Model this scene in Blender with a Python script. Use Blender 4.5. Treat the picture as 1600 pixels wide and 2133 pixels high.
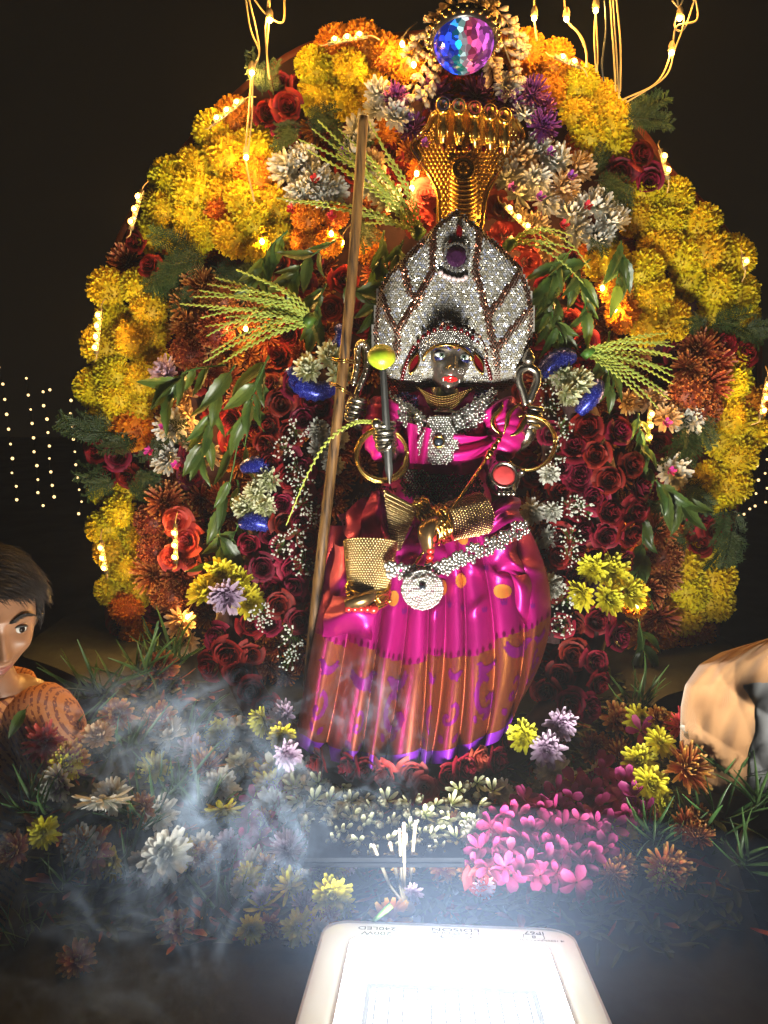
import bpy, math, random
import numpy as np
from mathutils import Vector, Matrix, noise
R = math.radians
random.seed(7); rng = np.random.default_rng(7)
scene = bpy.context.scene
COL = scene.collection
for o in list(bpy.data.objects): bpy.data.objects.remove(o)

# ------------------------------------------------------------------ camera
FLOOD = 310.0            # radiance of the floodlight panel
SMOKE = 15.0; LOWHAZE = .058; HAZE = 0.005
PITCH = R(11.6); CAM = Vector((0.0, -1.6, 0.80)); FPX = 1600.0
cam_d = bpy.data.cameras.new('camera'); cam = bpy.data.objects.new('camera', cam_d); COL.objects.link(cam)
cam.location = CAM; cam.rotation_euler = (math.pi/2 - PITCH, 0, 0)
cam_d.sensor_width = 36; cam_d.sensor_fit = 'AUTO'; cam_d.lens = 36*FPX/2133.0
cam_d.clip_start = 0.02; cam_d.clip_end = 400
scene.camera = cam
# ------------------------------------------------------------------ world: night
w = bpy.data.worlds.new('World'); scene.world = w; w.use_nodes = True
bg = w.node_tree.nodes['Background']; bg.inputs[0].default_value = (1.0, 0.74, 0.45, 1); bg.inputs[1].default_value = 0.0056
# ------------------------------------------------------------------ exposure, sampling
scene.view_settings.view_transform = 'Standard'; scene.view_settings.look = 'None'
scene.view_settings.exposure = 0.0; scene.view_settings.gamma = 1.0; scene.view_settings.use_curve_mapping = False
scene.render.engine = 'CYCLES'
cy = scene.cycles
cy.use_denoising = True; cy.use_adaptive_sampling = True; cy.adaptive_threshold = .05; cy.adaptive_min_samples = 16
try: cy.denoiser = 'OPENIMAGEDENOISE'; cy.denoising_input_passes = 'RGB_ALBEDO_NORMAL'
except Exception: pass
cy.max_bounces = 5; cy.diffuse_bounces = 2; cy.glossy_bounces = 2; cy.transmission_bounces = 4
cy.transparent_max_bounces = 12; cy.volume_bounces = 0
cy.sample_clamp_indirect = 4.0; cy.sample_clamp_direct = 60.0
cy.caustics_reflective = False; cy.caustics_refractive = False
cy.volume_step_rate = 1.0; cy.volume_max_steps = 256

# ------------------------------------------------------------------ pixel of the photograph -> point in the place
FW = Vector((0, math.cos(PITCH), -math.sin(PITCH))); UP = Vector((0, math.sin(PITCH), math.cos(PITCH)))
def ray(px, py): return FW + Vector((1, 0, 0))*((px-800)/FPX) + UP*((1066.5-py)/FPX)
def P(px, py, Y):
    d = ray(px, py); return CAM + d*((Y-CAM.y)/d.y)
def PZ(px, py, z):
    d = ray(px, py); return CAM + d*((z-CAM.z)/d.z)
def SC(px, py, Y):                      # metres in one pixel there
    d = ray(px, py); return (Y-CAM.y)/d.y/FPX

# ------------------------------------------------------------------ mesh building
class MB:
    def __init__(s): s.v = []; s.f = []; s.t = []; s.m = []; s.uv = None
    def add(s, vs, fs, t=0.0, m=0):
        b = len(s.v)
        s.v.extend([tuple(map(float, q)) for q in vs])
        s.f.extend([tuple(i+b for i in q) for q in fs]); s.m.extend([m]*len(fs))
        if np.isscalar(t): s.t.extend([float(t)]*len(vs))
        else: s.t.extend([float(x) for x in t])
        return s
    def grid(s, nu, nv, fn, m=0, tf=None, close=False):
        vs = []; ts = []
        for j in range(nv+1):
            for i in range(nu + (0 if close else 1)):
                u = i/nu; v = j/nv
                vs.append(fn(u, v)); ts.append(tf(u, v) if tf else v)
        n = nu if close else nu+1; fs = []
        for j in range(nv):
            for i in range(nu):
                a = j*n+i; b = j*n+(i+1) % n
                fs.append((a, b, b+n, a+n))
        return s.add(vs, fs, ts, m)
    def tube(s, pts, r, n=6, m=0, cap=True, flat=1.0):
        pts = [Vector(p) for p in pts]; k = len(pts)
        rs = [r]*k if np.isscalar(r) else list(r)
        tan = [(pts[min(i+1, k-1)]-pts[max(i-1, 0)]).normalized() for i in range(k)]
        nrm = tan[0].orthogonal().normalized(); vs = []
        for i in range(k):
            nrm = (nrm - tan[i]*nrm.dot(tan[i])).normalized(); bi = tan[i].cross(nrm)
            for j in range(n):
                a = 2*math.pi*j/n; vs.append(pts[i]+nrm*(math.cos(a)*rs[i])+bi*(math.sin(a)*rs[i]*flat))
        fs = [(i*n+j, i*n+(j+1) % n, (i+1)*n+(j+1) % n, (i+1)*n+j) for i in range(k-1) for j in range(n)]
        if cap: fs += [tuple(range(n-1, -1, -1)), tuple(range((k-1)*n, k*n))]
        return s.add(vs, fs, [i/(k-1) for i in range(k) for j in range(n)], m)
    def ell(s, c, r, nu=10, nv=7, m=0, M=None):
        c = Vector(c); r = (r, r, r) if np.isscalar(r) else r
        def fn(u, v):
            a = 2*math.pi*u; b = math.pi*(v-.5)*0.9999
            p = Vector((r[0]*math.cos(a)*math.cos(b), r[1]*math.sin(a)*math.cos(b), r[2]*math.sin(b)))
            return c+(M @ p if M else p)
        return s.grid(nu, nv, fn, m, close=True)
    def lathe(s, prof, n=24, m=0, c=(0, 0, 0), M=None):
        c = Vector(c); k = len(prof)-1
        def fn(u, v):
            r, z = prof[min(k, int(round(v*k)))]; a = 2*math.pi*u
            p = Vector((r*math.cos(a), r*math.sin(a), z)); return c+(M @ p if M else p)
        return s.grid(n, k, fn, m, close=True)
    def box(s, c, h, m=0, M=None):
        c = Vector(c); vs = []
        for x in (-1, 1):
            for y in (-1, 1):
                for z in (-1, 1):
                    p = Vector((x*h[0], y*h[1], z*h[2])); vs.append(c+(M @ p if M else p))
        return s.add(vs, [(0, 1, 3, 2), (4, 6, 7, 5), (0, 4, 5, 1), (2, 3, 7, 6), (0, 2, 6, 4), (1, 5, 7, 3)], 0, m)
    def prism(s, poly, M, th, m=0):      # 2D outline pushed through th along local z
        n = len(poly)
        vs = [M @ Vector((x, y, 0)) for x, y in poly]+[M @ Vector((x, y, th)) for x, y in poly]
        return s.add(vs, [tuple(range(n-1, -1, -1)), tuple(range(n, 2*n))]+[(i, (i+1) % n, (i+1) % n+n, i+n) for i in range(n)], 0, m)
    def mesh(s, name, mats, smooth=True):
        me = bpy.data.meshes.new(name); me.from_pydata(s.v, [], s.f)
        for m in (mats if isinstance(mats, (list, tuple)) else [mats]): me.materials.append(m)
        if any(s.m): me.polygons.foreach_set('material_index', s.m)
        a = me.attributes.new('t', 'FLOAT', 'POINT'); a.data.foreach_set('value', s.t)
        if s.uv is not None:
            a = me.attributes.new('suv', 'FLOAT_VECTOR', 'POINT'); a.data.foreach_set('vector', np.array(s.uv, dtype=np.float32).ravel())
        if smooth: me.polygons.foreach_set('use_smooth', [True]*len(me.polygons))
        me.update(); return me
    def obj(s, name, mats, parent=None, smooth=True):
        return link(name, s.mesh(name, mats, smooth), parent)

def link(name, me, parent=None, M=None):
    o = bpy.data.objects.new(name, me); COL.objects.link(o)
    if M is not None: o.matrix_local = M
    if parent is not None:
        o.parent = parent
        if M is None: o.location = tuple(-x for x in parent['org'])
        else: o.matrix_local = Matrix.Translation(-Vector(parent['org'])) @ M
    o['org'] = [0.0, 0.0, 0.0]               # meshes built in world coordinates may carry sub-parts
    return o
def tag(o, label, cat, group=None, kind=None):
    if label: o['label'] = label
    if cat: o['category'] = cat
    if group: o['group'] = group
    if kind: o['kind'] = kind
    return o
def thing(name, label, cat, loc, group=None):
    o = bpy.data.objects.new(name, None); COL.objects.link(o); o.empty_display_size = .02
    o.location = loc; o['org'] = [float(x) for x in loc]
    return tag(o, label, cat, group)
def frame(loc, nrm, size=1.0, roll=0.0, up=(0, 0, 1)):          # local z -> nrm
    z = Vector(nrm).normalized(); x = Vector(up).cross(z)
    x = x.normalized() if x.length > 1e-4 else z.orthogonal().normalized()
    y = z.cross(x); M = Matrix((x, y, z)).transposed().to_4x4()
    s = Matrix.Scale(size, 4) if np.isscalar(size) else Matrix.Diagonal((size[0], size[1], size[2], 1))
    return Matrix.Translation(Vector(loc)) @ M @ Matrix.Rotation(roll, 4, 'Z') @ s
def spline(pts, n):                      # Catmull-Rom through points
    p = [Vector(q) for q in pts]; p = [p[0]*2-p[1]]+p+[p[-1]*2-p[-2]]; k = len(p)-3; out = []
    for i in range(n+1):
        x = i/n*k; j = min(int(x), k-1); t = x-j; a, b, c, d = p[j:j+4]
        out.append(.5*((2*b)+(c-a)*t+(2*a-5*b+4*c-d)*t*t+(3*b-a-3*c+d)*t**3))
    return out
def interp(x, xs, ys): return float(np.interp(x, xs, ys))

# ------------------------------------------------------------------ materials
def nm(name):
    m = bpy.data.materials.new(name); m.use_nodes = True; nt = m.node_tree
    return m, nt, nt.nodes['Principled BSDF'], nt.nodes['Material Output']
def N(nt, typ, **kw):
    n = nt.nodes.new(typ)
    for k, v in kw.items(): setattr(n, k, v)
    return n
def ramp(nt, stops, src, interp='LINEAR'):
    r = N(nt, 'ShaderNodeValToRGB'); r.color_ramp.interpolation = interp; e = r.color_ramp.elements
    while len(e) < len(stops): e.new(.5)
    for i, (p, c) in enumerate(stops): e[i].position = p; e[i].color = (*c, 1)
    nt.links.new(src, r.inputs[0]); return r.outputs[0]
def attr(nt, name, out='Fac'): return N(nt, 'ShaderNodeAttribute', attribute_name=name).outputs[out]
def mth(nt, op, a, b=None, clamp=False):
    n = N(nt, 'ShaderNodeMath', operation=op); n.use_clamp = clamp
    for i, x in enumerate((a, b)):
        if x is None: continue
        if isinstance(x, (int, float)): n.inputs[i].default_value = x
        else: nt.links.new(x, n.inputs[i])
    return n.outputs[0]
def mixc(nt, f, a, b, mode='MIX'):
    n = N(nt, 'ShaderNodeMix', data_type='RGBA', blend_type=mode)
    for i, x in ((0, f), (6, a), (7, b)):
        if isinstance(x, (int, float)): n.inputs[i].default_value = x
        elif isinstance(x, tuple): n.inputs[i].default_value = (*x, 1)
        else: nt.links.new(x, n.inputs[i])
    return n.outputs[2]
def vary(nt, col, amount=.3, hue=.02):                         # each flower a little different
    oi = N(nt, 'ShaderNodeObjectInfo'); h = N(nt, 'ShaderNodeHueSaturation')
    nt.links.new(col, h.inputs['Color'])
    nt.links.new(mth(nt, 'MULTIPLY_ADD', oi.outputs['Random'], amount), h.inputs['Value'])
    h.inputs['Value'].links[0].from_node.inputs[2].default_value = 1-amount*.6
    m2 = mth(nt, 'FRACT', mth(nt, 'MULTIPLY', oi.outputs['Random'], 17.31))
    n = mth(nt, 'MULTIPLY_ADD', m2, hue); n.node.inputs[2].default_value = .5-hue/2
    nt.links.new(n, h.inputs['Hue']); return h.outputs[0]
def petal_mat(name, stops, rough=.55, transl=.25, amount=.35, hue=.02, spec=.3, mott=.25):
    m, nt, p, out = nm(name)
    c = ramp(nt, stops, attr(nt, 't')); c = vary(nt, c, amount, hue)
    if mott:
        no = N(nt, 'ShaderNodeTexNoise'); no.inputs['Scale'].default_value = 3.0; no.inputs['Detail'].default_value = 4
        nt.links.new(N(nt, 'ShaderNodeTexCoord').outputs['Object'], no.inputs[0])
        c = mixc(nt, 1.0, c, ramp(nt, [(.3, (1-mott,)*3), (.7, (1, 1, 1))], no.outputs[0]), 'MULTIPLY')
    nt.links.new(c, p.inputs['Base Color']); p.inputs['Roughness'].default_value = rough
    p.inputs['Specular IOR Level'].default_value = spec
    if transl:
        tr = N(nt, 'ShaderNodeBsdfTranslucent'); mx = N(nt, 'ShaderNodeMixShader'); mx.inputs[0].default_value = transl
        nt.links.new(c, tr.inputs[0]); nt.links.new(p.outputs[0], mx.inputs[1]); nt.links.new(tr.outputs[0], mx.inputs[2])
        nt.links.new(mx.outputs[0], out.inputs[0])
    return m
def plain(name, col, rough=.5, metal=0.0, noise_amt=.2, nscale=20., bump=0., coat=0., emit=None, spec=.5):
    m, nt, p, out = nm(name)
    tc = N(nt, 'ShaderNodeTexCoord'); no = N(nt, 'ShaderNodeTexNoise'); no.inputs['Scale'].default_value = nscale; no.inputs['Detail'].default_value = 5
    nt.links.new(tc.outputs['Object'], no.inputs[0])
    c = ramp(nt, [(.3, tuple(x*(1-noise_amt) for x in col)), (.7, tuple(min(1, x*(1+noise_amt)) for x in col))], no.outputs[0])
    nt.links.new(c, p.inputs['Base Color']); p.inputs['Roughness'].default_value = rough; p.inputs['Metallic'].default_value = metal
    p.inputs['Coat Weight'].default_value = coat; p.inputs['Specular IOR Level'].default_value = spec
    if bump:
        b = N(nt, 'ShaderNodeBump'); b.inputs['Strength'].default_value = bump; b.inputs['Distance'].default_value = .003
        nt.links.new(no.outputs[0], b.inputs['Height']); nt.links.new(b.outputs[0], p.inputs['Normal'])
    if emit: p.inputs['Emission Color'].default_value = (*emit[:3], 1); p.inputs['Emission Strength'].default_value = emit[3]
    return m
def emis(name, col, strength, sample=True):
    m, nt, p, out = nm(name); nt.nodes.remove(p)
    e = N(nt, 'ShaderNodeEmission'); e.inputs[0].default_value = (*col, 1); e.inputs[1].default_value = strength
    nt.links.new(e.outputs[0], out.inputs[0])
    if not sample: m.cycles.emission_sampling = 'NONE'
    return m

MAT = dict(
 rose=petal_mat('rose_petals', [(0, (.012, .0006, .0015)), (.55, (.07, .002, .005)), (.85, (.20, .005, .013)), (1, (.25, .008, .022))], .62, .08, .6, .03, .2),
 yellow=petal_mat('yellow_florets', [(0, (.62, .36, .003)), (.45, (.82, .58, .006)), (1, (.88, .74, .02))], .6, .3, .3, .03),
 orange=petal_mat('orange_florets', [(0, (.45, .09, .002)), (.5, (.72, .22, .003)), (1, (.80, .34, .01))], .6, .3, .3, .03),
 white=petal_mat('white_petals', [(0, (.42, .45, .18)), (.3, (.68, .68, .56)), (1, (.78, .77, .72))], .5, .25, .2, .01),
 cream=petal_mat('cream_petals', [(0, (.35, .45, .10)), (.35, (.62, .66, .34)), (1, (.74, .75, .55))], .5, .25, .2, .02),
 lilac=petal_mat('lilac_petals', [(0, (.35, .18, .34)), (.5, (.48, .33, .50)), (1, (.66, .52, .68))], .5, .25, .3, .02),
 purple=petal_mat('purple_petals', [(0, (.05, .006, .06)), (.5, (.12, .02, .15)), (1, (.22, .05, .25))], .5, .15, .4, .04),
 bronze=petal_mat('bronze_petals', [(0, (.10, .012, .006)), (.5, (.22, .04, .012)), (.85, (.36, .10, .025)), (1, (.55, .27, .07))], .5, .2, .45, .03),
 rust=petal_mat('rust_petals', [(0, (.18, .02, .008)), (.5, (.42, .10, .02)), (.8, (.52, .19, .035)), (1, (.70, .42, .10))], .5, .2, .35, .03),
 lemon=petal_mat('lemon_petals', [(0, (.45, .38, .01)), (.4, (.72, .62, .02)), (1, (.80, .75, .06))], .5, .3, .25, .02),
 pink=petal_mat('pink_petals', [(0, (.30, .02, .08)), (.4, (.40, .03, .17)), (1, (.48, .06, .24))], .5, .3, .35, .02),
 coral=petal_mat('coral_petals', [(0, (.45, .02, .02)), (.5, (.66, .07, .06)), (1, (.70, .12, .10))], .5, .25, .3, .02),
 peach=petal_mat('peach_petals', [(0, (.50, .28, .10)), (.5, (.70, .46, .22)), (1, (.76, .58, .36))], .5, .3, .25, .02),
 green=petal_mat('green_stem', [(0, (.05, .11, .02)), (1, (.10, .22, .03))], .45, .2, .3, .03),
 leaf=petal_mat('neem_leaf', [(0, (.06, .10, .02)), (.5, (.055, .10, .018)), (1, (.08, .13, .026))], .38, .25, .5, .04, .5),
 fern=petal_mat('fern_leaf', [(0, (.025, .045, .010)), (1, (.05, .085, .018))], .5, .2, .4, .04),
 grass=petal_mat('grass_leaf', [(0, (.05, .10, .03)), (1, (.085, .19, .05))], .4, .25, .45, .03, .5),
 ear=petal_mat('green_ears', [(0, (.34, .42, .06)), (1, (.52, .60, .11))], .5, .2, .25, .02),
 darkred=petal_mat('dark_red_centre', [(0, (.35, .01, .02)), (1, (.45, .02, .04))], .5, .1, .2),
 violet=petal_mat('violet_centre', [(0, (.16, .02, .25)), (1, (.28, .05, .40))], .5, .1, .2),
 magcentre=petal_mat('magenta_centre', [(0, (.40, .02, .22)), (1, (.62, .05, .36))], .5, .1, .2),
 gold=plain('gold_metal', (.80, .50, .12), .22, 1., .12, 40, .15),
 goldnet=plain('gold_bead', (.85, .62, .28), .25, 1., .1, 40),
 silver=plain('tarnished_silver', (.55, .50, .42), .27, 1., .3, 30, .2),
 crystal=plain('rhinestone', (.74, .72, .68), .13, .92, .1, 60),
 ruby=plain('red_stone', (.09, .002, .004), .12, 0., .3, 60, 0, 1.),
 wire=plain('cream_wire', (.55, .36, .12), .5, 0., .2, 30),
 wire_dark=plain('dark_wire', (.03, .035, .03), .5),
 bamboo=None,
)
# ------------------------------------------------------------------ flower heads: unit radius, facing local +z
def rose_mb(seed):
    r = random.Random(seed); b = MB(); n = 23
    for k in range(n):
        f = k/(n-1); ph = k*2.4+r.uniform(-.35, .35); rad = .035+.62*f**1.05; half = 1.15-.42*f; op = .01+.06*f+.24*f**5; h = .80-.42*f**1.3
        wob = r.uniform(0, 6); crl = .02+.30*f**2.5; lean = r.uniform(-.03, .05)
        def fn(u, v):
            uu = u*2-1; a = ph+uu*half; e = 1-.30*uu*uu
            rr = rad*(.55+.45*math.sin(v*1.57))+op*v*v+lean*v+.05*(1-.5*f)*uu*(1 if k % 2 else -1)*v+.022*math.sin(5*uu+wob)*v
            z = h*e*v**.8-crl*max(0, v-.7)*1.6+.02*math.sin(6*uu+wob*2)*v
            rr += crl*.55*max(0, v-.65)
            return (rr*math.cos(a), rr*math.sin(a), z-.18*f)
        b.grid(6, 5, fn, 0, lambda u, v, f=f: min(1, v*(.85+.15*r.random())))
    return b
def strip(b, base, d, up, L, W, bend, cup=.12, n=4, tip=.35, t0=0., twist=0., notch=0., m=0, wpos=.62):
    """one petal: spine from base along d, curving toward up by bend (radians), width W, cupped"""
    d = d.normalized(); side = d.cross(up).normalized(); up2 = side.cross(d).normalized()
    vs = []; ts = []; p = Vector(base); ang = 0.0
    for j in range(n+1):
        v = j/n; wd = W*(math.sin(math.pi*min(1, (v/wpos)*.5)) if v < wpos else 1-(1-tip)*((v-wpos)/(1-wpos))**2)
        wd = max(wd, W*.22)
        dd = d*math.cos(ang)+up2*math.sin(ang); nn = up2*math.cos(ang)-d*math.sin(ang)
        s2 = side*math.cos(twist*v)+nn*math.sin(twist*v); n2 = nn*math.cos(twist*v)-side*math.sin(twist*v)
        q = p - (dd*notch*W if j == n else dd*0)
        vs += [p-s2*wd/2+n2*cup*wd, q-n2*cup*wd*.4, p+s2*wd/2+n2*cup*wd]; ts += [t0+(1-t0)*v]*3
        p = p+dd*(L/n); ang += bend/n
    fs = []
    for j in range(n):
        for i in range(2): a = j*3+i; fs.append((a, a+1, a+4, a+3))
    b.add(vs, fs, ts, m)
def mum_mb(seed, rings, jit=.12, n=4, tip=.45, cup=.16, double=True):
    """rings: (count, radius0, elevation deg, length, width, bend)"""
    r = random.Random(seed); b = MB()
    for (c, r0, el, L, W, bd) in rings:
        off = r.random()*6.28
        for i in range(c):
            a = off+6.2832*i/c+r.uniform(-.5, .5)*6.28/c; e = R(el)+r.uniform(-jit, jit)*1.3
            rd = Vector((math.cos(a), math.sin(a), 0)); d = rd*math.cos(e)+Vector((0, 0, math.sin(e)))
            u = Vector((0, 0, math.cos(e)))-rd*math.sin(e)
            strip(b, rd*r0+Vector((0, 0, .02)), d, u, L*r.uniform(.85, 1.1), W*r.uniform(.85, 1.15), bd+r.uniform(-.35, .35), cup, n, tip, twist=r.uniform(-.35, .35))
    return b
RG_MUM = [(18, .05, 4, .92, .24, .35), (17, .05, 16, .86, .23, .5), (15, .05, 30, .74, .21, .7), (13, .04, 44, .60, .19, .8), (10, .03, 58, .46, .16, .8), (8, .02, 74, .34, .13, .5)]
RG_DAISY = [(15, .06, 2, .95, .27, -.25), (14, .06, 12, .90, .26, -.1), (11, .05, 28, .70, .22, .25), (8, .04, 48, .45, .16, .5)]
RG_SPIKY = [(20, .05, 2, .95, .13, .5), (20, .05, 15, .90, .12, .6), (18, .05, 30, .80, .12, .7), (16, .04, 46, .68, .11, .7), (12, .03, 62, .55, .10, .6), (8, .02, 78, .42, .08, .4)]
RG_BALL = [(14, .05, -18, .80, .20, .9), (15, .05, 2, .84, .20, 1.0), (15, .05, 20, .84, .19, 1.1), (13, .05, 38, .80, .18, 1.1), (11, .04, 56, .74, .17, 1.1), (8, .03, 74, .68, .15, .9)]
def floret_mb(seed, n=120, L=.34, W=.24):
    """ruffled pompon head of many short frilly florets"""
    r = random.Random(seed); b = MB()
    for i in range(n):
        z = 1-(i+.5)/n*1.28; q = math.sqrt(max(0, 1-z*z)); a = i*2.39996+r.uniform(-.2, .2)
        d = Vector((q*math.cos(a), q*math.sin(a), z*.8+.08)); d += Vector((r.uniform(-.3, .3), r.uniform(-.3, .3), r.uniform(-.2, .2)))
        d.normalize(); base = Vector((q*math.cos(a), q*math.sin(a), z*.72))*.66
        up = d.orthogonal().normalized(); up.rotate(Matrix.Rotation(r.uniform(0, 6.28), 3, d))
        strip(b, base, d, up, L*r.uniform(.8, 1.25), W*r.uniform(.7, 1.2), r.uniform(-1.0, 1.2), r.uniform(.1, .35), 3, .9, twist=r.uniform(-.9, .9), notch=r.uniform(-.2, .5), wpos=.8)
    n0 = len(b.v); b.ell((0, 0, .0), (.78, .78, .60), 10, 7)
    for i in range(n0, len(b.v)): b.t[i] = .35
    return b
def oleander_mb(seed, np_=5, W=.62, bend=-.35, el=22):
    r = random.Random(seed); b = MB()
    for i in range(np_):
        a = 6.2832*i/np_+r.uniform(-.15, .15); e = R(el+r.uniform(-10, 12)); rd = Vector((math.cos(a), math.sin(a), 0))
        strip(b, rd*.08, rd*math.cos(e)+Vector((0, 0, math.sin(e))), Vector((0, 0, 1)), r.uniform(.85, 1.05), W*r.uniform(.85, 1.15), bend+r.uniform(-.4, .4), r.uniform(.05, .2), 4, .55, twist=r.uniform(.1, .6))
    return b
def bud_mb(seed):                        # jasmine-like bud, opening petals
    r = random.Random(seed); b = MB()
    b.lathe([(.0, -.5), (.12, -.45), (.16, -.2), (.26, .1), (.30, .35), (.22, .6), (.08, .78), (.0, .82)], 8)
    for i in range(4):
        a = i*1.57+r.random(); rd = Vector((math.cos(a), math.sin(a), 0))
        strip(b, rd*.14+Vector((0, 0, -.05)), rd*.45+Vector((0, 0, 1)), rd*-1, .85, .36, .6, .2, 3, .5)
    b.t = [min(1, max(0, v[2]+.5)) for v in b.v]
    return b
def sprig_breath(seed):                  # baby's breath spray
    r = random.Random(seed); b = MB()
    for i in range(30):
        a = r.uniform(0, 6.28); q = math.sqrt(r.random()); p = Vector((q*math.cos(a), q*math.sin(a), r.uniform(.15, .55)))
        s = r.uniform(.05, .085)
        b.ell(p, (s, s, s*.8), 6, 4, 0)
        for k in range(3):
            aa = r.uniform(0, 6.28); b.ell(p+Vector((math.cos(aa), math.sin(aa), .3))*s*.8, s*.6, 5, 3, 0)
        b.tube([(p.x*.15, p.y*.15, -.1), (p.x*.6, p.y*.6, p.z*.4), p], .012, 3, 1, False)
    return b
def fern_mb(seed):                       # feathery conifer-like spray lying along +y, facing +z
    r = random.Random(seed); b = MB()
    main = spline([(0, 0, 0), (r.uniform(-.08, .08), .5, .06), (r.uniform(-.2, .2), 1, r.uniform(-.1, .1))], 10)
    b.tube(main, [.018*(1-.7*i/10) for i in range(11)], 3, 0, False)
    for i in range(1, 11):
        for s in (-1, 1):
            L = .42*(1-.6*i/11)*r.uniform(.75, 1.2); d = Vector((s*.75, .75, r.uniform(-.3, .3))).normalized()
            p0 = main[i]; p1 = p0+d*L; b.tube([p0, p0+d*L*.5+Vector((0, 0, .01)), p1], [.012, .010, .004], 3, 0, False)
            for k in range(1, 6):
                q = p0+d*L*k/5.5
                for s2 in (-1, 1):
                    dd = (d*.8+Vector((-d.y, d.x, 0))*s2*.7+Vector((0, 0, r.uniform(-.3, .3)))).normalized()
                    strip(b, q, dd, Vector((0, 0, 1)), L*.33*r.uniform(.7, 1.2), .028, .3, .1, 2, .3)
    return b
def leaf_mb(seed, serr=True, W=.34, curve=.5):   # lance-shaped serrated leaf along +y, facing +z, with midrib
    r = random.Random(seed); b = MB(); n = 12; vs = []; ts = []; bx = r.uniform(-.15, .25)
    for j in range(n+1):
        v = j/n; wd = W*.5*math.sin(math.pi*v**.72)**.9+.003
        z = -curve*.35*v*v+.04*math.sin(6*v+seed); x0 = bx*v*v
        s = (.86 if (serr and j % 2) else 1.0)
        for k, q in enumerate((-1, -.5, 0, .5, 1)):
            vs.append((x0+q*wd*s, v+(.035 if (serr and abs(q) == 1) else 0), z+(abs(q)*.30*wd)-(.012 if q == 0 else 0))); ts.append(.25+.75*abs(q) if q else 0.)
    b.add(vs, [(j*5+i, j*5+i+1, (j+1)*5+i+1, (j+1)*5+i) for j in range(n) for i in range(4)], ts)
    b.tube([(bx*(j/n)**2, j/n, -curve*.35*(j/n)**2+.04*math.sin(6*j/n+seed)-.006) for j in range(0, n+1, 2)], [.012*(1-.8*j/n) for j in range(0, n+1, 2)], 3, 0, False)
    b.tube([(0, 0, 0), (0, -.12, .02)], .013, 4, 0)
    return b
def blade_mb(seed):                      # grass blade along +y bending
    r = random.Random(seed); b = MB()
    strip(b, Vector((0, 0, 0)), Vector((0, 1, .1)), Vector((0, 0, 1)), 1.0, .056, r.uniform(-1.3, .5), .25, 7, .05, twist=r.uniform(-.8, .8), wpos=.35)
    return b
def ear_mb(pts, r=.0032, pitch=.0062):     # braided green ear: grains alternate left and right of a thin rachis
    b = MB(); pts = [Vector(p) for p in pts]; L = sum((pts[i+1]-pts[i]).length for i in range(len(pts)-1))
    k = max(6, int(L/pitch)); sp = spline(pts, k); b.tube(sp, r*.38, 4, 0, False)
    for i in range(1, k):
        d = (sp[min(i+1, k)]-sp[i-1]).normalized(); sd = d.cross(Vector((0, -1, .2))).normalized(); up = sd.cross(d)
        s = 1 if i % 2 else -1; f = (1-.45*(i/k)**3)
        ax = (d+sd*s*.42).normalized(); M = frame((0, 0, 0), ax, 1).to_3x3()
        b.ell(sp[i]+sd*s*r*.55*f, (r*.55*f, r*.7*f, r*1.45*f), 5, 4, 0, M)
    return b
FL = {}
def reg(key, mbs, mats): FL[key] = [mb.mesh(key, mats) for mb in mbs]
def recol(key, src, mats):
    out = []
    for me in FL[src]:
        c = me.copy(); c.name = key; c.materials.clear()
        for m in (mats if isinstance(mats, list) else [mats]): c.materials.append(m)
        out.append(c)
    FL[key] = out
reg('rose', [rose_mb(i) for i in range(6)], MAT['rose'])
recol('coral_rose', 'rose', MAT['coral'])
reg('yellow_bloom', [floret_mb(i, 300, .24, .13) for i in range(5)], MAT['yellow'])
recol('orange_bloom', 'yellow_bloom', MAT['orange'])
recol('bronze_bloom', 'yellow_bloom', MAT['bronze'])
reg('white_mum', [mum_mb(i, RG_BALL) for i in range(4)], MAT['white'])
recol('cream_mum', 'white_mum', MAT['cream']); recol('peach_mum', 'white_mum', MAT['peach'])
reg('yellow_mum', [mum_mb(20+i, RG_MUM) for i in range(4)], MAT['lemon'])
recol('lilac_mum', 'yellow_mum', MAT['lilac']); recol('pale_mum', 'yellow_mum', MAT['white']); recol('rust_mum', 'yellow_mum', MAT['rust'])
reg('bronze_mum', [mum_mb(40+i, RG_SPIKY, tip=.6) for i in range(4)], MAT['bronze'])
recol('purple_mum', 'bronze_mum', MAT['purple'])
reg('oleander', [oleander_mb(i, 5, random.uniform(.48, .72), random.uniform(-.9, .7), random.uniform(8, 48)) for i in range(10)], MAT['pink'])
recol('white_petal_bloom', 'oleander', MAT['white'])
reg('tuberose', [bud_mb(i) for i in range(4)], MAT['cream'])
recol('orange_lit_bud', 'tuberose', MAT['peach'])
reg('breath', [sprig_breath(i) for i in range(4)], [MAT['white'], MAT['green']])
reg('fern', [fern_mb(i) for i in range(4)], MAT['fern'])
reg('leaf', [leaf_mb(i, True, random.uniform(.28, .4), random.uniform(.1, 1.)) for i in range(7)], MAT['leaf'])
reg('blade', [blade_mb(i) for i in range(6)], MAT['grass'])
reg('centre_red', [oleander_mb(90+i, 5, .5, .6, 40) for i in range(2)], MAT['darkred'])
recol('centre_violet', 'centre_red', MAT['violet']); recol('centre_magenta', 'centre_red', MAT['magcentre'])

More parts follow.
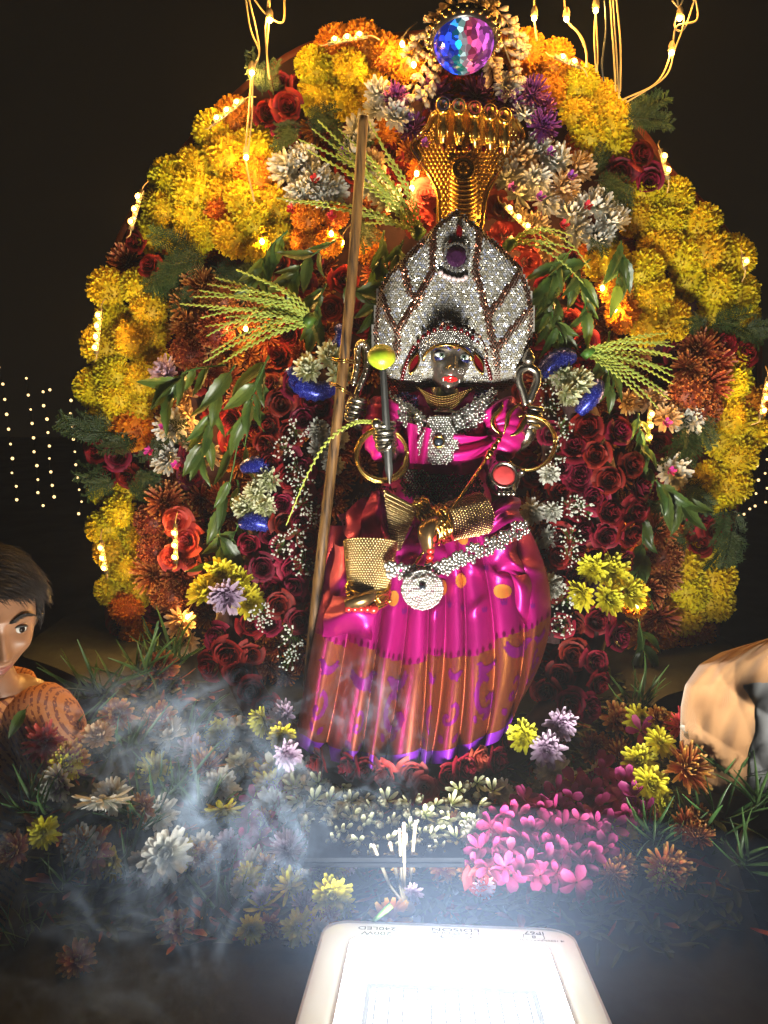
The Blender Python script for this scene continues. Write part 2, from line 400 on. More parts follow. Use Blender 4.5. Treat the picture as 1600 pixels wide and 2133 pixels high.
def inpoly(x, y, poly):
    c = False; j = len(poly)-1
    for i in range(len(poly)):
        xi, yi = poly[i]; xj, yj = poly[j]
        if (yi > y) != (yj > y) and x < (xj-xi)*(y-yi)/(yj-yi)+xi: c = not c
        j = i
    return c
def edge_dist(x, y, poly):
    d = 1e9
    for i in range(len(poly)):
        x0, y0 = poly[i-1]; x1, y1 = poly[i]; L2 = (x1-x0)**2+(y1-y0)**2+1e-9
        t = max(0, min(1, ((x-x0)*(x1-x0)+(y-y0)*(y1-y0))/L2)); d = min(d, math.hypot(x-x0-t*(x1-x0), y-y0-t*(y1-y0)))
    return d
def pack(poly, sp, seed, margin=0.):
    r = random.Random(seed); xs = [p[0] for p in poly]; ys = [p[1] for p in poly]; pts = []; fails = 0
    while fails < 500:
        x = r.uniform(min(xs), max(xs)); y = r.uniform(min(ys), max(ys))
        if inpoly(x, y, poly) and edge_dist(x, y, poly) >= margin and all((x-a)**2+(y-b)**2 > sp*sp for a, b in pts): pts.append((x, y)); fails = 0
        else: fails += 1
    return pts
def setp(key, name, parent, loc, nrm, size, r, roll=None, jit=.3):
    n = Vector(nrm).normalized()+Vector((r.uniform(-jit, jit), r.uniform(-jit, jit), r.uniform(-jit, jit)))
    s = size*r.uniform(.88, 1.12)
    return link(name, r.choice(FL[key]), parent, frame(loc, n, s, r.uniform(0, 6.28) if roll is None else roll))
def bunch(name, label, cat, poly, Y, kinds, sp, size, group=None, bulge=.03, seed=1, part='bloom', margin=0., tilt=.15, jit=.3, extra=None):
    """flowers packed over an outline; kinds: [(mesh key, weight)] or callable(px,py,r)"""
    cx = sum(p[0] for p in poly)/len(poly); cy_ = sum(p[1] for p in poly)/len(poly)
    t = thing(name, label, cat, P(cx, cy_, Y), group); r = random.Random(seed)
    md = max(edge_dist(x, y, poly) for x, y in pack(poly, 20, seed)) if bulge else 1
    for (x, y) in pack(poly, sp, seed, margin):
        k = kinds(x, y, r) if callable(kinds) else r.choices([q[0] for q in kinds], [q[1] for q in kinds])[0]
        e = min(1, edge_dist(x, y, poly)/max(md, 1)); yy = Y-bulge*(1-(1-e)**2)+r.uniform(-.006, .006)
        loc = P(x, y, yy); nr = Vector(((x-cx)/600, -1, tilt-(y-cy_)/900))
        setp(k, k if part is None else part, t, loc, nr, size*SC(x, y, yy), r, jit=jit)
    return t
# ------------------------------------------------------------------ the setting: ground, table, bed of flowers' surface
GZ = -0.85
M_ground = plain('packed_earth', (.05, .042, .034), .9, 0, .4, 3, .5)
b = MB(); b.add([(-14, -14, GZ), (14, -14, GZ), (14, 14, GZ), (-14, 14, GZ)], [(0, 1, 2, 3)]); g = b.obj('ground', M_ground, None, False); tag(g, 'dark packed ground under the altar', None, None, 'structure')
def smooth(a, b_, x): t = max(0, min(1, (x-a)/(b_-a))); return t*t*(3-2*t)
def hbed(x, y):
    h = .012+.012*noise.noise((x*7, y*7, .3))
    h += .13*smooth(-.26, -.52, x)*smooth(-.80, -.52, y)+.11*smooth(.34, .56, x)*smooth(-.80, -.48, y)
    h += .018*smooth(-.70, -.45, y)+.03*math.exp(-((x-.20)/.13)**2-((y+.50)/.10)**2)
    return h
def PB(px, py, lift=0.):
    d = ray(px, py); t = .35
    while t < 3:
        p = CAM+d*t
        if p.z < hbed(p.x, p.y)+lift: return p
        t += .006
    return CAM+d*3
M_bed = plain('dark_leaf_litter', (.009, .011, .008), .8, 0, .6, 25, .8)
table = thing('altar_table', 'dark cloth-covered table carrying the idol and the loose flowers', 'table', (0, -.25, GZ))
def tw(y): return interp(y, [-1.12, -.22, -.02, .43], [.51, .51, .80, .80])
b = MB(); b.grid(70, 60, lambda u, v: (lambda y: (lambda x: (x, y, hbed(x, y)))((2*u-1)*tw(y)))(-1.12+1.55*v))
b.obj('top', M_bed, table)
b = MB(); ring = [(-.51, -1.12), (.51, -1.12), (.51, -.22), (.80, -.02), (.80, .43), (-.80, .43), (-.80, -.02), (-.51, -.22)]
for i in range(8):
    (x0, y0), (x1, y1) = ring[i], ring[(i+1) % 8]
    b.grid(24, 2, lambda u, v: ((lambda x, y: (x+.015*math.sin(40*u)*(y1-y0)*v, y+.015*math.sin(40*u)*(x0-x1)*v, (1-v)*hbed(x, y)+v*GZ))(x0+(x1-x0)*u, y0+(y1-y0)*u)))
b.obj('skirt_cloth', plain('dark_cloth', (.02, .016, .014), .9), table)

# ------------------------------------------------------------------ the arch board behind everything, added dark so gaps between flowers stay dark
arch_px = [(232, 1460), (228, 1330), (215, 1150), (200, 1000), (190, 900), (192, 730), (210, 620), (245, 510), (295, 415), (372, 325), (435, 255), (532, 165), (640, 98), (725, 84), (850, 74), (960, 66), (1085, 88), (1205, 130), (1275, 200), (1345, 285), (1402, 365), (1472, 435), (1540, 525), (1562, 600), (1580, 700), (1580, 800), (1568, 900), (1552, 1000), (1535, 1060), (1512, 1140), (1494, 1300), (1490, 1460)]
arch = thing('arch_board', 'tall round-topped board in dark maroon cloth behind the idol', 'board', P(850, 1400, .17))
pts = [P(x, y, .16) for x, y in arch_px]; pts[0].z = .0; pts[-1].z = .0
b = MB(); n = len(pts); b.add([p for p in pts]+[p+Vector((0, .03, 0)) for p in pts], [tuple(range(n)), tuple(range(2*n-1, n-1, -1))]+[(i, i+n, (i+1) % n+n, (i+1) % n) for i in range(n)])
b.obj('panel', plain('maroon_cloth', (.035, .006, .006), .85, 0, .3, 30), arch, False)
b = MB(); b.tube(spline([p+Vector((0, .01, 0)) for p in pts], 120), .012, 8); b.obj('rim', plain('rim_cloth', (.16, .03, .012), .7), arch)
b = MB(); [b.box((sx*.45, .5, (GZ+.2)/2+.2), (.02, .02, (.9-GZ)/2-.1)) for sx in (-1, 1)]; b.box((0, .34, .55), (.5, .16, .015))
b.obj('back_frame', plain('frame_steel', (.08, .08, .08), .5, .6), arch, False)

# ------------------------------------------------------------------ flower bunches on the arch
YA = .11
def oy(ox, oy_, rr):                     # lamp's orange light put into bloom colour near it, yellow elsewhere
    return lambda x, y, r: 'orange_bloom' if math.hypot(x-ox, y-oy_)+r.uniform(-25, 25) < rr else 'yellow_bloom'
Y_ = 'flower bunch'; GY = 'ruffled bunches round the arch'
def yb(label, poly, seed, kinds=[('yellow_bloom', 8), ('orange_bloom', 1)], Y=YA, sp=46, size=50, bulge=.035, margin=10):
    bunch('marigold_bunch', label, Y_, poly, Y, kinds, sp, size, GY, bulge, seed, 'bloom', margin)
yb('yellow and orange ruffled bunch on arch top beneath the cream buds', [(600, 130), (640, 100), (730, 80), (850, 75), (860, 150), (800, 170), (760, 220), (690, 220), (630, 200)], 1, lambda x, y, r: 'orange_bloom' if y+r.uniform(-20, 20) < 118 or x > 770 else 'yellow_bloom')
yb('big yellow ruffled bunch on upper arch beside bright clear lamp strip', [(440, 255), (500, 225), (556, 275), (545, 345), (470, 400), (462, 470), (375, 535), (300, 500), (290, 430), (370, 340)], 2, lambda x, y, r: 'orange_bloom' if y < 265+r.uniform(-15, 15) else 'yellow_bloom')
yb('orange tinged ruffled bunch tucked inside upper arch above the ferns', [(520, 340), (590, 400), (600, 470), (560, 530), (450, 525), (415, 480), (470, 410)], 3, [('orange_bloom', 3), ('yellow_bloom', 6)], .085)
yb('long yellow ruffled bunch down the arch flank above dark roses', [(205, 580), (280, 565), (345, 600), (350, 660), (330, 720), (310, 780), (310, 850), (290, 905), (195, 895), (185, 800), (190, 720), (225, 680), (210, 630)], 4)
yb('yellow ruffled bunch low on arch leg below the rose knot', [(196, 1010), (270, 1005), (296, 1040), (300, 1120), (305, 1200), (290, 1245), (225, 1240), (212, 1150), (200, 1080)], 5, sp=46, size=40)
yb('ruffled bunch shaded by orange colour at foot of arch near the boy', [(232, 1240), (296, 1245), (300, 1330), (240, 1340)], 6, [('orange_bloom', 1)], sp=46, size=40)  # orange colour stands for yellow blooms in shadow
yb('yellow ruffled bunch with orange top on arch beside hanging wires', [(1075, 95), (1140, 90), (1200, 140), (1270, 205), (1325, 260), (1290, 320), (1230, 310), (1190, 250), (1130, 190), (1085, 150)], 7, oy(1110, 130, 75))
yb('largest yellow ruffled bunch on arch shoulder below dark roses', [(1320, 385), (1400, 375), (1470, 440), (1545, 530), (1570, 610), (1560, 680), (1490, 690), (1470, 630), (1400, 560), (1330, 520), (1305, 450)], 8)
yb('yellow ruffled bunch with lamp glow coloured orange above the reclining green ears', [(1270, 490), (1330, 525), (1400, 590), (1448, 640), (1430, 680), (1330, 690), (1262, 640), (1245, 570)], 9, oy(1275, 610, 75), .08)
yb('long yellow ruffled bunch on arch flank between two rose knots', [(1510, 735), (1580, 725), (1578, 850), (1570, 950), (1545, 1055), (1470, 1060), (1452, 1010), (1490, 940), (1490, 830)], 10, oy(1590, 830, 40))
yb('yellow ruffled bunch on arch leg beneath the round rose knot', [(1405, 1150), (1500, 1140), (1505, 1240), (1490, 1300), (1400, 1295), (1385, 1240)], 11)
yb('ruffled bunch shaded by orange colour at foot of arch beside draped shoulder', [(1380, 1300), (1490, 1305), (1488, 1400), (1400, 1400), (1370, 1350)], 12, [('orange_bloom', 1)], sp=46, size=40)  # shadow over the yellow arch leg put in as orange
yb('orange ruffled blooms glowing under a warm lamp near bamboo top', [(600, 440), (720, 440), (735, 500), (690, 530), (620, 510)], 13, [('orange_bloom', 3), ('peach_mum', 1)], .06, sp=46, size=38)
GR = 'rose knots on the arch'
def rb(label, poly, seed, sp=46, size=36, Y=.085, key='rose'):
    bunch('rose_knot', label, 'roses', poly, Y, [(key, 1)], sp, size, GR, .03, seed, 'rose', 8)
rb('dark crimson roses high on arch below a bright bulb', [(530, 190), (575, 165), (630, 190), (640, 250), (600, 285), (545, 260)], 21)
rb('small crimson roses under clear lamp strip at arch shoulder', [(260, 500), (300, 480), (325, 540), (335, 590), (300, 600), (270, 560)], 22, 40, 32)
rb('crimson rose knot with ferns on arch flank above yellow blooms', [(190, 930), (240, 915), (285, 950), (275, 1000), (215, 1000)], 23, 42, 34)
rb('crimson roses on arch beside two glowing bulbs and fern tips', [(1270, 310), (1330, 285), (1385, 320), (1380, 380), (1310, 395), (1275, 360)], 24)
rb('crimson petals on arch between bronze blooms and yellow bunch', [(1485, 700), (1550, 690), (1560, 740), (1500, 760)], 25, 42, 34)
rb('round knot of crimson roses low on the arch leg', [(1420, 1080), (1480, 1055), (1520, 1095), (1510, 1145), (1450, 1150)], 26, 40, 34)
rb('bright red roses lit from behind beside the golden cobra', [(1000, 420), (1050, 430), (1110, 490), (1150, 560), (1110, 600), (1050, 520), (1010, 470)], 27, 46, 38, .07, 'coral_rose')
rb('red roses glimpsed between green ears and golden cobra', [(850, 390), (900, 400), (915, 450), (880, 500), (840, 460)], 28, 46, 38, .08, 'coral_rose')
rb('dark red roses in shade behind the neem leaves', [(470, 540), (620, 520), (740, 560), (760, 680), (720, 730), (640, 620), (520, 600)], 29, 52, 36, .10)
rb('dark red roses filling the shade beyond the crystal hood', [(1110, 600), (1180, 640), (1250, 720), (1240, 790), (1150, 720), (1110, 700)], 30, 48, 36, .09)
rb('coral roses added as red glow round the buried lamp strip on arch leg', [(335, 1080), (405, 1078), (412, 1180), (345, 1188)], 131, 40, 34, .035, 'coral_rose')  # roses added to carry the strip's red glow in their colour
yb('orange bloom added as lamp glow beside foot of rose garland', [(1298, 1232), (1352, 1230), (1356, 1292), (1304, 1290)], 132, [('orange_bloom', 1)], .03, sp=40, size=34)  # bloom added so its orange shows the bulb's glow
def mb_(label, poly, seed, kinds, sp=42, size=45, Y=.075, bulge=.03, name='chrysanthemum_bunch', group='chrysanthemum bunches inside the arch', margin=14, cat='flower bunch', jit=.35):
    return bunch(name, label, cat, poly, Y, kinds, sp, size, group, bulge, seed, 'bloom', margin, jit=jit)
WB = [('white_mum', 1)]
mb_('large white chrysanthemum bunch with red centre beside green ears', [(565, 340), (620, 305), (690, 350), (715, 410), (690, 450), (600, 450), (570, 400)], 31, WB)
mb_('white chrysanthemums with violet centre behind the top of bamboo', [(690, 270), (740, 240), (800, 290), (830, 380), (860, 430), (790, 440), (730, 380), (690, 330)], 32, [('white_mum', 3), ('peach_mum', 1)])  # peach ones hold the warm lamp light in their colour
mb_('mixed white and dark violet blooms left of golden cobra heads', [(740, 160), (800, 140), (840, 190), (890, 240), (870, 290), (820, 300), (780, 240), (745, 210)], 33, [('purple_mum', 3), ('pale_mum', 4), ('white_mum', 2)], 36, 36)
mb_('mixed white and dark violet blooms right of golden cobra heads', [(1010, 200), (1070, 150), (1130, 190), (1165, 250), (1140, 300), (1090, 270), (1050, 230)], 34, [('purple_mum', 3), ('pale_mum', 4), ('white_mum', 2)], 36, 36)
mb_('dark violet blooms in shadow under the colour lamp', [(850, 210), (900, 175), (1010, 175), (1040, 210), (960, 215), (880, 235)], 35, [('purple_mum', 1)], 44, 38, .10)
mb_('big spread of white chrysanthemums with violet centres beyond cobra', [(1090, 290), (1150, 290), (1220, 320), (1230, 400), (1170, 440), (1110, 430), (1040, 400), (1030, 360)], 36, [('white_mum', 5), ('peach_mum', 1)])  # peach share stands for orange light falling on white blooms
mb_('white chrysanthemums with red centres hanging beside yellow bunch', [(1180, 410), (1240, 390), (1300, 430), (1290, 490), (1230, 520), (1160, 510), (1150, 460)], 37, WB)
mb_('white chrysanthemums coloured peach for lamp glow beneath the inner lamp strip', [(1040, 400), (1110, 440), (1170, 510), (1150, 540), (1080, 500), (1030, 440)], 38, [('peach_mum', 1)], 46, 40, .085)  # peach is the orange lamp light on white blooms
mb_('white and pale pink blooms with magenta centre by arch fern', [(310, 840), (360, 850), (395, 900), (370, 915), (320, 900)], 39, [('pale_mum', 1)], 42, 40, .07)
mb_('white blooms with magenta hearts below the fern spray', [(290, 940), (340, 930), (385, 960), (380, 990), (330, 985)], 40, [('pale_mum', 1)], 38, 36, .07)
mb_('pale lilac bloom in shade beside yellow flank of arch', [(310, 760), (360, 755), (375, 800), (330, 815)], 41, [('lilac_mum', 1)], 44, 38, .08)
mb_('white green-hearted bloom beside glowing lamp strip on arch', [(1370, 840), (1420, 830), (1455, 870), (1430, 910), (1370, 900)], 42, [('pale_mum', 2), ('peach_mum', 2)], 40, 38, .07)
mb_('white bloom with magenta heart beneath glowing lamp strip', [(1365, 960), (1430, 955), (1450, 990), (1400, 1010), (1370, 995)], 43, [('pale_mum', 1)], 40, 38, .07)
mb_('blooms coloured orange for lamp light under the ears near blue glitter band', [(1260, 830), (1330, 800), (1380, 830), (1350, 870), (1290, 870)], 44, [('peach_mum', 2), ('orange_bloom', 1)], 42, 38, .08)  # lamp's orange light put into the bloom colours
BB = [('bronze_mum', 3), ('bronze_bloom', 1)]
mb_('tall bronze chrysanthemum column behind the fanned green ears', [(400, 580), (450, 570), (500, 640), (500, 720), (450, 790), (370, 780), (345, 720), (370, 640)], 45, BB)
mb_('long bronze chrysanthemum column on arch leg by red-lit lamps', [(300, 1010), (370, 1000), (390, 1080), (350, 1150), (390, 1190), (380, 1280), (300, 1280), (300, 1150)], 46, BB)
mb_('bronze chrysanthemum cluster between ears and yellow arch flank', [(1410, 690), (1470, 680), (1500, 740), (1500, 850), (1440, 880), (1400, 820)], 47, BB)
mb_('bronze chrysanthemum column down inner side of arch leg', [(1345, 1060), (1400, 1060), (1410, 1140), (1390, 1280), (1350, 1380), (1320, 1300), (1345, 1180)], 48, BB)
mb_('peach blooms among neem leaves near a glowing bulb', [(360, 800), (410, 810), (420, 880), (470, 960), (400, 960), (370, 870)], 49, [('peach_mum', 1)], 44, 36, .085)
mb_('peach blooms and stalks glowing at foot of arch', [(320, 1280), (400, 1265), (430, 1330), (370, 1380), (330, 1340)], 50, [('peach_mum', 2), ('orange_bloom', 1)], 44, 38, .06)
# what shows between the bunches: smaller blooms and roses set deeper
heads = []
bpy.context.view_layer.update()
for o in bpy.data.objects:
    if o.type == 'MESH' and o.parent and o.parent.get('category') in ('flower bunch', 'roses'):
        q = o.matrix_world.translation-CAM; t_ = q.dot(FW); heads.append((800+q.x/t_*FPX, 1066.5-q.dot(UP)/t_*FPX))
ha = np.array(heads); fillers = {}
zones = [('dark red roses filling gaps in upper half of arch', lambda x, y: y < 560, [('rose', 3), ('orange_bloom', 1), ('bronze_mum', 1)]), ('dark roses and bronze blooms filling gaps in left half of arch', lambda x, y: x < 880, [('rose', 2), ('bronze_mum', 3)]), ('dark roses and bronze blooms filling gaps in right half of arch', lambda x, y: True, [('rose', 2), ('bronze_mum', 3)])]
r = random.Random(99)
for (x, y) in pack(arch_px, 40, 5, 22):
    if 800 < x < 1090 and y > 460 or y > 1420 or np.min((ha[:, 0]-x)**2+(ha[:, 1]-y)**2) < 34**2: continue
    for zi, (lab, fn, kinds) in enumerate(zones):
        if fn(x, y): break
    if zi not in fillers: fillers[zi] = thing('filler_blooms', lab, 'flower filling', P(x, y, .13), 'flowers set deep in the arch')
    k = r.choices([q[0] for q in kinds], [q[1] for q in kinds])[0]; setp(k, 'bloom', fillers[zi], P(x, y, .125), (0, -1, .1), 38*SC(x, y, .12), r)
# coloured hearts set in the white bunches
for key, spots in (('centre_red', [(655, 375), (607, 437), (690, 452), (1222, 430), (1172, 470)]), ('centre_violet', [(715, 318), (1145, 318), (1188, 368), (1065, 392), (1123, 412), (885, 300)]), ('centre_magenta', [(342, 888), (312, 938), (367, 968), (1395, 980), (1385, 880)])):
    for i, (x, y) in enumerate(spots):
        o = [c for c in bpy.data.objects if c.get('category') == 'flower bunch']
        best = min(o, key=lambda q: (Vector(q['org'])-P(x, y, .06)).length)
        link('heart', FL[key][i % 2], best, frame(P(x, y, .016), (0, -1, .1), 17*SC(x, y, 0)))
# cream bud strands falling in a V, orange lamp light put into their colour
def strand(name, label, px, Y, key, n, size, rad, seed, cat='garland', part='bud'):
    sp = spline([P(x, y, Y) for x, y in px], n); t = thing(name, label, cat, sp[0]); r = random.Random(seed)
    b = MB(); b.tube(sp, .0015, 4); b.obj('thread', MAT['wire'], t)
    for i in range(n+1):
        d = (sp[min(i+1, n)]-sp[max(i-1, 0)]).normalized()
        for k in range(3):
            s = d.cross(Vector((0, -1, 0))).normalized(); a = r.uniform(-1.4, 1.4)
            o = s*math.sin(a)+Vector((0, -1, 0))*math.cos(a)
            setp(key, part, t, sp[i]+o*rad*.6, o+d*.9, size, r, jit=.25)
    return t
for i, px in enumerate([[(985, -10), (930, 60), (880, 140), (850, 225)], [(1000, -10), (945, 80), (905, 160), (880, 205)], [(970, -5), (900, 50), (850, 120)], [(1000, -10), (1040, 70), (1070, 150), (1075, 170)], [(1010, -10), (1065, 60), (1090, 110)], [(995, -10), (1020, 100), (1030, 170)]]):
    strand('bud_strand', ['outer cream bud strand sweeping down beside colour lamp', 'inner cream bud strand left of colour lamp', 'short cream bud strand over orange blooms at arch top', 'inner cream bud strand right of colour lamp', 'outer cream bud strand over orange bloom at right', 'cream bud strand hidden behind the colour lamp'][i], px, .05, 'orange_lit_bud', 12, .017, .014, i)

# ------------------------------------------------------------------ ferns and leaves on the arch
def fern(label, spots, Y=.05, seed=0, group='fern sprays on the arch'):
    x0, y0 = spots[0][:2]; t = thing('fern_spray', label, 'fern', P(x0, y0, Y), group); r = random.Random(seed)
    for (x, y, ang, L) in spots:
        for k in range(4):
            a = R(ang+r.uniform(-30, 30)); d = Vector((math.cos(a), -.15, math.sin(a)))
            p = P(x+r.uniform(-14, 14), y+r.uniform(-14, 14), Y+r.uniform(-.02, .02)); z = Vector((r.uniform(-.4, .4), -1, r.uniform(-.3, .3)))
            yv = (d-z*d.dot(z)/z.length_squared).normalized(); zz = z.normalized(); xv = yv.cross(zz)
            M = Matrix((xv, yv, zz)).transposed().to_4x4(); s = L*SC(x, y, Y)*r.uniform(.75, 1.1)
            link('frond', r.choice(FL['fern']), t, Matrix.Translation(p) @ M @ Matrix.Scale(s, 4))
fern('fern spray poking above crimson roses at arch shoulder', [(560, 190, 110, 60), (640, 250, 20, 70), (620, 260, 200, 60)], seed=1)
fern('wide dark fern bank between yellow bunches and bronze column', [(420, 545, 180, 90), (380, 560, 200, 80), (450, 560, 330, 80), (500, 560, 0, 70), (390, 590, 250, 60)], seed=2)
fern('fern spray jutting beyond arch flank beside far bulbs', [(240, 890, 180, 95), (280, 905, 200, 80), (330, 900, 20, 70), (230, 1000, 190, 70), (270, 1005, 330, 60), (350, 920, 250, 70)], seed=3)
fern('fern spray reaching out past arch near crimson roses', [(1310, 250, 15, 75), (1290, 370, 290, 60), (1250, 360, 60, 55), (1240, 390, 10, 60)], seed=4)
fern('dark fern spray between big yellow bunch and crimson petals', [(1490, 690, 10, 85), (1540, 690, 350, 70), (1470, 680, 190, 50)], seed=5)
fern('feathery fern column beside yellow arch flank and white blooms', [(1440, 860, 290, 80), (1450, 900, 250, 80), (1420, 1010, 330, 80), (1440, 1030, 280, 70), (1410, 1060, 200, 60)], seed=6)
fern('fern spray hanging off arch leg around round rose knot', [(1510, 1070, 290, 80), (1520, 1110, 280, 85), (1430, 1130, 200, 70), (1400, 1070, 210, 60)], seed=7)
fern('fern tufts around white bunch with red hearts', [(1250, 480, 300, 60), (720, 450, 200, 70), (740, 470, 330, 60), (700, 330, 60, 60)], seed=8)
def leafy(label, stems, seed, Y=-.03, size=85, per=7, name='neem_sprig'):
    """hanging sprig: stem polyline in pixels with alternating serrated leaves"""
    for i, px in enumerate(stems):
        yy = Y+.015*math.sin(i*2.1); sp = spline([P(x, y, yy) for x, y in px], per*2)
        t = thing(name, label if isinstance(label, str) else label[i], 'leafy sprig', sp[0], 'neem sprigs round the idol'); r = random.Random(seed+i)
        b = MB(); b.tube(sp, [.0022*(1-.6*k/(per*2)) for k in range(per*2+1)], 5); b.obj('stem', MAT['green'], t)
        for k in range(1, per*2+1):
            if r.random() < .3: continue
            d = (sp[k]-sp[k-1]).normalized(); sd = d.cross(Vector((0, -1, 0))).normalized(); s = 1 if k % 2 else -1
            dn = (d*.7+sd*s*r.uniform(.1, 1.0)+Vector((r.uniform(-.3, .3), r.uniform(-.5, .1), -.55))).normalized(); z = Vector((r.uniform(-1.0, 1.0), -1, r.uniform(-.4, .6)))
            yv = dn; zz = (z-yv*z.dot(yv)).normalized(); xv = yv.cross(zz)
            link('leaf', r.choice(FL['leaf']), t, Matrix.Translation(sp[k]) @ Matrix((xv, yv, zz)).transposed().to_4x4() @ Matrix.Scale(size*SC(800, 900, yy)*r.uniform(.6, 1.1), 4))
leafy(['longest neem sprig hanging past white and blue garland band', 'neem sprig with broad leaves over crimson garland', 'neem sprig drooping over peach blooms', 'neem sprig curling toward yellow arch flank', 'lower neem sprig trailing over garland roses'],
      [[(545, 760), (505, 880), (480, 1000), (455, 1090), (470, 1150)], [(560, 740), (535, 800), (520, 860), (510, 930)], [(490, 760), (450, 820), (430, 900), (420, 950)], [(470, 760), (400, 770), (370, 790), (350, 830)], [(495, 1000), (500, 1060), (490, 1110), (450, 1180)]], 5, -.06, 90)
leafy(['dark neem sprig beneath the green ears by bamboo', 'dark neem sprig spreading left of bamboo middle', 'small neem sprig touching the crystal hood', 'neem sprig over red roses near warm lamp', 'neem sprig tied at the root of fanned ears', 'neem sprig crossing in front of bamboo'],
      [[(800, 480), (790, 540), (800, 600), (780, 660)], [(700, 500), (640, 540), (600, 590)], [(840, 500), (820, 560), (800, 590)], [(600, 480), (560, 520), (540, 580)], [(680, 590), (660, 640), (660, 700), (680, 740)], [(720, 580), (750, 610), (790, 650), (770, 700)]], 15, -.02, 70)
leafy(['neem sprig heaped beside the crystal hood edge', 'neem sprig slanting down beyond crystal hood', 'dim neem sprig under peach blooms beyond hood', 'neem sprig wrapped round root of reclining ears', 'single-file neem sprig hanging before yellow bunch', 'upper neem sprig beyond hood near lamp strip'],
      [[(1230, 540), (1180, 580), (1140, 640), (1130, 690)], [(1200, 560), (1220, 620), (1210, 680)], [(1160, 600), (1150, 650), (1170, 700)], [(1270, 690), (1265, 740), (1270, 800)], [(1295, 500), (1290, 540), (1285, 590)], [(1190, 520), (1160, 560), (1130, 610)]], 25, -.02, 70)
leafy(['broad leaf sprig beside rose garland in lamp glow', 'green leaf sprig running along garland outer edge', 'shaded leaf sprig at foot of garland', 'leaf sprig beneath white bloom with magenta heart'],
      [[(1330, 860), (1335, 920), (1345, 990)], [(1345, 1010), (1340, 1090), (1335, 1170), (1310, 1240)], [(1330, 1290), (1340, 1350), (1320, 1420), (1350, 1470)], [(1365, 1000), (1400, 1030), (1420, 1050)]], 35, -.02, 80)

# ------------------------------------------------------------------ lamps on the arch
M_bulb = emis('warm_bulb', (1.0, .52, .12), 2100.0)
M_bulb2 = emis('warm_bulb_dim', (1.0, .60, .18), 60.0)
M_halo = emis('amber_halo', (1.0, .42, .08), 1.5, False)
M_clear = plain('clear_plastic', (.16, .11, .05), .3, 0, .1, 30); 
bulb_me = None
b = MB(); b.ell((0, 0, 0), 1, 10, 7); bulb_me = b.mesh('bulb', M_bulb); bulb2_me = bulb_me.copy(); bulb2_me.materials[0] = M_bulb2
def strip_lamp(label, px, py, Y, ang, n=3, gap=26, r=.0046, out=(0, -1, .2)):
    c = P(px, py, Y); s = SC(px, py, Y); a = R(ang); d = Vector((math.cos(a), 0, math.sin(a))); o = Vector(out).normalized(); o = (o-d*o.dot(d)).normalized(); q = d.cross(o)
    t = thing('lamp_strip', label, 'lamp', c, 'warm lamp strips on the arch'); L = gap*s*n/2
    M = Matrix((d, q, o)).transposed(); b = MB(); b.box(c, (L+.003, .0045, .0015), 0, M)
    for k in range(n): b.lathe([(.0072, .002), (.0074, .0045), (.0066, .005), (.0062, .004), (.0062, .002)], 14, 0, c+d*((k-(n-1)/2)*gap*s)+o*.0025, M)
    b.obj('housing', M_clear, t)
    b = MB(); b.tube(spline([c-d*L, c-d*(L+.012)-o*.004, c-d*(L+.02)-o*.015-q*.01], 6), .0012, 5); b.obj('lead', MAT['wire'], t); b = MB(); b.tube(spline([c+d*L, c+d*(L+.012)-o*.004, c+d*(L+.025)-o*.02], 6), .0012, 5); b.obj('lead', MAT['wire'], t)
    for k in range(n): b = MB(); b.lathe([(.0, .0012), (.0050, .0012), (.0062, .0)], 12, 0, c+d*((k-(n-1)/2)*gap*s)+o*.0026, M); b.obj('lens', M_halo, t)  # glowing disc behind each bulb, added as its amber halo
    for k in range(n): link('bulb', bulb_me, t, Matrix.Translation(c+d*((k-(n-1)/2)*gap*s)+o*.0095) @ Matrix.Scale(r*.68, 4))
strip_lamp('slanted clear lamp strip on arch shoulder near hanging wire', 475, 233, .012, 35)
strip_lamp('clear lamp strip on arch above small crimson roses', 284, 437, .012, 70)
strip_lamp('clear lamp strip glowing at yellow arch flank', 205, 690, .012, 80, 4, 22)
strip_lamp('lamp strip along the very top of the arch', 724, 82, .012, 10)
strip_lamp('lamp strip at arch top beside hanging wires', 1182, 128, .012, -20, 2)
strip_lamp('pair of bulbs on arch beside crimson roses', 1384, 342, .012, -70, 2, 28)
strip_lamp('lone bulb strip at edge of largest yellow bunch', 1550, 545, .012, -75, 1)
strip_lamp('lamp strip at outer edge of arch near photo border', 1592, 828, .012, 85, 3, 26)
strip_lamp('red-lit lamp strip buried in bronze blooms', 366, 1133, -.035, 88, 3, 26)
strip_lamp('lamp strip between leaf sprig and peach bloom', 1352, 886, -.005, 88, 3, 24)
strip_lamp('lamp strip glowing among roses beside golden cobra', 1078, 455, .0, -42, 3, 26)
strip_lamp('lamp strip low on arch leg over yellow blooms', 216, 1160, .012, 95, 3, 22)
def lone(label, px, py, Y, r=.0042, me=None):
    t = thing('fairy_bulb', label, 'bulb', P(px, py, Y), 'single warm bulbs among the flowers')
    link('glass', me or bulb_me, t, Matrix.Translation(P(px, py, Y)) @ Matrix.Diagonal((r, r, r*1.3, 1)))
    b = MB(); b.lathe([(.0035, 0), (.0035, .008), (.002, .011)], 8, 0, P(px, py, Y)+Vector((0, .002, .003))); b.tube([P(px, py, Y)+Vector((0, .003, .012)), P(px, py, Y)+Vector((.01, .015, .03)), P(px, py, Y)+Vector((.03, .03, .05))], .0011, 4); b.obj('socket', MAT['wire'], t)
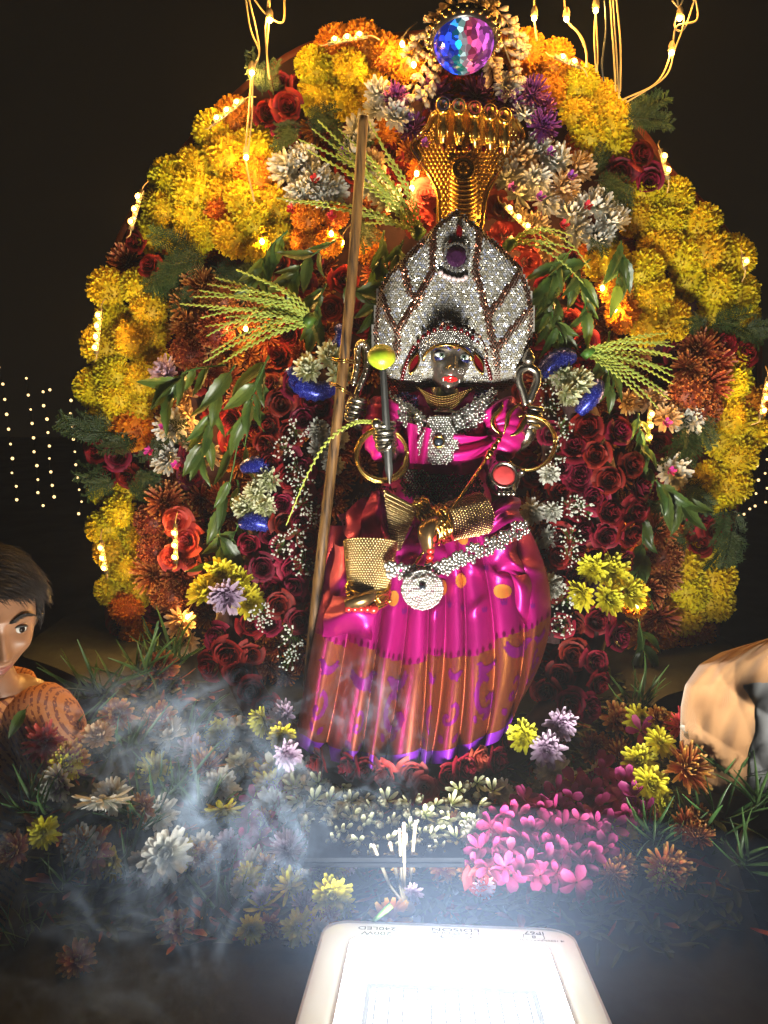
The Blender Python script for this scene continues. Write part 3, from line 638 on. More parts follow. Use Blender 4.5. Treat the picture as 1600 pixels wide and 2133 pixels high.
for lab, x, y, Y in [('bulb glowing between green ears and cobra, upper one', 868, 362, .02), ('bulb glowing between green ears and cobra, lower one', 858, 392, .03), ('bulb under white bunch above neem leaves', 690, 487, .02), ('bulb behind the reclining leaves right of bamboo', 712, 505, .04), ('bulb glowing through neem leaves over peach blooms', 440, 884, .03), ('bulb at orange side of bunch above reclining ears', 1255, 600, .03), ('bulb just above root of the reclining ears', 1281, 645, .03), ('bulb shining through the fanned green ears', 512, 685, .03), ('bulb shining in orange bunch above neem', 546, 503, .03), ('bulb at foot of arch beside yellow garland band', 391, 1284, .02), ('bulb in orange blooms beside cream buds', 838, 92, .04), ('bulb nestled in cream buds left of colour lamp', 862, 135, .02), ('bulb hidden in orange bloom beside rose garland foot', 1326, 1262, -.03), ('bulb glowing under orange bloom by leaf sprig', 1375, 1118, .07), ('bulb behind red roses beyond the hood', 1092, 485, .055)]:
    lone(lab, x, y, Y)
# hanging strings from above
def string(label, wires, bulbs, Y=.0, r=.0017, mat='wire', name='hanging_string', dim=False):
    t = thing(name, label, 'string lights' if bulbs else 'wire', P(*wires[0][0], Y), 'strings hanging from above')
    for px in wires:
        b = MB(); b.tube(spline([P(x, y, Y+.004*math.sin(i*2.3)) for i, (x, y) in enumerate(px)], 8*len(px)), r, 6); b.obj('wire', MAT[mat], t)
    for (x, y) in bulbs:
        link('bulb', bulb_me, t, Matrix.Translation(P(x, y, Y-.004)) @ Matrix.Scale(.0046, 4))
        b = MB(); b.lathe([(.0065, -.002), (.0065, .006), (.004, .012), (.002, .014)], 10, 0, P(x, y-8, Y)); b.obj('socket', MAT['wire'], t)
string('twin wire string dropping past crimson roses onto yellow bunch', [[(510, -20), (522, 60), (540, 110), (525, 150), (518, 240), (512, 330), (530, 420)], [(515, -20), (540, 100), (528, 150), (524, 250), (515, 330)]], [(525, 152), (513, 328)])
string('looped wire string with one bulb at top beside arch', [[(560, -20), (555, 40), (553, 70), (560, 160)], [(520, -15), (555, 30), (590, 45), (592, -20)], [(563, -20), (560, 50), (556, 110), (562, 165)]], [(562, 42)])
string('short string with bright bulb right of colour lamp', [[(1112, -20), (1113, 40), (1118, 85)]], [(1113, 38)])
string('string with bulb bending toward arch top lamps', [[(1175, -20), (1180, 40), (1205, 70), (1222, 110), (1220, 140)], [(1182, 45), (1215, 85), (1224, 140)]], [(1180, 40)])
string('string with orange bulb above the hanging cables', [[(1243, -20), (1241, 20), (1238, 80), (1242, 150)], [(1240, 25), (1245, 100), (1244, 150)]], [(1241, 22)])
string('bundle of straight orange cables dropping behind arch', [[(1270, -20), (1275, 60), (1283, 190)], [(1276, -20), (1282, 80), (1290, 205)], [(1282, -20), (1292, 90), (1292, 190)]], [], mat='wire')
string('thin dark green cable beside the orange cables', [[(1258, -20), (1262, 60), (1254, 130), (1258, 170)]], [], mat='wire_dark')
string('loose string with two bulbs looping down to arch edge', [[(1445, -20), (1452, 40), (1410, 55), (1400, 100), (1370, 170), (1296, 208)], [(1400, 0), (1425, 40), (1405, 105), (1385, 160), (1305, 213)], [(1410, -20), (1415, 45)], [(1450, -10), (1425, 60), (1405, 50), (1430, -20)]], [(1416, 38), (1399, 110)])
# far curtain of tiny lights
M_far = emis('far_light', (1.0, .66, .27), 2.6, False); b = MB(); b.ell((0, 0, 0), 1, 8, 6); far_me = b.mesh('far_bulb', M_far)
CUR = {'outermost far light string beside the boy': [(-2, 765), (6, 800), (10, 832), (14, 863), (18, 894), (22, 925), (26, 955), (25, 985), (34, 1013), (35, 1041)],
 'tallest far light string in dark between boy and arch': [(55, 788), (59, 823), (64, 853), (67, 882), (70, 912), (71, 941), (77, 970), (79, 999), (79, 1026), (90, 1053)],
 'far light string nearer the arch with orange last bulb': [(104, 812), (90, 816), (91, 845), (98, 873), (100, 901), (103, 929), (103, 955), (106, 983), (109, 1011), (113, 1035)],
 'far light string hugging ferns on arch flank': [(148, 834), (147, 861), (150, 888), (153, 915), (156, 941), (158, 968), (162, 995), (165, 1020), (170, 1045), (164, 1070)],
 'far light string just beyond long yellow flank, inner one': [(1563, 875), (1561, 905), (1552, 1020), (1550, 1040), (1538, 1074)],
 'far light string beyond arch, second from its edge': [(1582, 880), (1580, 912), (1577, 942), (1577, 970), (1580, 1000), (1575, 1028), (1562, 1060), (1550, 1071)],
 'far light string at photo border beyond arch': [(1598, 895), (1597, 925), (1598, 957), (1594, 986), (1598, 1017), (1595, 1046), (1573, 1054)]}
for lab, pt in CUR.items():
    t = thing('light_curtain_string', lab, 'string lights', P(*pt[0], 2.4), 'far curtain of tiny lights')
    b = MB(); b.tube([P(x, y, 2.4) for x, y in pt], .0022, 4); b.obj('wire', MAT['wire_dark'], t)
    for x, y in pt: link('bulb', far_me, t, Matrix.Translation(P(x, y, 2.4)) @ Matrix.Scale(random.uniform(.0055, .0085), 4))
# ------------------------------------------------------------------ colour lamp (faceted dome)
cl = thing('disco_lamp', 'glowing faceted colour lamp with beaded dark rim at arch top', 'lamp', P(967, 60, -.02))
c0 = P(966, 88, -.03); ax = Vector((0, -.42, -.91)).normalized(); M = frame(c0, ax, .056)
m, nt, p, out = nm('facet_glass'); nt.nodes.remove(p)
tc = N(nt, 'ShaderNodeTexCoord'); vo = N(nt, 'ShaderNodeTexVoronoi'); vo.inputs['Scale'].default_value = 5.5; nt.links.new(tc.outputs['Object'], vo.inputs[0])
no = N(nt, 'ShaderNodeTexNoise'); no.inputs['Scale'].default_value = 1.15; no.inputs['Detail'].default_value = 0; nt.links.new(vo.outputs['Position'], no.inputs[0])
sx = N(nt, 'ShaderNodeSeparateXYZ'); nt.links.new(vo.outputs['Position'], sx.inputs[0])
k = mth(nt, 'ADD', mth(nt, 'MULTIPLY_ADD', sx.outputs[0], .42), mth(nt, 'MULTIPLY', no.outputs[0], .25)); 
col = ramp(nt, [(.0, (.02, .03, .8)), (.34, (.03, .10, 1.)), (.42, (.02, .75, .55)), (.50, (.9, .8, .9)), (.58, (.95, .10, .22)), (.75, (.75, .12, .55)), (1, (.45, .10, .8))], k)
nt.nodes[-1]
for n_ in nt.nodes:
    if n_.type == 'MATH' and n_.operation == 'MULTIPLY_ADD': n_.inputs[2].default_value = .38
wn = N(nt, 'ShaderNodeTexWhiteNoise'); nt.links.new(vo.outputs['Position'], wn.inputs[0])
em = N(nt, 'ShaderNodeEmission'); nt.links.new(col, em.inputs[0]); nt.links.new(mth(nt, 'MULTIPLY_ADD', mth(nt, 'POWER', wn.outputs[0], 3.), 2.2), em.inputs[1]); em.inputs[1].links[0].from_node.inputs[2].default_value = .22
gl = N(nt, 'ShaderNodeBsdfGlossy'); gl.inputs['Roughness'].default_value = .08; ad = N(nt, 'ShaderNodeAddShader')
mx = N(nt, 'ShaderNodeMixShader'); mx.inputs[0].default_value = .12; nt.links.new(em.outputs[0], mx.inputs[1]); nt.links.new(gl.outputs[0], mx.inputs[2]); nt.links.new(mx.outputs[0], out.inputs[0])
b = MB(); b.grid(22, 9, lambda u, v: (math.cos(6.2832*u)*math.cos(v*1.5707*.999), math.sin(6.2832*u)*math.cos(v*1.5707*.999), .92*math.sin(v*1.5707)), close=True)
o = link('faceted_dome', b.mesh('faceted_dome', m, False), cl, M)
b = MB(); b.lathe([(1.0, .02), (1.12, -.02), (1.18, -.2), (1.05, -.5), (.6, -.75), (0, -.8)], 28)
link('lamp_base', b.mesh('lamp_base', plain('dark_lacquer', (.03, .02, .015), .25, .3)), cl, M)
b = MB()
for k in range(26):
    a = 6.2832*k/26
    b.ell((1.17*math.cos(a), 1.17*math.sin(a), -.06), .085, 8, 6); b.ell((1.16*math.cos(a+.12), 1.16*math.sin(a+.12), -.26), .07, 8, 6); b.ell((1.02*math.cos(a), 1.02*math.sin(a), -.46), .06, 6, 5)
link('gold_beading', b.mesh('gold_beading', MAT['gold']), cl, M)
# ------------------------------------------------------------------ floodlight lying on the table, facing up toward the idol
def rrect(w, h, r, n=6):
    out = []
    for cx, cy_, a0 in ((w-r, h-r, 0), (-w+r, h-r, 90), (-w+r, -h+r, 180), (w-r, -h+r, 270)):
        for i in range(n+1): a = R(a0+90*i/n); out.append((cx+r*math.cos(a), cy_+r*math.sin(a)))
    return out
fl_far = PZ(932, 1930, .060); TILT = R(17); YAW = R(-3.0)
FLW, FLH = .160, .154
fl_rot = Matrix.Rotation(YAW, 4, 'Z') @ Matrix.Rotation(-TILT, 4, 'X')
fl_org = fl_far - (fl_rot @ Vector((0, FLH, 0)))
FM = Matrix.Translation(fl_org) @ fl_rot
flood = thing('floodlight', 'big white rectangular floodlight lying face up before the idol', 'floodlight', fl_org-Vector((0, 0, .08)))
def sh(o, dy=-.046): return [(x, y+dy) for x, y in o]
def ringmesh(b, loops, m=0):             # loops: list of (outline, z)
    n = len(loops[0][0]); vs = [(x, y, z) for o, z in loops for x, y in o]
    b.add(vs, [(k*n+i, k*n+(i+1) % n, (k+1)*n+(i+1) % n, (k+1)*n+i) for k in range(len(loops)-1) for i in range(n)], 0, m)
M_alu = plain('white_painted_metal', (.55, .56, .58), .45, 0, .06, 30)
m_b, nt, p, out = nm('printed_glass_border'); p.inputs['Base Color'].default_value = (.70, .72, .74, 1); p.inputs['Roughness'].default_value = .15
tr = N(nt, 'ShaderNodeBsdfTranslucent'); tr.inputs[0].default_value = (.75, .8, .74, 1); mx = N(nt, 'ShaderNodeMixShader'); mx.inputs[0].default_value = .05
nt.links.new(p.outputs[0], mx.inputs[1]); nt.links.new(tr.outputs[0], mx.inputs[2]); nt.links.new(mx.outputs[0], out.inputs[0])
M_refl = plain('white_reflector', (.86, .87, .88), .5, 0, .02, 30)
b = MB(); ringmesh(b, [(rrect(FLW, FLH, .032), 0), (rrect(FLW-.036, FLH-.036, .020), 0), (rrect(FLW-.036, FLH-.036, .020), -.003)]); link('glass_border', b.mesh('glass_border', m_b, False), flood, FM)
b = MB(); ringmesh(b, [(rrect(FLW+.002, FLH+.002, .034), .002), (rrect(FLW, FLH, .032), .002), (rrect(FLW, FLH, .032), -.004)]); ringmesh(b, [(rrect(FLW+.002, FLH+.002, .034), .002), (rrect(FLW+.004, FLH+.004, .034), -.004), (rrect(FLW, FLH, .032), -.03), (rrect(FLW-.03, FLH-.03, .03), -.06), (rrect(FLW-.05, FLH-.05, .03), -.07), (rrect(.01, .01, .005), -.07)])
link('housing', b.mesh('housing', M_alu), flood, FM)
b = MB(); ringmesh(b, [(rrect(FLW-.020, FLH-.020, .022), -.004), (rrect(FLW-.026, FLH-.026, .022), -.007), (rrect(.113, .110, .010), -.014)]); link('reflector', b.mesh('reflector', M_refl), flood, FM)
b = MB(); ringmesh(b, [(sh(rrect(.097, .070, .006)), -.014), (sh(rrect(.0975, .0705, .006)), -.0105), (sh(rrect(.091, .064, .004)), -.0105), (sh(rrect(.091, .064, .004)), -.014)]); link('panel_rim', b.mesh('panel_rim', emis('rim_glow', (.84, .88, .9), .92, False), False), flood, FM)  # lit look of the rim put in as faint emission
m_e, nt, p, out = nm('led_floor_glow'); nt.nodes.remove(p); e = N(nt, 'ShaderNodeEmission'); e.inputs[0].default_value = (1.0, .97, .86, 1); e.inputs[1].default_value = FLOOD
nt.links.new(e.outputs[0], out.inputs[0])
b = MB(); b.add([(-.112, -.114, -.0135), (.112, -.114, -.0135), (.112, .108, -.0135), (-.112, .108, -.0135)], [(0, 1, 2, 3)]); link('led_floor_glow', b.mesh('led_floor_glow', m_e, False), flood, FM)  # glowing sheet spans the reflector floor too, standing for its lit white
b = MB()
for i in range(12): b.box((-.085+.0155*i, -.046, -.0125), (.0014, .062, .0008))
link('lens_ribs', b.mesh('lens_ribs', emis('lens_rib_glow', (.85, .9, .92), .85, False), False), flood, FM)  # ribs emit their own pale grey in place of lamp light
m_g, nt, p, out = nm('front_glass'); nt.nodes.remove(p); tr = N(nt, 'ShaderNodeBsdfTransparent'); gl = N(nt, 'ShaderNodeBsdfGlossy'); gl.inputs['Roughness'].default_value = .05
mx = N(nt, 'ShaderNodeMixShader'); mx.inputs[0].default_value = .05; nt.links.new(tr.outputs[0], mx.inputs[1]); nt.links.new(gl.outputs[0], mx.inputs[2]); nt.links.new(mx.outputs[0], out.inputs[0])
b = MB(); o_ = rrect(FLW-.0362, FLH-.0362, .020); b.add([(x, y, -.0015) for x, y in o_], [tuple(range(len(o_)))]); link('front_glass', b.mesh('front_glass', m_g, False), flood, FM)
b = MB(); b.box((0, -FLH-.04, -.05), (.02, .06, .004)); b.box((-.168, -.02, -.06), (.003, .06, .03)); b.box((.168, -.02, -.06), (.003, .06, .03)); link('bracket', b.mesh('bracket', M_alu, False), flood, FM)
M_print = plain('dark_print', (.045, .05, .055), .6)
def text(s, x, y, size, nm_='lettering', sx=1.0):
    cu = bpy.data.curves.new(nm_, 'FONT'); cu.body = s; cu.size = size; cu.align_x = 'CENTER'; cu.align_y = 'CENTER'; cu.extrude = .0001; cu.materials.append(M_print)
    tmp = bpy.data.objects.new('tmp', cu); COL.objects.link(tmp); dg = bpy.context.evaluated_depsgraph_get(); dg.update()
    me = bpy.data.meshes.new_from_object(tmp.evaluated_get(dg)); bpy.data.objects.remove(tmp); bpy.data.curves.remove(cu)
    return link(nm_, me, flood, FM @ Matrix.Translation((x, y, .0007)) @ Matrix.Rotation(math.pi, 4, 'Z') @ Matrix.Diagonal((sx, 1, 1, 1)))
yb0 = FLH-.019
text('200W', -.092, yb0-.0095, .0125, sx=1.25); text('240LED', -.092, yb0+.0045, .0125, sx=1.25); text('EDISON', .010, yb0+.0085, .0125, sx=1.45); text('LIFE STONE', .010, yb0-.001, .0080, sx=1.5)
text('IP67', .112, yb0+.0085, .0115, sx=1.3); text('IS 10322(PART 5/SEC 5)', .112, yb0-.0125, .0052, sx=1.35); text('8', .110, yb0-.0028, .0095, sx=1.3)
text('LS', .010, yb0-.0115, .0085, 'logo_lettering', 1.4)
b = MB()
for rx, ry in ((.0205, .0066),):
    vs = []; n = 32
    for k, (a_, c_) in enumerate(((rx, ry), (rx-.0022, ry-.0013))): vs += [(.010+a_*math.cos(6.2832*i/n), yb0-.0115+c_*math.sin(6.2832*i/n), .0008) for i in range(n)]
    b.add(vs, [(i, (i+1) % n, n+(i+1) % n, n+i) for i in range(n)])
link('logo_ring', b.mesh('logo_ring', M_print, False), flood, FM)
b = MB(); ringmesh(b, [([(x+.110, y+yb0-.0028) for x, y in rrect(.0135, .0062, .001)], .0008), ([(x+.110, y+yb0-.0028) for x, y in rrect(.0125, .0053, .001)], .0008)]); link('mark_frame', b.mesh('mark_frame', M_print, False), flood, FM)
# ------------------------------------------------------------------ great rose garland hung round the idol
def GYf(py): return interp(py, [740, 900, 1050, 1200, 1400, 1500, 1600, 1680], [-.01, -.02, -.04, -.07, -.15, -.25, -.365, -.40])
garl = thing('rose_garland', 'thick crimson rose garland with yellow white and blue bands framing idol', 'garland', P(860, 1650, -.40))
def gpart(t, poly, kinds, sp, size, seed, part=None, Yf=GYf, bulge=.035, margin=10, jit=.3, dy=0., tilt=.25):
    r = random.Random(seed); cx = sum(p[0] for p in poly)/len(poly); cy_ = sum(p[1] for p in poly)/len(poly)
    md = max(edge_dist(x, y, poly) for x, y in pack(poly, 18, seed))
    for (x, y) in pack(poly, sp, seed, margin):
        k = r.choices([q[0] for q in kinds], [q[1] for q in kinds])[0]; e = min(1, edge_dist(x, y, poly)/md)
        yy = Yf(y)+dy-bulge*(1-(1-e)**2)+r.uniform(-.005, .005)
        setp(k, part or k, t, P(x, y, yy), ((x-cx)/120, -1, tilt-(y-cy_)/400), size*SC(x, y, yy), r, jit=jit)
RO = [('rose', 1)]; YL = [('yellow_mum', 3), ('lilac_mum', 1)]
core = spline([P(x, y, GYf(y)+.03) for x, y in [(665, 760), (600, 850), (570, 960), (545, 1050), (545, 1150), (500, 1230), (480, 1320), (510, 1420), (570, 1510), (680, 1585), (800, 1615), (880, 1625), (960, 1605), (1050, 1560), (1110, 1525), (1190, 1430), (1225, 1350), (1255, 1220), (1260, 1100), (1250, 980), (1220, 880), (1170, 780)]], 120)
b = MB(); b.tube(core, .032, 10); b.obj('cord', plain('garland_core', (.03, .008, .008), .9), garl)
for i, (poly, kinds, sp, size) in enumerate([
    ([(545, 800), (620, 780), (660, 840), (640, 900), (600, 960), (530, 965), (520, 900), (560, 850)], RO, 38, 33),
    ([(530, 960), (600, 940), (620, 1000), (600, 1110), (575, 1100), (575, 990), (520, 970)], RO, 38, 32),
    ([(510, 1105), (600, 1100), (630, 1180), (600, 1260), (530, 1210), (500, 1180)], RO, 38, 33),
    ([(560, 1230), (640, 1230), (640, 1330), (580, 1330), (530, 1290)], RO, 40, 32),
    ([(420, 1290), (525, 1275), (545, 1340), (530, 1410), (440, 1410), (415, 1350)], RO, 42, 37),
    ([(470, 1410), (560, 1410), (600, 1500), (540, 1510), (490, 1480)], RO, 41, 34),
    ([(610, 1560), (680, 1570), (800, 1600), (920, 1590), (1000, 1540), (1060, 1530), (1100, 1570), (1040, 1610), (940, 1640), (860, 1680), (760, 1640), (660, 1610)], [('rose', 1), ('coral_rose', 1)], 35, 37),  # coral mixed in: brighter lighting put into the rose colour
    ([(1190, 1285), (1290, 1280), (1300, 1340), (1270, 1420), (1230, 1490), (1150, 1490), (1110, 1460), (1150, 1390), (1170, 1330)], RO, 41, 36),
    ([(1180, 870), (1270, 860), (1330, 920), (1340, 1020), (1340, 1110), (1310, 1190), (1230, 1170), (1220, 1090), (1190, 1000), (1165, 930)], RO, 41, 36)]):
    gpart(garl, poly, kinds, sp, size, 60+i, 'rose')
for i, (poly, kinds, sp, size, part) in enumerate([
    ([(615, 745), (660, 720), (715, 730), (715, 790), (680, 810), (635, 790)], [('cream_mum', 1)], 40, 40, 'white_bloom'),
    ([(490, 990), (575, 985), (575, 1065), (500, 1070)], [('cream_mum', 1)], 36, 34, 'white_bloom'),
    ([(410, 1195), (470, 1180), (525, 1215), (525, 1270), (460, 1290), (410, 1265)], YL, 40, 40, 'yellow_bloom'),
    ([(530, 1490), (580, 1460), (610, 1490), (625, 1560), (600, 1590), (545, 1550)], YL, 40, 36, 'yellow_bloom'),
    ([(1065, 1530), (1100, 1490), (1150, 1480), (1200, 1500), (1170, 1540), (1130, 1590), (1090, 1580)], YL, 44, 40, 'yellow_bloom'),
    ([(1185, 1240), (1200, 1180), (1260, 1165), (1325, 1210), (1320, 1260), (1280, 1285), (1200, 1270)], YL, 40, 40, 'yellow_bloom'),
    ([(1140, 800), (1180, 765), (1225, 790), (1220, 845), (1170, 855)], [('cream_mum', 1)], 36, 38, 'white_bloom')]):
    gpart(garl, poly, kinds, sp, size, 80+i, part, dy=-.045 if i in (3, 4) else -.012, jit=.45)
m_bl, nt, p, out = nm('blue_glitter'); vo = N(nt, 'ShaderNodeTexVoronoi'); vo.inputs['Scale'].default_value = 520.; nt.links.new(N(nt, 'ShaderNodeTexCoord').outputs['Object'], vo.inputs[0])
nt.links.new(ramp(nt, [(0, (.006, .008, .10)), (.7, (.02, .03, .35)), (1, (.25, .3, .9))], vo.outputs['Color']), p.inputs['Base Color']); p.inputs['Metallic'].default_value = .5; p.inputs['Roughness'].default_value = .3
bp = N(nt, 'ShaderNodeBump'); bp.inputs['Strength'].default_value = 1.; bp.inputs['Distance'].default_value = .002; nt.links.new(vo.outputs['Color'], bp.inputs['Height']); nt.links.new(bp.outputs[0], p.inputs['Normal'])
def band(px, rad, dy=-.02, wob=3.):
    b = MB(); sp = spline([P(x, y, GYf(y)+dy-.012*math.sin(math.pi*i/(len(px)-1))) for i, (x, y) in enumerate(px)], 20)
    b.tube(sp, [rad*SC(*px[0], -.05)*(math.sin(math.pi*(.12+.76*i/20))**.5)*(1+.10*math.sin(i*wob)) for i in range(21)], 14); b.obj('glitter_band', m_bl, garl)
band([(604, 770), (625, 800), (660, 815), (700, 805)], 22); band([(505, 975), (540, 968), (582, 990)], 18); band([(502, 1090), (530, 1085), (568, 1098)], 19); band([(1125, 780), (1160, 750), (1195, 742)], 22); band([(1248, 795), (1235, 825), (1205, 860)], 18); band([(690, 735), (715, 700), (705, 680)], 16)
for lab, polys, br, seed in (('inner strand of white blooms roses and baby breath beside bamboo', [([(650, 850), (700, 830), (720, 880), (700, 990), (650, 980)], [('white_mum', 2), ('rose', 1)]), ([(610, 1130), (660, 1100), (660, 1240), (600, 1250)], [('rose', 1)]), ([(620, 960), (670, 1000), (660, 1100), (610, 1100)], RO)],
        [(605, 895), (590, 935), (610, 985), (640, 1000), (635, 1050), (650, 1085), (615, 1125), (600, 1150), (550, 1270), (540, 1290), (600, 1330), (630, 1180), (610, 1370)], 95),
    ('inner strand of white blooms roses and baby breath beyond bangles', [([(1100, 960), (1160, 960), (1170, 1010), (1110, 1010)], [('white_mum', 1)]), ([(1090, 1040), (1160, 1030), (1165, 1080), (1100, 1085)], [('white_mum', 1)]), ([(1100, 1110), (1165, 1105), (1170, 1150), (1110, 1155)], [('white_mum', 1)]), ([(1120, 1195), (1160, 1190), (1160, 1250), (1125, 1240)], [('white_mum', 1)]), ([(1165, 960), (1220, 1000), (1220, 1120), (1190, 1260), (1150, 1280), (1140, 1100), (1160, 1010)], RO), ([(1140, 1270), (1190, 1270), (1180, 1330), (1140, 1340)], RO), ([(1110, 880), (1150, 860), (1170, 920), (1120, 940)], [('white_mum', 1), ('rose', 2)])],
        [(1195, 1045), (1200, 1070), (1190, 1130), (1200, 1160), (1165, 900), (1160, 940), (1160, 1290), (1170, 1260), (1140, 810), (1150, 840)], 96)):
    t = thing('inner_garland', lab, 'garland', P(660 if seed == 95 else 1150, 830, -.03)); k = 0
    sp = spline([P(x, y, GYf(y)+.02) for x, y in ([(690, 820), (670, 960), (640, 1100), (630, 1200), (600, 1340)] if seed == 95 else [(1140, 850), (1150, 980), (1160, 1100), (1150, 1340)])], 40); b = MB(); b.tube(sp, .018, 8); b.obj('cord', bpy.data.materials['garland_core'], t)
    for poly, kinds in polys: k += 1; gpart(t, poly, kinds, 38, 33, seed*10+k, dy=-.0, margin=8, part='bloom')
    r = random.Random(seed)
    for x, y in br:
        for q in range(1): setp('breath', 'baby_breath_spray', t, P(x+r.uniform(-18, 18), y+r.uniform(-14, 14), GYf(y)-.055), (r.uniform(-.3, .3), -1, .2), 27*SC(x, y, -.1), r)
# ------------------------------------------------------------------ bunches of braided green ears
def ears(label, base, tips, Y0, Y1, seed, sag=0., bow=.12, rr=.0032, name='green_ear_bunch'):
    t = thing(name, label, 'green ears', P(*base, Y0), 'bunches of braided green ears'); r = random.Random(seed)
    for i, (x, y) in enumerate(tips):
        bx, by = base[0]+r.uniform(-9, 9), base[1]+r.uniform(-8, 8); yy = Y1+r.uniform(-.03, .02); dx, dy = x-bx, y-by; L = math.hypot(dx, dy); k = bow*r.uniform(.6, 1.3)*(1 if (i % 3) else .4)
        nx, ny = (-dy/L, dx/L); 
        if ny > 0: nx, ny = -nx, -ny
        pt = [P(bx, by, Y0), P(bx+dx*.35+nx*L*k, by+dy*.35+ny*L*k, Y0*.55+yy*.45-.02), P(bx+dx*.7+nx*L*k*.8, by+dy*.7+ny*L*k*.8+sag, yy-.01), P(x, y+sag*1.5, yy)]
        ear_mb(pt, rr).obj('green_ear', MAT['ear'], t)
    b = MB(); b.tube([P(base[0]-6, base[1]-6, Y0), P(base[0]+6, base[1]+6, Y0-.004)], .014, 10); b.obj('binding', MAT['green'], t)
rr_ = random.Random(3)
ears('upright bunch of braided green ears leaning across bamboo top', (872, 485), [(662, 250), (690, 300), (622, 290), (705, 268), (640, 312), (668, 330), (575, 412), (625, 418), (690, 434), (768, 252), (792, 300), (700, 320), (735, 340), (760, 466), (740, 300), (650, 268), (800, 330)], -.03, -.05, 1, 0, .09)
ears('fanned bunch of braided green ears left of bamboo', (645, 668), [(375, 633), (402, 618), (432, 592), (448, 578), (492, 562), (418, 662), (428, 680), (440, 735), (424, 755), (453, 762), (480, 604), (532, 580), (436, 645), (500, 620), (460, 700), (470, 660), (520, 700), (500, 730), (415, 605), (455, 620), (540, 640), (480, 740), (430, 700)], -.05, -.06, 2, 0, .10)
ears('reclining bunch of braided green ears near yellow bunch', (1225, 735), [(1400, 770), (1405, 722), (1402, 800), (1396, 832), (1372, 852), (1412, 748), (1360, 700), (1392, 694), (1405, 785), (1385, 815), (1360, 800), (1400, 740), (1340, 830), (1370, 740), (1395, 712), (1350, 770), (1380, 770)], -.03, -.05, 3, 0, .06)
ears('small arching spray of yellow-green ears beside crystal hood', (1062, 508), [(1200, 522), (1230, 560), (1192, 492), (1215, 590), (1170, 530), (1150, 505)], -.02, -.04, 4, 0, .22, .0026)
t = thing('single_green_ear', 'single long green ear hanging from silver fist across bamboo', 'green ear', P(778, 878, -.26)); ear_mb([P(778, 878, -.25), P(735, 882, -.26), P(682, 920, -.27), P(640, 990, -.27), P(596, 1094, -.26)], .0031, .0058).obj('green_ear', MAT['ear'], t)
# ------------------------------------------------------------------ golden five-headed cobra behind the hood
naga = thing('golden_cobra', 'golden five-headed cobra with scaled hood rising behind idol', 'cobra figure', P(957, 470, .03))
out_px = [(915, 490), (914, 415), (902, 378), (875, 338), (857, 308), (866, 286), (890, 262), (905, 235), (960, 225), (1062, 238), (1080, 256), (1091, 282), (1085, 307), (1056, 342), (1032, 372), (1013, 412), (1002, 490)]
def ny_(x, y): return .035-.030*math.exp(-((x-962)/60)**2)+.02*((x-962)/110)**2
b = MB(); cells = []
xs = list(range(850, 1098, 4)); ys = list(range(222, 492, 4)); idx = {}
for y in ys:
    for x in xs:
        if inpoly(x, y, out_px) or inpoly(x+5, y, out_px) or inpoly(x-5, y, out_px) or inpoly(x, y+5, out_px) or inpoly(x, y-5, out_px): idx[(x, y)] = len(cells); cells.append(P(x, y, ny_(x, y)))
nb = len(cells); fs = []
for (x, y), i in idx.items():
    q = [idx.get((x+4, y)), idx.get((x+4, y+4)), idx.get((x, y+4))]
    if None not in q: fs.append((i, q[0], q[1], q[2])); fs.append((i+nb, q[2]+nb, q[1]+nb, q[0]+nb))
b.add(cells+[c+Vector((0, .012, 0)) for c in cells], fs); b.obj('hood_plate', MAT['gold'], naga)
b = MB(); loop = [P(x, y, ny_(x, y)-.002) for x, y in out_px]; b.tube(spline(loop, 80), .0038, 6); b.obj('edge_moulding', MAT['gold'], naga)
b = MB()
for j in range(28):
    for i in range(30):
        x = 850+i*9+(4.5 if j % 2 else 0); y = 262+j*8.6
        if inpoly(x, y, out_px) and edge_dist(x, y, out_px) > 7 and not (abs(x-966) < 30 and y > 318) and not (905 < x < 1066 and y < 300): b.ell(P(x, y, ny_(x, y)-.002), (.0036, .003, .0042), 7, 5)
o = b.obj('scales', MAT['gold'], naga); o['kind'] = 'stuff'
b = MB()
for k in range(9):
    y = 372+k*9.5; b.tube(spline([P(938, y-6, .008), P(952, y+2, -.004), P(966, y+5, -.008), P(982, y+2, -.004), P(995, y-6, .008)], 10), .0042, 7)
b.obj('belly_plates', MAT['gold'], naga)
b = MB(); cm = P(965, 352, -.004); Mm = frame(cm, (0, -1, .1), 1).to_3x3()
b.lathe([(0, .006), (.012, .005), (.017, .002), (.019, .005), (.022, .004), (.023, -.004)], 24, 0, cm, Mm)
for k in range(22): a = 6.2832*k/22; b.ell(cm+Mm @ Vector((.026*math.cos(a), .026*math.sin(a), .001)), .0026, 6, 4)
for k in range(6): a = 6.2832*k/6; b.ell(cm+Mm @ Vector((.009*math.cos(a), .009*math.sin(a), .006)), .0032, 6, 4)
b.obj('medallion', MAT['gold'], naga)
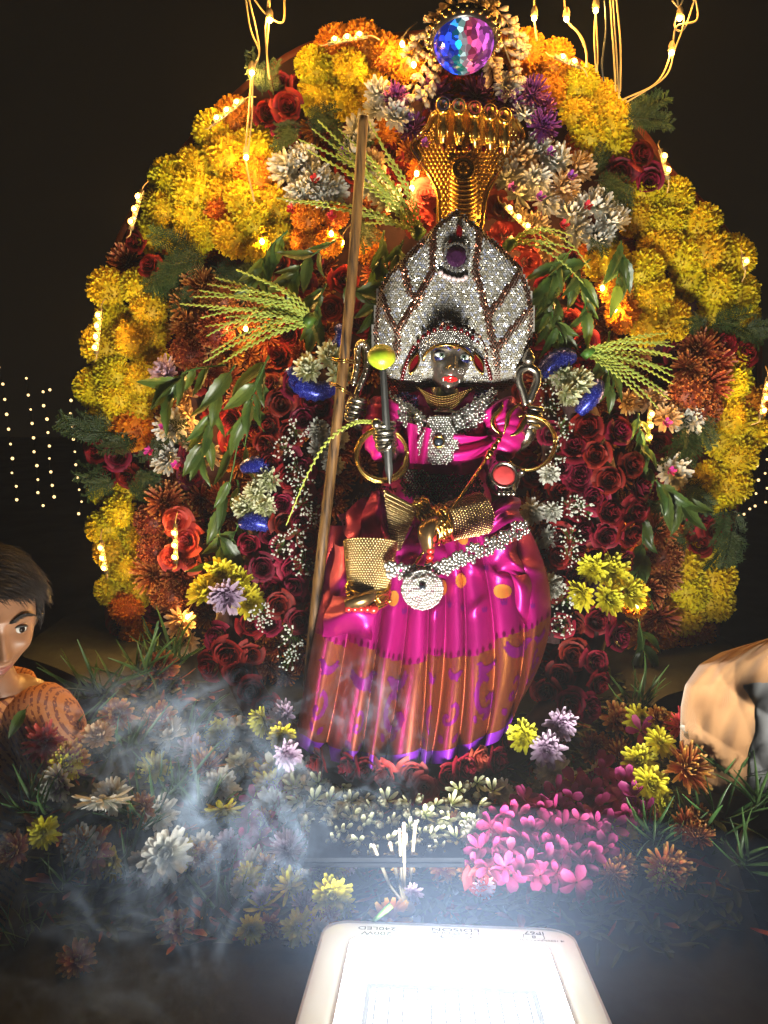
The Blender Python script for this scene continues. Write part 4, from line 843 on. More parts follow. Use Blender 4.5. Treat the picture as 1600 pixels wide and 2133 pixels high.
for k, (x, y0) in enumerate([(923, 200), (956, 203), (989, 208), (1021, 214), (1051, 222)]):
    b = MB(); s = SC(x, y0, -.02); base = P(x, y0+92, .0); top = P(x, y0+22, -.012); ax = (top-base).normalized(); M3 = frame((0, 0, 0), ax, 1, 0, (0, -1, 0)).to_3x3()
    L = (top-base).length
    b.lathe([(6*s, -.006), (9*s, 0), (12*s, .18*L), (13*s, .45*L), (11*s, .7*L), (12*s, .85*L), (9*s, 1.02*L), (0, 1.05*L)], 14, 0, base, M3)
    hd = b.obj('cobra_head', MAT['gold'], naga)
    b = MB(); fc = P(x, y0+20, -.030); M4 = frame((0, 0, 0), (0, -1, .55), 1).to_3x3()
    b.lathe([(0, .006), (.006, .0065), (.0095, .002), (.011, .005), (.0135, .004), (.0145, -.003), (.010, -.012), (0, -.016)], 16, 0, fc, M4 @ Matrix.Diagonal((1, 1.32, 1)))
    for q in range(4): b.tube([P(x-10+q*6.5, y0+50, -.016), P(x-9+q*6, y0+85, -.010)], .0016, 5)
    b.obj('hood_face', MAT['gold'], naga)
    b = MB(); b.ell(P(x+3, y0+22, -.037), .0024, 8, 6); b.obj('eye_stone', MAT['ruby'], naga)
for x, y in [(925, 306), (951, 309), (979, 307), (1008, 310), (1042, 312)]: b = MB(); b.ell(P(x, y, -.004), (.004, .0035, .0062), 8, 6); b.obj('red_stone', MAT['ruby'], naga)
# ------------------------------------------------------------------ crystal hood behind the head
hood = thing('crystal_hood', 'pointed silver hood covered in crystals behind the idol head', 'idol crown', P(945, 800, .0))
ho_px = [(950, 438), (975, 455), (1002, 478), (1050, 520), (1083, 555), (1103, 605), (1112, 655), (1106, 715), (1092, 765), (1062, 805), (1000, 830), (900, 830), (830, 818), (795, 780), (780, 735), (778, 690), (784, 640), (790, 600), (815, 562), (860, 520), (902, 476), (928, 454)]
VL = [[(903, 480), (900, 570), (869, 626), (853, 607), (837, 545)], [(869, 626), (848, 660), (828, 690), (826, 740)], [(794, 615), (809, 657), (826, 690)], [(1000, 476), (990, 567), (1006, 620), (1015, 657), (1030, 732)], [(1081, 570), (1044, 623), (1016, 660)], [(1108, 640), (1059, 695), (1034, 732), (1036, 790)]]
def dline(x, y):
    d = 1e9
    for pl in VL:
        for i in range(len(pl)-1):
            (x0, y0), (x1, y1) = pl[i], pl[i+1]; L2 = (x1-x0)**2+(y1-y0)**2; t = max(0, min(1, ((x-x0)*(x1-x0)+(y-y0)*(y1-y0))/L2)); d = min(d, math.hypot(x-x0-t*(x1-x0), y-y0-t*(y1-y0)))
    return d
def hy(x, y):
    d = math.hypot((x-940)/1.05, y-745); v = -.030*math.exp(-(d/140)**2)-.006*math.exp(-(dline(x, y)/9)**2)
    e = edge_dist(x, y, ho_px); v += .022*math.exp(-e/22)
    pass
    return -.158+.075*smooth(770, 830, y)+v
b = MB(); cells = []; idx = {}
for y in range(436, 834, 5):
    for x in range(774, 1118, 5):
        if inpoly(x, y, ho_px) or any(inpoly(x+q, y+w_, ho_px) for q, w_ in ((6, 0), (-6, 0), (0, 6), (0, -6))): idx[(x, y)] = len(cells); cells.append(P(x, y, hy(x, y)))
fs = []; nb = len(cells)
for (x, y), i in idx.items():
    q = [idx.get((x+5, y)), idx.get((x+5, y+5)), idx.get((x, y+5))]
    if None not in q: fs.append((i, q[0], q[1], q[2])); fs.append((i+nb, q[2]+nb, q[1]+nb, q[0]+nb))
b.add(cells+[c+Vector((0, .01, 0)) for c in cells], fs); b.obj('shell', plain('silver_shell', (.34, .32, .28), .45, .5, .2, 40), hood)
def gem(b, p, nrm, s, r, m=0):           # little faceted stone
    M3 = frame((0, 0, 0), nrm, 1, r.uniform(0, 3)).to_3x3(); vs = [p+M3 @ Vector((s*math.cos(k*1.0472), s*math.sin(k*1.0472), 0)) for k in range(6)]+[p+M3 @ Vector((s*.6*math.cos(k*1.0472+.5), s*.6*math.sin(k*1.0472+.5), s*.55)) for k in range(6)]
    b.add(vs, [(k, (k+1) % 6, 6+(k+1) % 6, 6+k) for k in range(6)]+[(6, 7, 8, 9, 10, 11)], r.random(), m)
m_cr, nt, p, out = nm('hood_crystal'); nt.links.new(ramp(nt, [(0, (.30, .26, .17)), (.4, (.46, .43, .36)), (.75, (.60, .59, .58)), (1, (.42, .45, .62))], attr(nt, 't')), p.inputs['Base Color']); p.inputs['Metallic'].default_value = .45; p.inputs['Roughness'].default_value = .22
MAT['hoodcr'] = m_cr; MAT['maroonbead'] = plain('maroon_bead', (.16, .055, .03), .25, .8, .3, 60)
bc = MB(); bd = MB(); r = random.Random(5); y = 440; row = 0
while y < 830:
    x = 776+(2.6 if row % 2 else 0)
    while x < 1116:
        if inpoly(x, y, ho_px):
            e = edge_dist(x, y, ho_px); dl = dline(x, y); Yv = hy(x, y); nr = Vector((-(hy(x+4, y)-hy(x-4, y))*1000/8, -1, (hy(x, y+4)-hy(x, y-4))*1000/8))
            nr = Vector((nr.x*.7+r.uniform(-.5, .5), -1, nr.z*.7-.12+r.uniform(-.5, .5)))
            dark = dl < 7 or e < 9 or (8 < (math.hypot((x-940)/1.05, y-745)) - 60 < 14 and y < 760)
            gem(bd if dark else bc, P(x+r.uniform(-.6, .6), y+r.uniform(-.6, .6), Yv-.0006), nr, .0027 if not dark else .0022, r)
        x += 5.2
    y += 4.5; row += 1
o = bc.obj('crystals', m_cr, hood, False); o['kind'] = 'stuff'; o = bd.obj('dark_beads', MAT['maroonbead'], hood, False); o['kind'] = 'stuff'
b = MB(); jc = P(950, 535, hy(950, 535)-.008); Mj = frame((0, 0, 0), (0, -1, -.05), 1).to_3x3()
b.lathe([(.0185, 0), (.018, .005), (.010, .011), (0, .012)], 10, 0, jc, Mj); b.obj('big_amethyst', plain('dark_amethyst', (.03, .008, .03), .05, 0, .4, 50, 0, 1.), hood, False)
b = MB()
for k in range(22): a = 6.2832*k/22; gem(b, jc+Mj @ Vector((.0225*math.cos(a), .0225*math.sin(a), .002)), (0, -1, 0), .0034, r)
b.obj('stone_ring', MAT['crystal'], hood, False)
b = MB(); b.ell(P(957, 483, hy(957, 483)-.006), (.006, .004, .012), 10, 8); b.ell(P(940, 505, hy(940, 500)-.004), (.005, .003, .008), 8, 6); b.obj('red_drop', MAT['ruby'], hood)
b = MB(); 
for k, (x, y) in enumerate([(918, 567), (926, 574), (935, 577), (945, 580), (955, 582), (964, 581), (970, 577)]): b.ell(P(x, y, hy(x, y)-.006), .0048, 10, 7)
b.obj('pearl_row', plain('pearl', (.72, .55, .55), .2, .2, .1, 40), hood)
# ------------------------------------------------------------------ heads (unit height, front = -y, eyes at z=0)
def G(x, s): return math.exp(-(x/s)**2)
def head_pt(u, v, fat=1.0, smile=0.0, nose=1.0):
    a = (u-.5)*2*math.pi; bb = (v-.5)*math.pi*.998           # a=0 front
    cx = math.sin(a)*math.cos(bb); cf = math.cos(a)*math.cos(bb); cz = math.sin(bb)
    z = cz*.5; wd = interp(z, [-.5, -.42, -.3, -.15, 0, .2, .4, .5], [.30, .50, .70, .86, .95, 1., .98, .9])
    x = .36*cx*wd*fat; back = cf < 0
    fd = interp(z, [-.5, -.42, -.3, -.1, .1, .3, .5], [.80, .93, .96, .98, 1.0, .97, .8])
    y = -(.42 if not back else .46)*cf*(fd if not back else interp(z, [-.5, -.3, -.1, .1], [.35, .55, .85, 1.]))
    if not back:
        f = min(1, cf*1.6); ax_ = abs(x); d = 0
        d -= .042*G(ax_-.145, .085)*G(z-.005, .055); d += .024*G(ax_-.14, .11)*G(z-.095, .035)
        d += .018*G(x, .05)*G(z-.09, .05); d -= .012*G(x, .035)*G(z-.03, .03)
        nz = interp(z, [-.235, -.205, -.165, -.08, .04, .07], [0, .06, .125, .075, .028, 0.])*nose; d += nz*G(x, interp(z, [-.2, -.15, -.05, .05], [.062, .058, .04, .034]))
        d += .03*nose*G(ax_-.062, .028)*G(z+.175, .028)
        mz = z+.29-smile*ax_*ax_*3.; d += .028*G(x, .105)*G(z+.29, .075); d += .024*G(x, .085)*G(mz-.018, .016)+.028*G(x, .075)*G(mz+.022, .019); d -= .016*G(x, .11)*G(mz, .0075)
        d += .022*G(x, .085)*G(z+.435, .05); d -= .012*G(x, .1)*G(z+.365, .02); d += .022*G(ax_-.205, .085)*G(z+.12, .085)*(1+smile*2)
        d -= .012*G(ax_-.125-.2*abs(z+.2), .016)*G(z+.245, .06)*(.4+smile)
        y -= d*f
    return Vector((x, y, z))
def head_mb(fat=1., smile=0., nose=1., lips=True, nu=110, nv=96):
    b = MB(); b.grid(nu, nv, lambda u, v: head_pt(u, v, fat, smile, nose), close=True)
    if lips:
        for i, f in enumerate(b.f):
            c = sum((Vector(b.v[k]) for k in f), Vector())/len(f); mz = c.z+.29-smile*c.x*c.x*3
            if c.y < -.2 and abs(mz) < .036*math.sqrt(max(0, 1-(c.x/(.10+.02*smile))**2)): b.m[i] = 1
    return b
def eye_parts(parent, M, H, white, iris, lidm, look=(0, 0), pre='', xs=(-.145, .145), skip=(), rad=.062):
    for sx in xs:
        yf = head_pt(.5+math.asin(sx/.36)/(2*math.pi), .5).y
        c = Vector((sx, yf+rad*.62, .0))
        b = MB(); b.ell(c, (rad*1.12, rad, rad), 20, 14); link('eyeball', b.mesh('eyeball', white), parent, M)
        d = Vector((look[0], -1, look[1])).normalized(); Mi = frame((0, 0, 0), d, 1).to_3x3()
        b = MB(); b.lathe([(0, rad*1.06), (rad*.40, rad*.985), (rad*.44, rad*.93)], 20, 0, c, Mi); link('iris', b.mesh('iris', iris), parent, M)
        b = MB(); b.lathe([(0, rad*1.085), (rad*.18, rad*1.065)], 14, 0, c, Mi); link('pupil', b.mesh('pupil', plain('pupil', (.004, .004, .005), .1)), parent, M)
        for up in (1, -1):               # lids: shells over the ball leaving an almond opening
            b = MB()
            def fn(u, v):
                a = (u-.5)*2.5; e0 = (.42 if up > 0 else -.40)*math.cos(a*1.12)-(0 if up > 0 else .0); e = e0+(up*1.35-e0)*v
                rr = rad*(1.12 if v < .98 else 1.05)
                return c+Vector((rr*1.10*math.sin(a)*math.cos(e), -rr*math.cos(a)*math.cos(e), rr*math.sin(e)))
            b.grid(16, 6, fn); link('eyelid', b.mesh('eyelid', lidm), parent, M)
        b = MB(); b.tube([c+Vector((rad*1.25*math.sin((q-.5)*2.4), -rad*1.19*math.cos((q-.5)*2.4)*math.cos(.45*math.cos((q-.5)*2.6)), rad*1.2*math.sin(.45*math.cos((q-.5)*2.6)))) for q in np.linspace(0, 1, 12)], [.004+.006*math.sin(math.pi*q) for q in np.linspace(0, 1, 12)], 5); link('lash_line', b.mesh('lash_line', plain('lash', (.008, .007, .006), .6)), parent, M)
# ------------------------------------------------------------------ cloth materials
def silk(name, base, dark, metal=.55, rough=.34):
    m, nt, p, out = nm(name); tc = N(nt, 'ShaderNodeTexCoord'); no = N(nt, 'ShaderNodeTexNoise'); no.inputs['Scale'].default_value = 9.; no.inputs['Detail'].default_value = 6; nt.links.new(tc.outputs['Object'], no.inputs[0])
    nt.links.new(ramp(nt, [(.3, dark), (.7, base)], no.outputs[0]), p.inputs['Base Color']); p.inputs['Metallic'].default_value = metal; p.inputs['Roughness'].default_value = rough
    
    n2 = N(nt, 'ShaderNodeTexNoise'); n2.inputs['Scale'].default_value = 900.; n2.inputs['Detail'].default_value = 2; nt.links.new(tc.outputs['Object'], n2.inputs[0])
    bp = N(nt, 'ShaderNodeBump'); bp.inputs['Strength'].default_value = .25; bp.inputs['Distance'].default_value = .0006; nt.links.new(n2.outputs[0], bp.inputs['Height']); nt.links.new(bp.outputs[0], p.inputs['Normal'])
    return m
M_mag = silk('magenta_silk', (.40, .005, .17), (.27, .003, .115), .6, .40); M_mag2 = silk('blouse_silk', (.58, .007, .20), (.44, .005, .15), .3, .42)
M_purp = silk('purple_edge', (.22, .02, .48), (.18, .012, .40), .3, .45); M_motif = silk('purple_brocade', (.24, .009, .20), (.18, .006, .15), .65, .36)
m_z, nt, p, out = nm('copper_brocade'); uvn = attr(nt, 'suv', 'Vector'); sx = N(nt, 'ShaderNodeSeparateXYZ'); nt.links.new(uvn, sx.inputs[0])
wv = mth(nt, 'FRACT', mth(nt, 'ADD', mth(nt, 'MULTIPLY', sx.outputs[0], 230.), mth(nt, 'MULTIPLY', sx.outputs[1], 330.))); wl = mth(nt, 'LESS_THAN', wv, .48)
nt.links.new(mixc(nt, wl, (.44, .15, .026), (.21, .004, .085)), p.inputs['Base Color']); p.inputs['Metallic'].default_value = .85; p.inputs['Roughness'].default_value = .38
bp = N(nt, 'ShaderNodeBump'); bp.inputs['Strength'].default_value = .5; bp.inputs['Distance'].default_value = .001; nt.links.new(wl, bp.inputs['Height']); nt.links.new(bp.outputs[0], p.inputs['Normal']); M_zari = m_z
M_copper = silk('copper_spot', (.75, .28, .05), (.60, .20, .04), .6, .36)
# ------------------------------------------------------------------ the idol
idol = thing('goddess_idol', 'dark metal goddess idol seated in magenta silk with crystal jewels', 'idol', P(900, 1560, -.15))
# torso (blouse)
rows = [(806, 930, 42, .04), (822, 926, 78, .06), (840, 922, 118, .075), (870, 918, 128, .085), (910, 914, 120, .095), (955, 910, 104, .085), (1000, 905, 106, .085), (1045, 900, 122, .10), (1110, 900, 150, .12)]
def tor(u, v):
    y = 806+(1110-806)*v; xc = interp(y, [q[0] for q in rows], [q[1] for q in rows]); hw = interp(y, [q[0] for q in rows], [q[2] for q in rows]); hd = interp(y, [q[0] for q in rows], [q[3] for q in rows])
    a = 2*math.pi*u; wr = 1+.025*math.sin(9*a+y/18)+.02*math.sin(17*a-y/11)
    return P(xc+hw*math.sin(a)*wr, y, -.118-hd*math.cos(a)*wr*(.9 if math.cos(a) > 0 else .6))
b = MB(); b.grid(64, 36, tor, close=True); b.obj('blouse', M_mag2, idol)
for s, pts, rad in ((-1, [(815, 850), (800, 880), (792, 915), (805, 950)], [44, 42, 34, 26]), (1, [(1030, 850), (1052, 885), (1052, 915), (1040, 945)], [42, 42, 36, 26])):
    b = MB(); sp = spline([P(x, y, -.150-.012*i) for i, (x, y) in enumerate(pts)], 16); rr = [interp(i/16*3, [0, 1, 2, 3], rad)*.00093*(1+.07*math.sin(i*2.2)) for i in range(17)]; b.tube(sp, rr, 18); b.obj('sleeve', M_mag2, idol)
b = MB(); b.grid(14, 14, lambda u, v: P(848+u*52*(1-v*.2)+v*6, 880+v*85-u*12*v+14*u, -.222-.012*math.sin(u*9+v*2)-.01*v)); b.obj('blouse_fold', M_mag2, idol)
b = MB(); b.grid(14, 14, lambda u, v: P(945+u*95, 900+v*60-u*30*v+10*math.sin(u*3), -.222-.008*math.sin(v*10+u*4)-.008*v+.05*u*u)); b.obj('blouse_fold', M_mag2, idol)
# head
MH = frame(P(934, 744, -.175), (.05, 0, 1), .122, 0, (0, 1, 0)); MH = Matrix.Translation(P(934, 746, -.152)) @ Matrix.Rotation(R(5), 4, 'Y') @ Matrix.Rotation(R(4), 4, 'Z') @ Matrix.Rotation(R(-4), 4, 'X') @ Matrix.Scale(.138, 4)
M_black = plain('dark_polished_metal', (.36, .31, .26), .30, .92, .35, 4, 0.); M_lip = plain('red_lacquer', (.50, .012, .014), .3, 0, .1, 20, 0, .6)
link('head', head_mb(.98, .1, 1.05).mesh('head', [M_black, M_lip]), idol, MH)
M_ew = plain('eye_white', (.80, .82, .78), .2); eye_parts(idol, MH, 1, M_ew, plain('grey_green_iris', (.10, .14, .10), .15), plain('blue_black_lid', (.015, .018, .09), .3, .5), (.02, .03), rad=.082)
for s in (-1, 1): b = MB(); b.tube([head_pt(.5+math.asin(max(-.99, min(.99, s*x/.36)))/(2*math.pi), .5+math.asin(min(.99, 2*z))/math.pi)+Vector((0, -.012, 0)) for x, z in ((.05, .075), (.10, .115), (.16, .125), (.22, .105), (.26, .06))], [.008, .014, .014, .011, .005], 6); link('eyebrow', b.mesh('eyebrow', plain('blue_brow', (.03, .035, .22), .3, .4)), idol, MH)
b = MB(); b.ell((0, -.445, .17), (.022, .012, .045), 10, 8); b.ell((0, -.442, .13), (.026, .010, .022), 10, 8); link('forehead_mark', b.mesh('forehead_mark', plain('vermilion', (.62, .02, .012), .5)), idol, MH)
b = MB()
for k in range(9): a = 6.2832*k/9; b.ell((.105+.035*math.cos(a), -.475, -.185+.035*math.sin(a)), .012, 6, 5)
b.ell((.105, -.48, -.185), .016, 8, 6); link('nose_ornament', b.mesh('nose_ornament', MAT['crystal']), idol, MH)
b = MB(); [b.lathe([(.009, 0), (.007, -.025), (0, -.045)], 6, 0, (s*.105, -.43, -.29)) for s in (-1, 1)]; link('tooth', b.mesh('tooth', M_ew), idol, MH)
b = MB(); b.lathe([(.19, -.40), (.20, -.5), (.24, -.62), (.33, -.72)], 24, 0, (0, .05, 0)); link('neck', b.mesh('neck', M_black), idol, MH)
# jewelled headband and side ornaments
def beads(poly, Yf, sp, size, seed, mats=None, jit=.3, b=None, domed=0.):
    b = b or MB(); r = random.Random(seed)
    xs = [p[0] for p in poly]; ys = [p[1] for p in poly]; row = 0; y = min(ys)
    while y < max(ys):
        x = min(xs)+(sp/2 if row % 2 else 0)
        while x < max(xs):
            if inpoly(x, y, poly):
                q = P(x+r.uniform(-jit, jit)*sp*.5, y+r.uniform(-jit, jit)*sp*.5, Yf(x, y)+r.uniform(-.001, .001)); s = size*SC(x, y, Yf(x, y))*r.uniform(.75, 1.15); b.ell(q, s, 7, 5)
            x += sp
        y += sp*.87; row += 1
    return b
def hb(x, y): return -.216+.0000075*((x-932)**2)*1.4
def arcpoly(cx, cy_, r0, r1, a0, a1, n=16, ex=1.0): return [(cx+ex*r1*math.cos(R(a0+(a1-a0)*i/n)), cy_-r1*math.sin(R(a0+(a1-a0)*i/n))) for i in range(n+1)]+[(cx+ex*r0*math.cos(R(a1-(a1-a0)*i/n)), cy_-r0*math.sin(R(a1-(a1-a0)*i/n))) for i in range(n+1)]
hbp = [(932+72*math.cos(R(a)), 752-66*math.sin(R(a))) for a in range(4, 177, 8)]+[(932+50*math.cos(R(a)), 752-34*math.sin(R(a))) for a in range(176, 3, -8)]
o = beads(hbp, hb, 4.8, 2.9, 3).obj('headband_crystals', MAT['crystal'], idol); o['kind'] = 'stuff'
b = MB(); [b.ell(P(932+75*math.cos(R(a)), 752-70*math.sin(R(a)), hb(932+70*math.cos(R(a)), 0)-.002), (.0036, .0035, .0048), 8, 6) for a in range(12, 172, 11)]; b.obj('headband_rubies', MAT['ruby'], idol)
b = MB(); b.tube([P(932+50*math.cos(R(a)), 752-34*math.sin(R(a)), hb(932+50*math.cos(R(a)), 0)-.002) for a in range(0, 181, 9)], .0028, 6); b.tube([P(932+54*math.cos(R(a)), 750-30*math.sin(R(a))+22, -.17) for a in (180, 190, 200)], .004, 6); b.tube([P(932+54*math.cos(R(a)), 772-30*math.sin(R(a)), -.17) for a in (-20, -10, 0)], .004, 6); b.obj('headband_frame', MAT['gold'], idol)
for s, cx in ((-1, 858), (1, 1002)):
    pts = [(cx+s*12, 712), (cx-s*0+s*-2, 735), (cx-s*0, 735)]
    b = MB(); bz = spline([P(cx-s*4+s*20*math.sin(q*1.2)*1.3, 722+q*66, -.180) for q in np.linspace(0, 1, 6)], 10)
    for q in bz: b.ell(q, (.0042, .0036, .0042), 8, 6)
    b.obj('side_rubies', MAT['ruby'], idol)
    o = beads([(cx-s*14, 715), (cx+s*12, 722), (cx+s*22, 790), (cx-s*20, 795), (cx-s*24, 760)], lambda x, y: -.172, 5, 2.6, 8+s).obj('side_crystals', MAT['crystal'], idol); o['kind'] = 'stuff'
    lf = [(cx-s*10+s*14*(q-.2)*1.2+s*w_*9*math.sin(math.pi*q), 735+46*q) for w_ in (-1,) for q in np.linspace(0, 1, 9)]+[(cx-s*10+s*14*(q-.2)*1.2+s*9*math.sin(math.pi*q), 735+46*q) for q in np.linspace(1, 0, 9)]
    b = MB(); b.tube([P(x, y, -.193) for x, y in lf], .0016, 5); b.obj('ear_leaf_frame', MAT['gold'], idol)
    b = MB(); q_ = [P(x, y, -.190) for x, y in lf]; b.add(q_, [(i, i+1, len(q_)-2-i, len(q_)-1-i) for i in range(8)]); b.obj('ear_leaf', MAT['ruby'], idol)
# shoulders and necklace
def bodyY(x, y): return tor((.5/math.pi)*math.asin(max(-1, min(1, (x-915)/128.))) % 1, max(0, (y-806)/304)).y-.010
o = beads([(808, 828), (835, 815), (870, 825), (868, 850), (830, 862), (812, 850)], bodyY, 5.5, 3, 21).obj('shoulder_beads', plain('violet_bead', (.05, .045, .16), .2, .6), idol); o['kind'] = 'stuff'
o = beads([(985, 822), (1022, 812), (1040, 832), (1030, 858), (1000, 858)], bodyY, 5.5, 3, 22).obj('shoulder_beads', bpy.data.materials['violet_bead'], idol); o['kind'] = 'stuff'
o = beads([(803, 808), (822, 803), (832, 818), (812, 832)], lambda x, y: bodyY(x, y)-.004, 4.5, 2.4, 23).obj('red_glitter_patch', plain('red_bead', (.5, .03, .02), .25, .5), idol); o['kind'] = 'stuff'
def floret(b, x, y, rr, Y, r, s=3.4):   # bead flower: 6 round 1
    for k in range(7):
        a = k*1.0472+r.random(); q = 0 if k == 6 else rr; xx, yy = x+q*math.cos(a), y+q*math.sin(a); b.ell(P(xx, yy, Y(xx, yy)-(.004 if k == 6 else .001)), s*SC(x, y, -.1), 7, 5)
b = MB(); r = random.Random(31)
for ch in ([(812, 838), (838, 856), (860, 872), (880, 886), (898, 898)], [(1030, 836), (1006, 850), (985, 862), (962, 878), (938, 892)]):
    for i in range(12):
        q = i/11*(len(ch)-1); j = min(int(q), len(ch)-2); f = q-j; x = ch[j][0]*(1-f)+ch[j+1][0]*f; y = ch[j][1]*(1-f)+ch[j+1][1]*f
        for k in (-1, 0, 1): floret(b, x+r.uniform(-4, 4)+k*3, y+k*16+r.uniform(-4, 4), 7.0, lambda a, c: bodyY(a, c)-.004, r, 3.8)
o = b.obj('necklace_florets', MAT['crystal'], idol); o['kind'] = 'stuff'
pend = [(893, 868), (938, 868), (945, 893), (958, 920), (956, 948), (934, 966), (900, 967), (874, 952), (868, 925), (884, 893)]
o = beads(pend, lambda x, y: bodyY(914, 920)-.010-.014*math.exp(-((x-914)/34)**2-((y-925)/34)**2), 5.6, 3.5, 33).obj('pendant_crystals', MAT['crystal'], idol); o['kind'] = 'stuff'
b = MB(); Mp = frame((0, 0, 0), (0, -1, .1), 1).to_3x3(); c_ = P(914, 920, bodyY(914, 920)-.026); b.lathe([(.011, -.004), (.011, .002), (.0085, .003), (.0085, 0)], 18, 0, c_, Mp); b.obj('pendant_bezel', MAT['gold'], idol)
b = MB(); b.ell(c_, (.008, .005, .008), 10, 8); b.obj('pendant_stone', plain('dark_stone', (.02, .025, .035), .06, 0, .3, 40, 0, 1.), idol)
b = MB()
for k in range(7):
    ch = spline([P(868+k*3, 806+k*3, -.160), P(895, 820+k*4.2, -.195), P(922, 826+k*4.6, -.205), P(950, 820+k*4.2, -.195), P(990-k*3, 806+k*3, -.160)], 34)
    for q in ch: b.ell(q, .0019 if k % 2 else .0015, 6, 4)
o = b.obj('choker_chains', plain('dark_gold', (.22, .13, .035), .4, 1.), idol); o['kind'] = 'stuff'
o = beads([(830, 985), (870, 975), (905, 990), (945, 985), (1000, 990), (1010, 1030), (960, 1040), (925, 1062), (880, 1055), (840, 1030)], lambda x, y: bodyY(x, y)-.004, 6., 3.2, 37).obj('belt_beads', plain('dark_bead', (.16, .13, .11), .25, .8), idol); o['kind'] = 'stuff'
# belt fan of net over shoulder side (dark sequins) and silver arms
def fist(c, grip, out, s, mat, parent, wrist=None):
    """closed hand round a grip axis: palm, four curled fingers, thumb, forearm"""
    g = Vector(grip).normalized(); o_ = Vector(out); o_ = (o_-g*o_.dot(g)).normalized(); sd = g.cross(o_); b = MB(); c = Vector(c)
    M3 = Matrix((sd, o_, g)).transposed(); b.ell(c-sd*s*.15-o_*s*.25, (s*.62, s*.42, s*.9), 14, 10, 0, M3)
    for i in range(4):
        z = (i-1.5)*s*.44; ln = (.95, 1.05, 1.0, .82)[i]; pt = []
        for a in np.linspace(-40, 250, 9): pt.append(c+g*z+(sd*math.cos(R(a))*.62+o_*math.sin(R(a))*.55)*s*(ln if a > 60 else 1)*(1 if a < 200 else .86))
        b.tube(pt, [s*.22, s*.24, s*.24, s*.23, s*.22, s*.22, s*.20, s*.18, s*.13], 9)
        b.ell(pt[-1], s*.13, 7, 5)
    th = spline([c-g*s*.7-sd*s*.5, c-g*s*.95+o_*s*.2-sd*s*.35, c-g*s*.75+o_*s*.75, c-g*s*.45+o_*s*.85+sd*s*.15], 8); b.tube(th, [s*.28, s*.27, s*.26, s*.25, s*.24, s*.22, s*.2, s*.17, s*.12], 9)
    if wrist: sp = spline([c-sd*s*.3-o_*s*.3, Vector(wrist[0]), Vector(wrist[1])], 10); b.tube(sp, [s*(.5+.35*i/10) for i in range(11)], 14)
    return b.obj('hand', mat, parent)
fist(P(802, 905, -.25), P(797, 760, -.25)-P(812, 1005, -.25), (.3, -1, .1), .026, MAT['silver'], idol, (P(808, 935, -.20), P(815, 950, -.12)))
fist(P(1108, 868, -.16), (.15, 0, 1), (-.2, -1, .2), .024, MAT['silver'], idol, (P(1098, 905, -.15), P(1055, 935, -.11)))
fist(P(740, 850, -.16), (.25, 0, 1), (.4, -1, 0), .024, MAT['silver'], idol, (P(752, 880, -.13), P(800, 890, -.08)))
# lower right hand: open palm under the bowl
b = MB(); c = P(1050, 992, -.21); b.ell(c+Vector((0, .012, -.006)), (.032, .018, .034), 14, 10)
for i in range(4):
    x = 1036+i*10; b.tube(spline([P(x-2, 1000, -.20), P(x, 1016, -.215), P(x+2, 1026, -.23), P(x+5, 1028, -.242)], 8), [.0075, .0075, .007, .007, .0065, .006, .006, .005, .004], 8)
b.tube(spline([P(1072, 985, -.20), P(1084, 985, -.222), P(1090, 980, -.232)], 6), [.009, .009, .008, .008, .007, .006, .005], 8)
b.tube(spline([c+Vector((-.01, .02, 0)), P(1030, 965, -.17), P(1020, 940, -.11)], 8), [.018+.0012*i for i in range(9)], 12); b.obj('open_hand', MAT['silver'], idol)
# ---- saree: pleated skirt
PLE = [0, .12, .255, .375, .475, .575, .675, .775, .88, 1.0]
XB = [612, 674, 750, 800, 874, 896, 950, 1008, 1046, 1064]; XM = [652, 720, 784, 840, 890, 926, 970, 1030, 1092, 1146]; XT = [688, 748, 818, 862, 892, 920, 950, 985, 1040, 1098]
HEM = [1548, 1575, 1592, 1600, 1584, 1590, 1578, 1556, 1530, 1490]
def SK(u, v):
    k = 1
    while k < len(PLE)-1 and u > PLE[k]: k += 1
    f = (u-PLE[k-1])/(PLE[k]-PLE[k-1]); w = .52
    def bx(i):                           # quadratic through top, middle and hem
        a, m_, c = XT[i], XM[i], XB[i]; return a*(v-w)*(v-1)/(w)+m_*v*(v-1)/(w*(w-1))+c*v*(v-w)/(1-w)
    hem = HEM[k-1]*(1-f)+HEM[k]*f+6*math.sin(math.pi*f); y = 1095+(hem-1095)*v; x = bx(k-1)*(1-f)+bx(k)*f
    am = (.016+.044*v)*(1.0, .9, 1.15, .75, .9, 1., .8, 1.05, 1.)[k-1]; e_ = (.62, 1.5, .7, 1.2, .65, 1.4, .8, .7, .8)[k-1]; ar = math.sin(math.pi*f**e_)**.62
    x += (8*v)*math.sin(2*math.pi*f)*(.6 if k % 2 else -.6)
    cu = max(0, math.sin(math.pi*(.03+.94*u)))
    Y = interp(v, [0, .25, .6, 1], [-.235, -.270, -.32, -.372])+.10*(1-cu**.5)-am*ar+.5*am
    Y += -.012*math.exp(-((v-.17-.04*math.sin(k*1.7)-.05*f)/.03)**2)*math.sin(math.pi*f)-.009*math.exp(-((v-.33-.05*math.sin(k*2.9)+.06*f)/.025)**2)*math.sin(math.pi*f)*(1 if k in (2, 4, 5, 7) else .2)
    Y += .0022*math.sin(v*14+f*3+k*3.)*(1-.8*v)
    return P(x, y, Y)
b = MB(); nu, nv = 240, 110; b.uv = []
def tf(u, v): return v
vs = []; ts = []
for j in range(nv+1):
    for i in range(nu+1): vs.append(SK(i/nu, j/nv)); ts.append(j/nv); b.uv.append((i/nu, j/nv, 0))
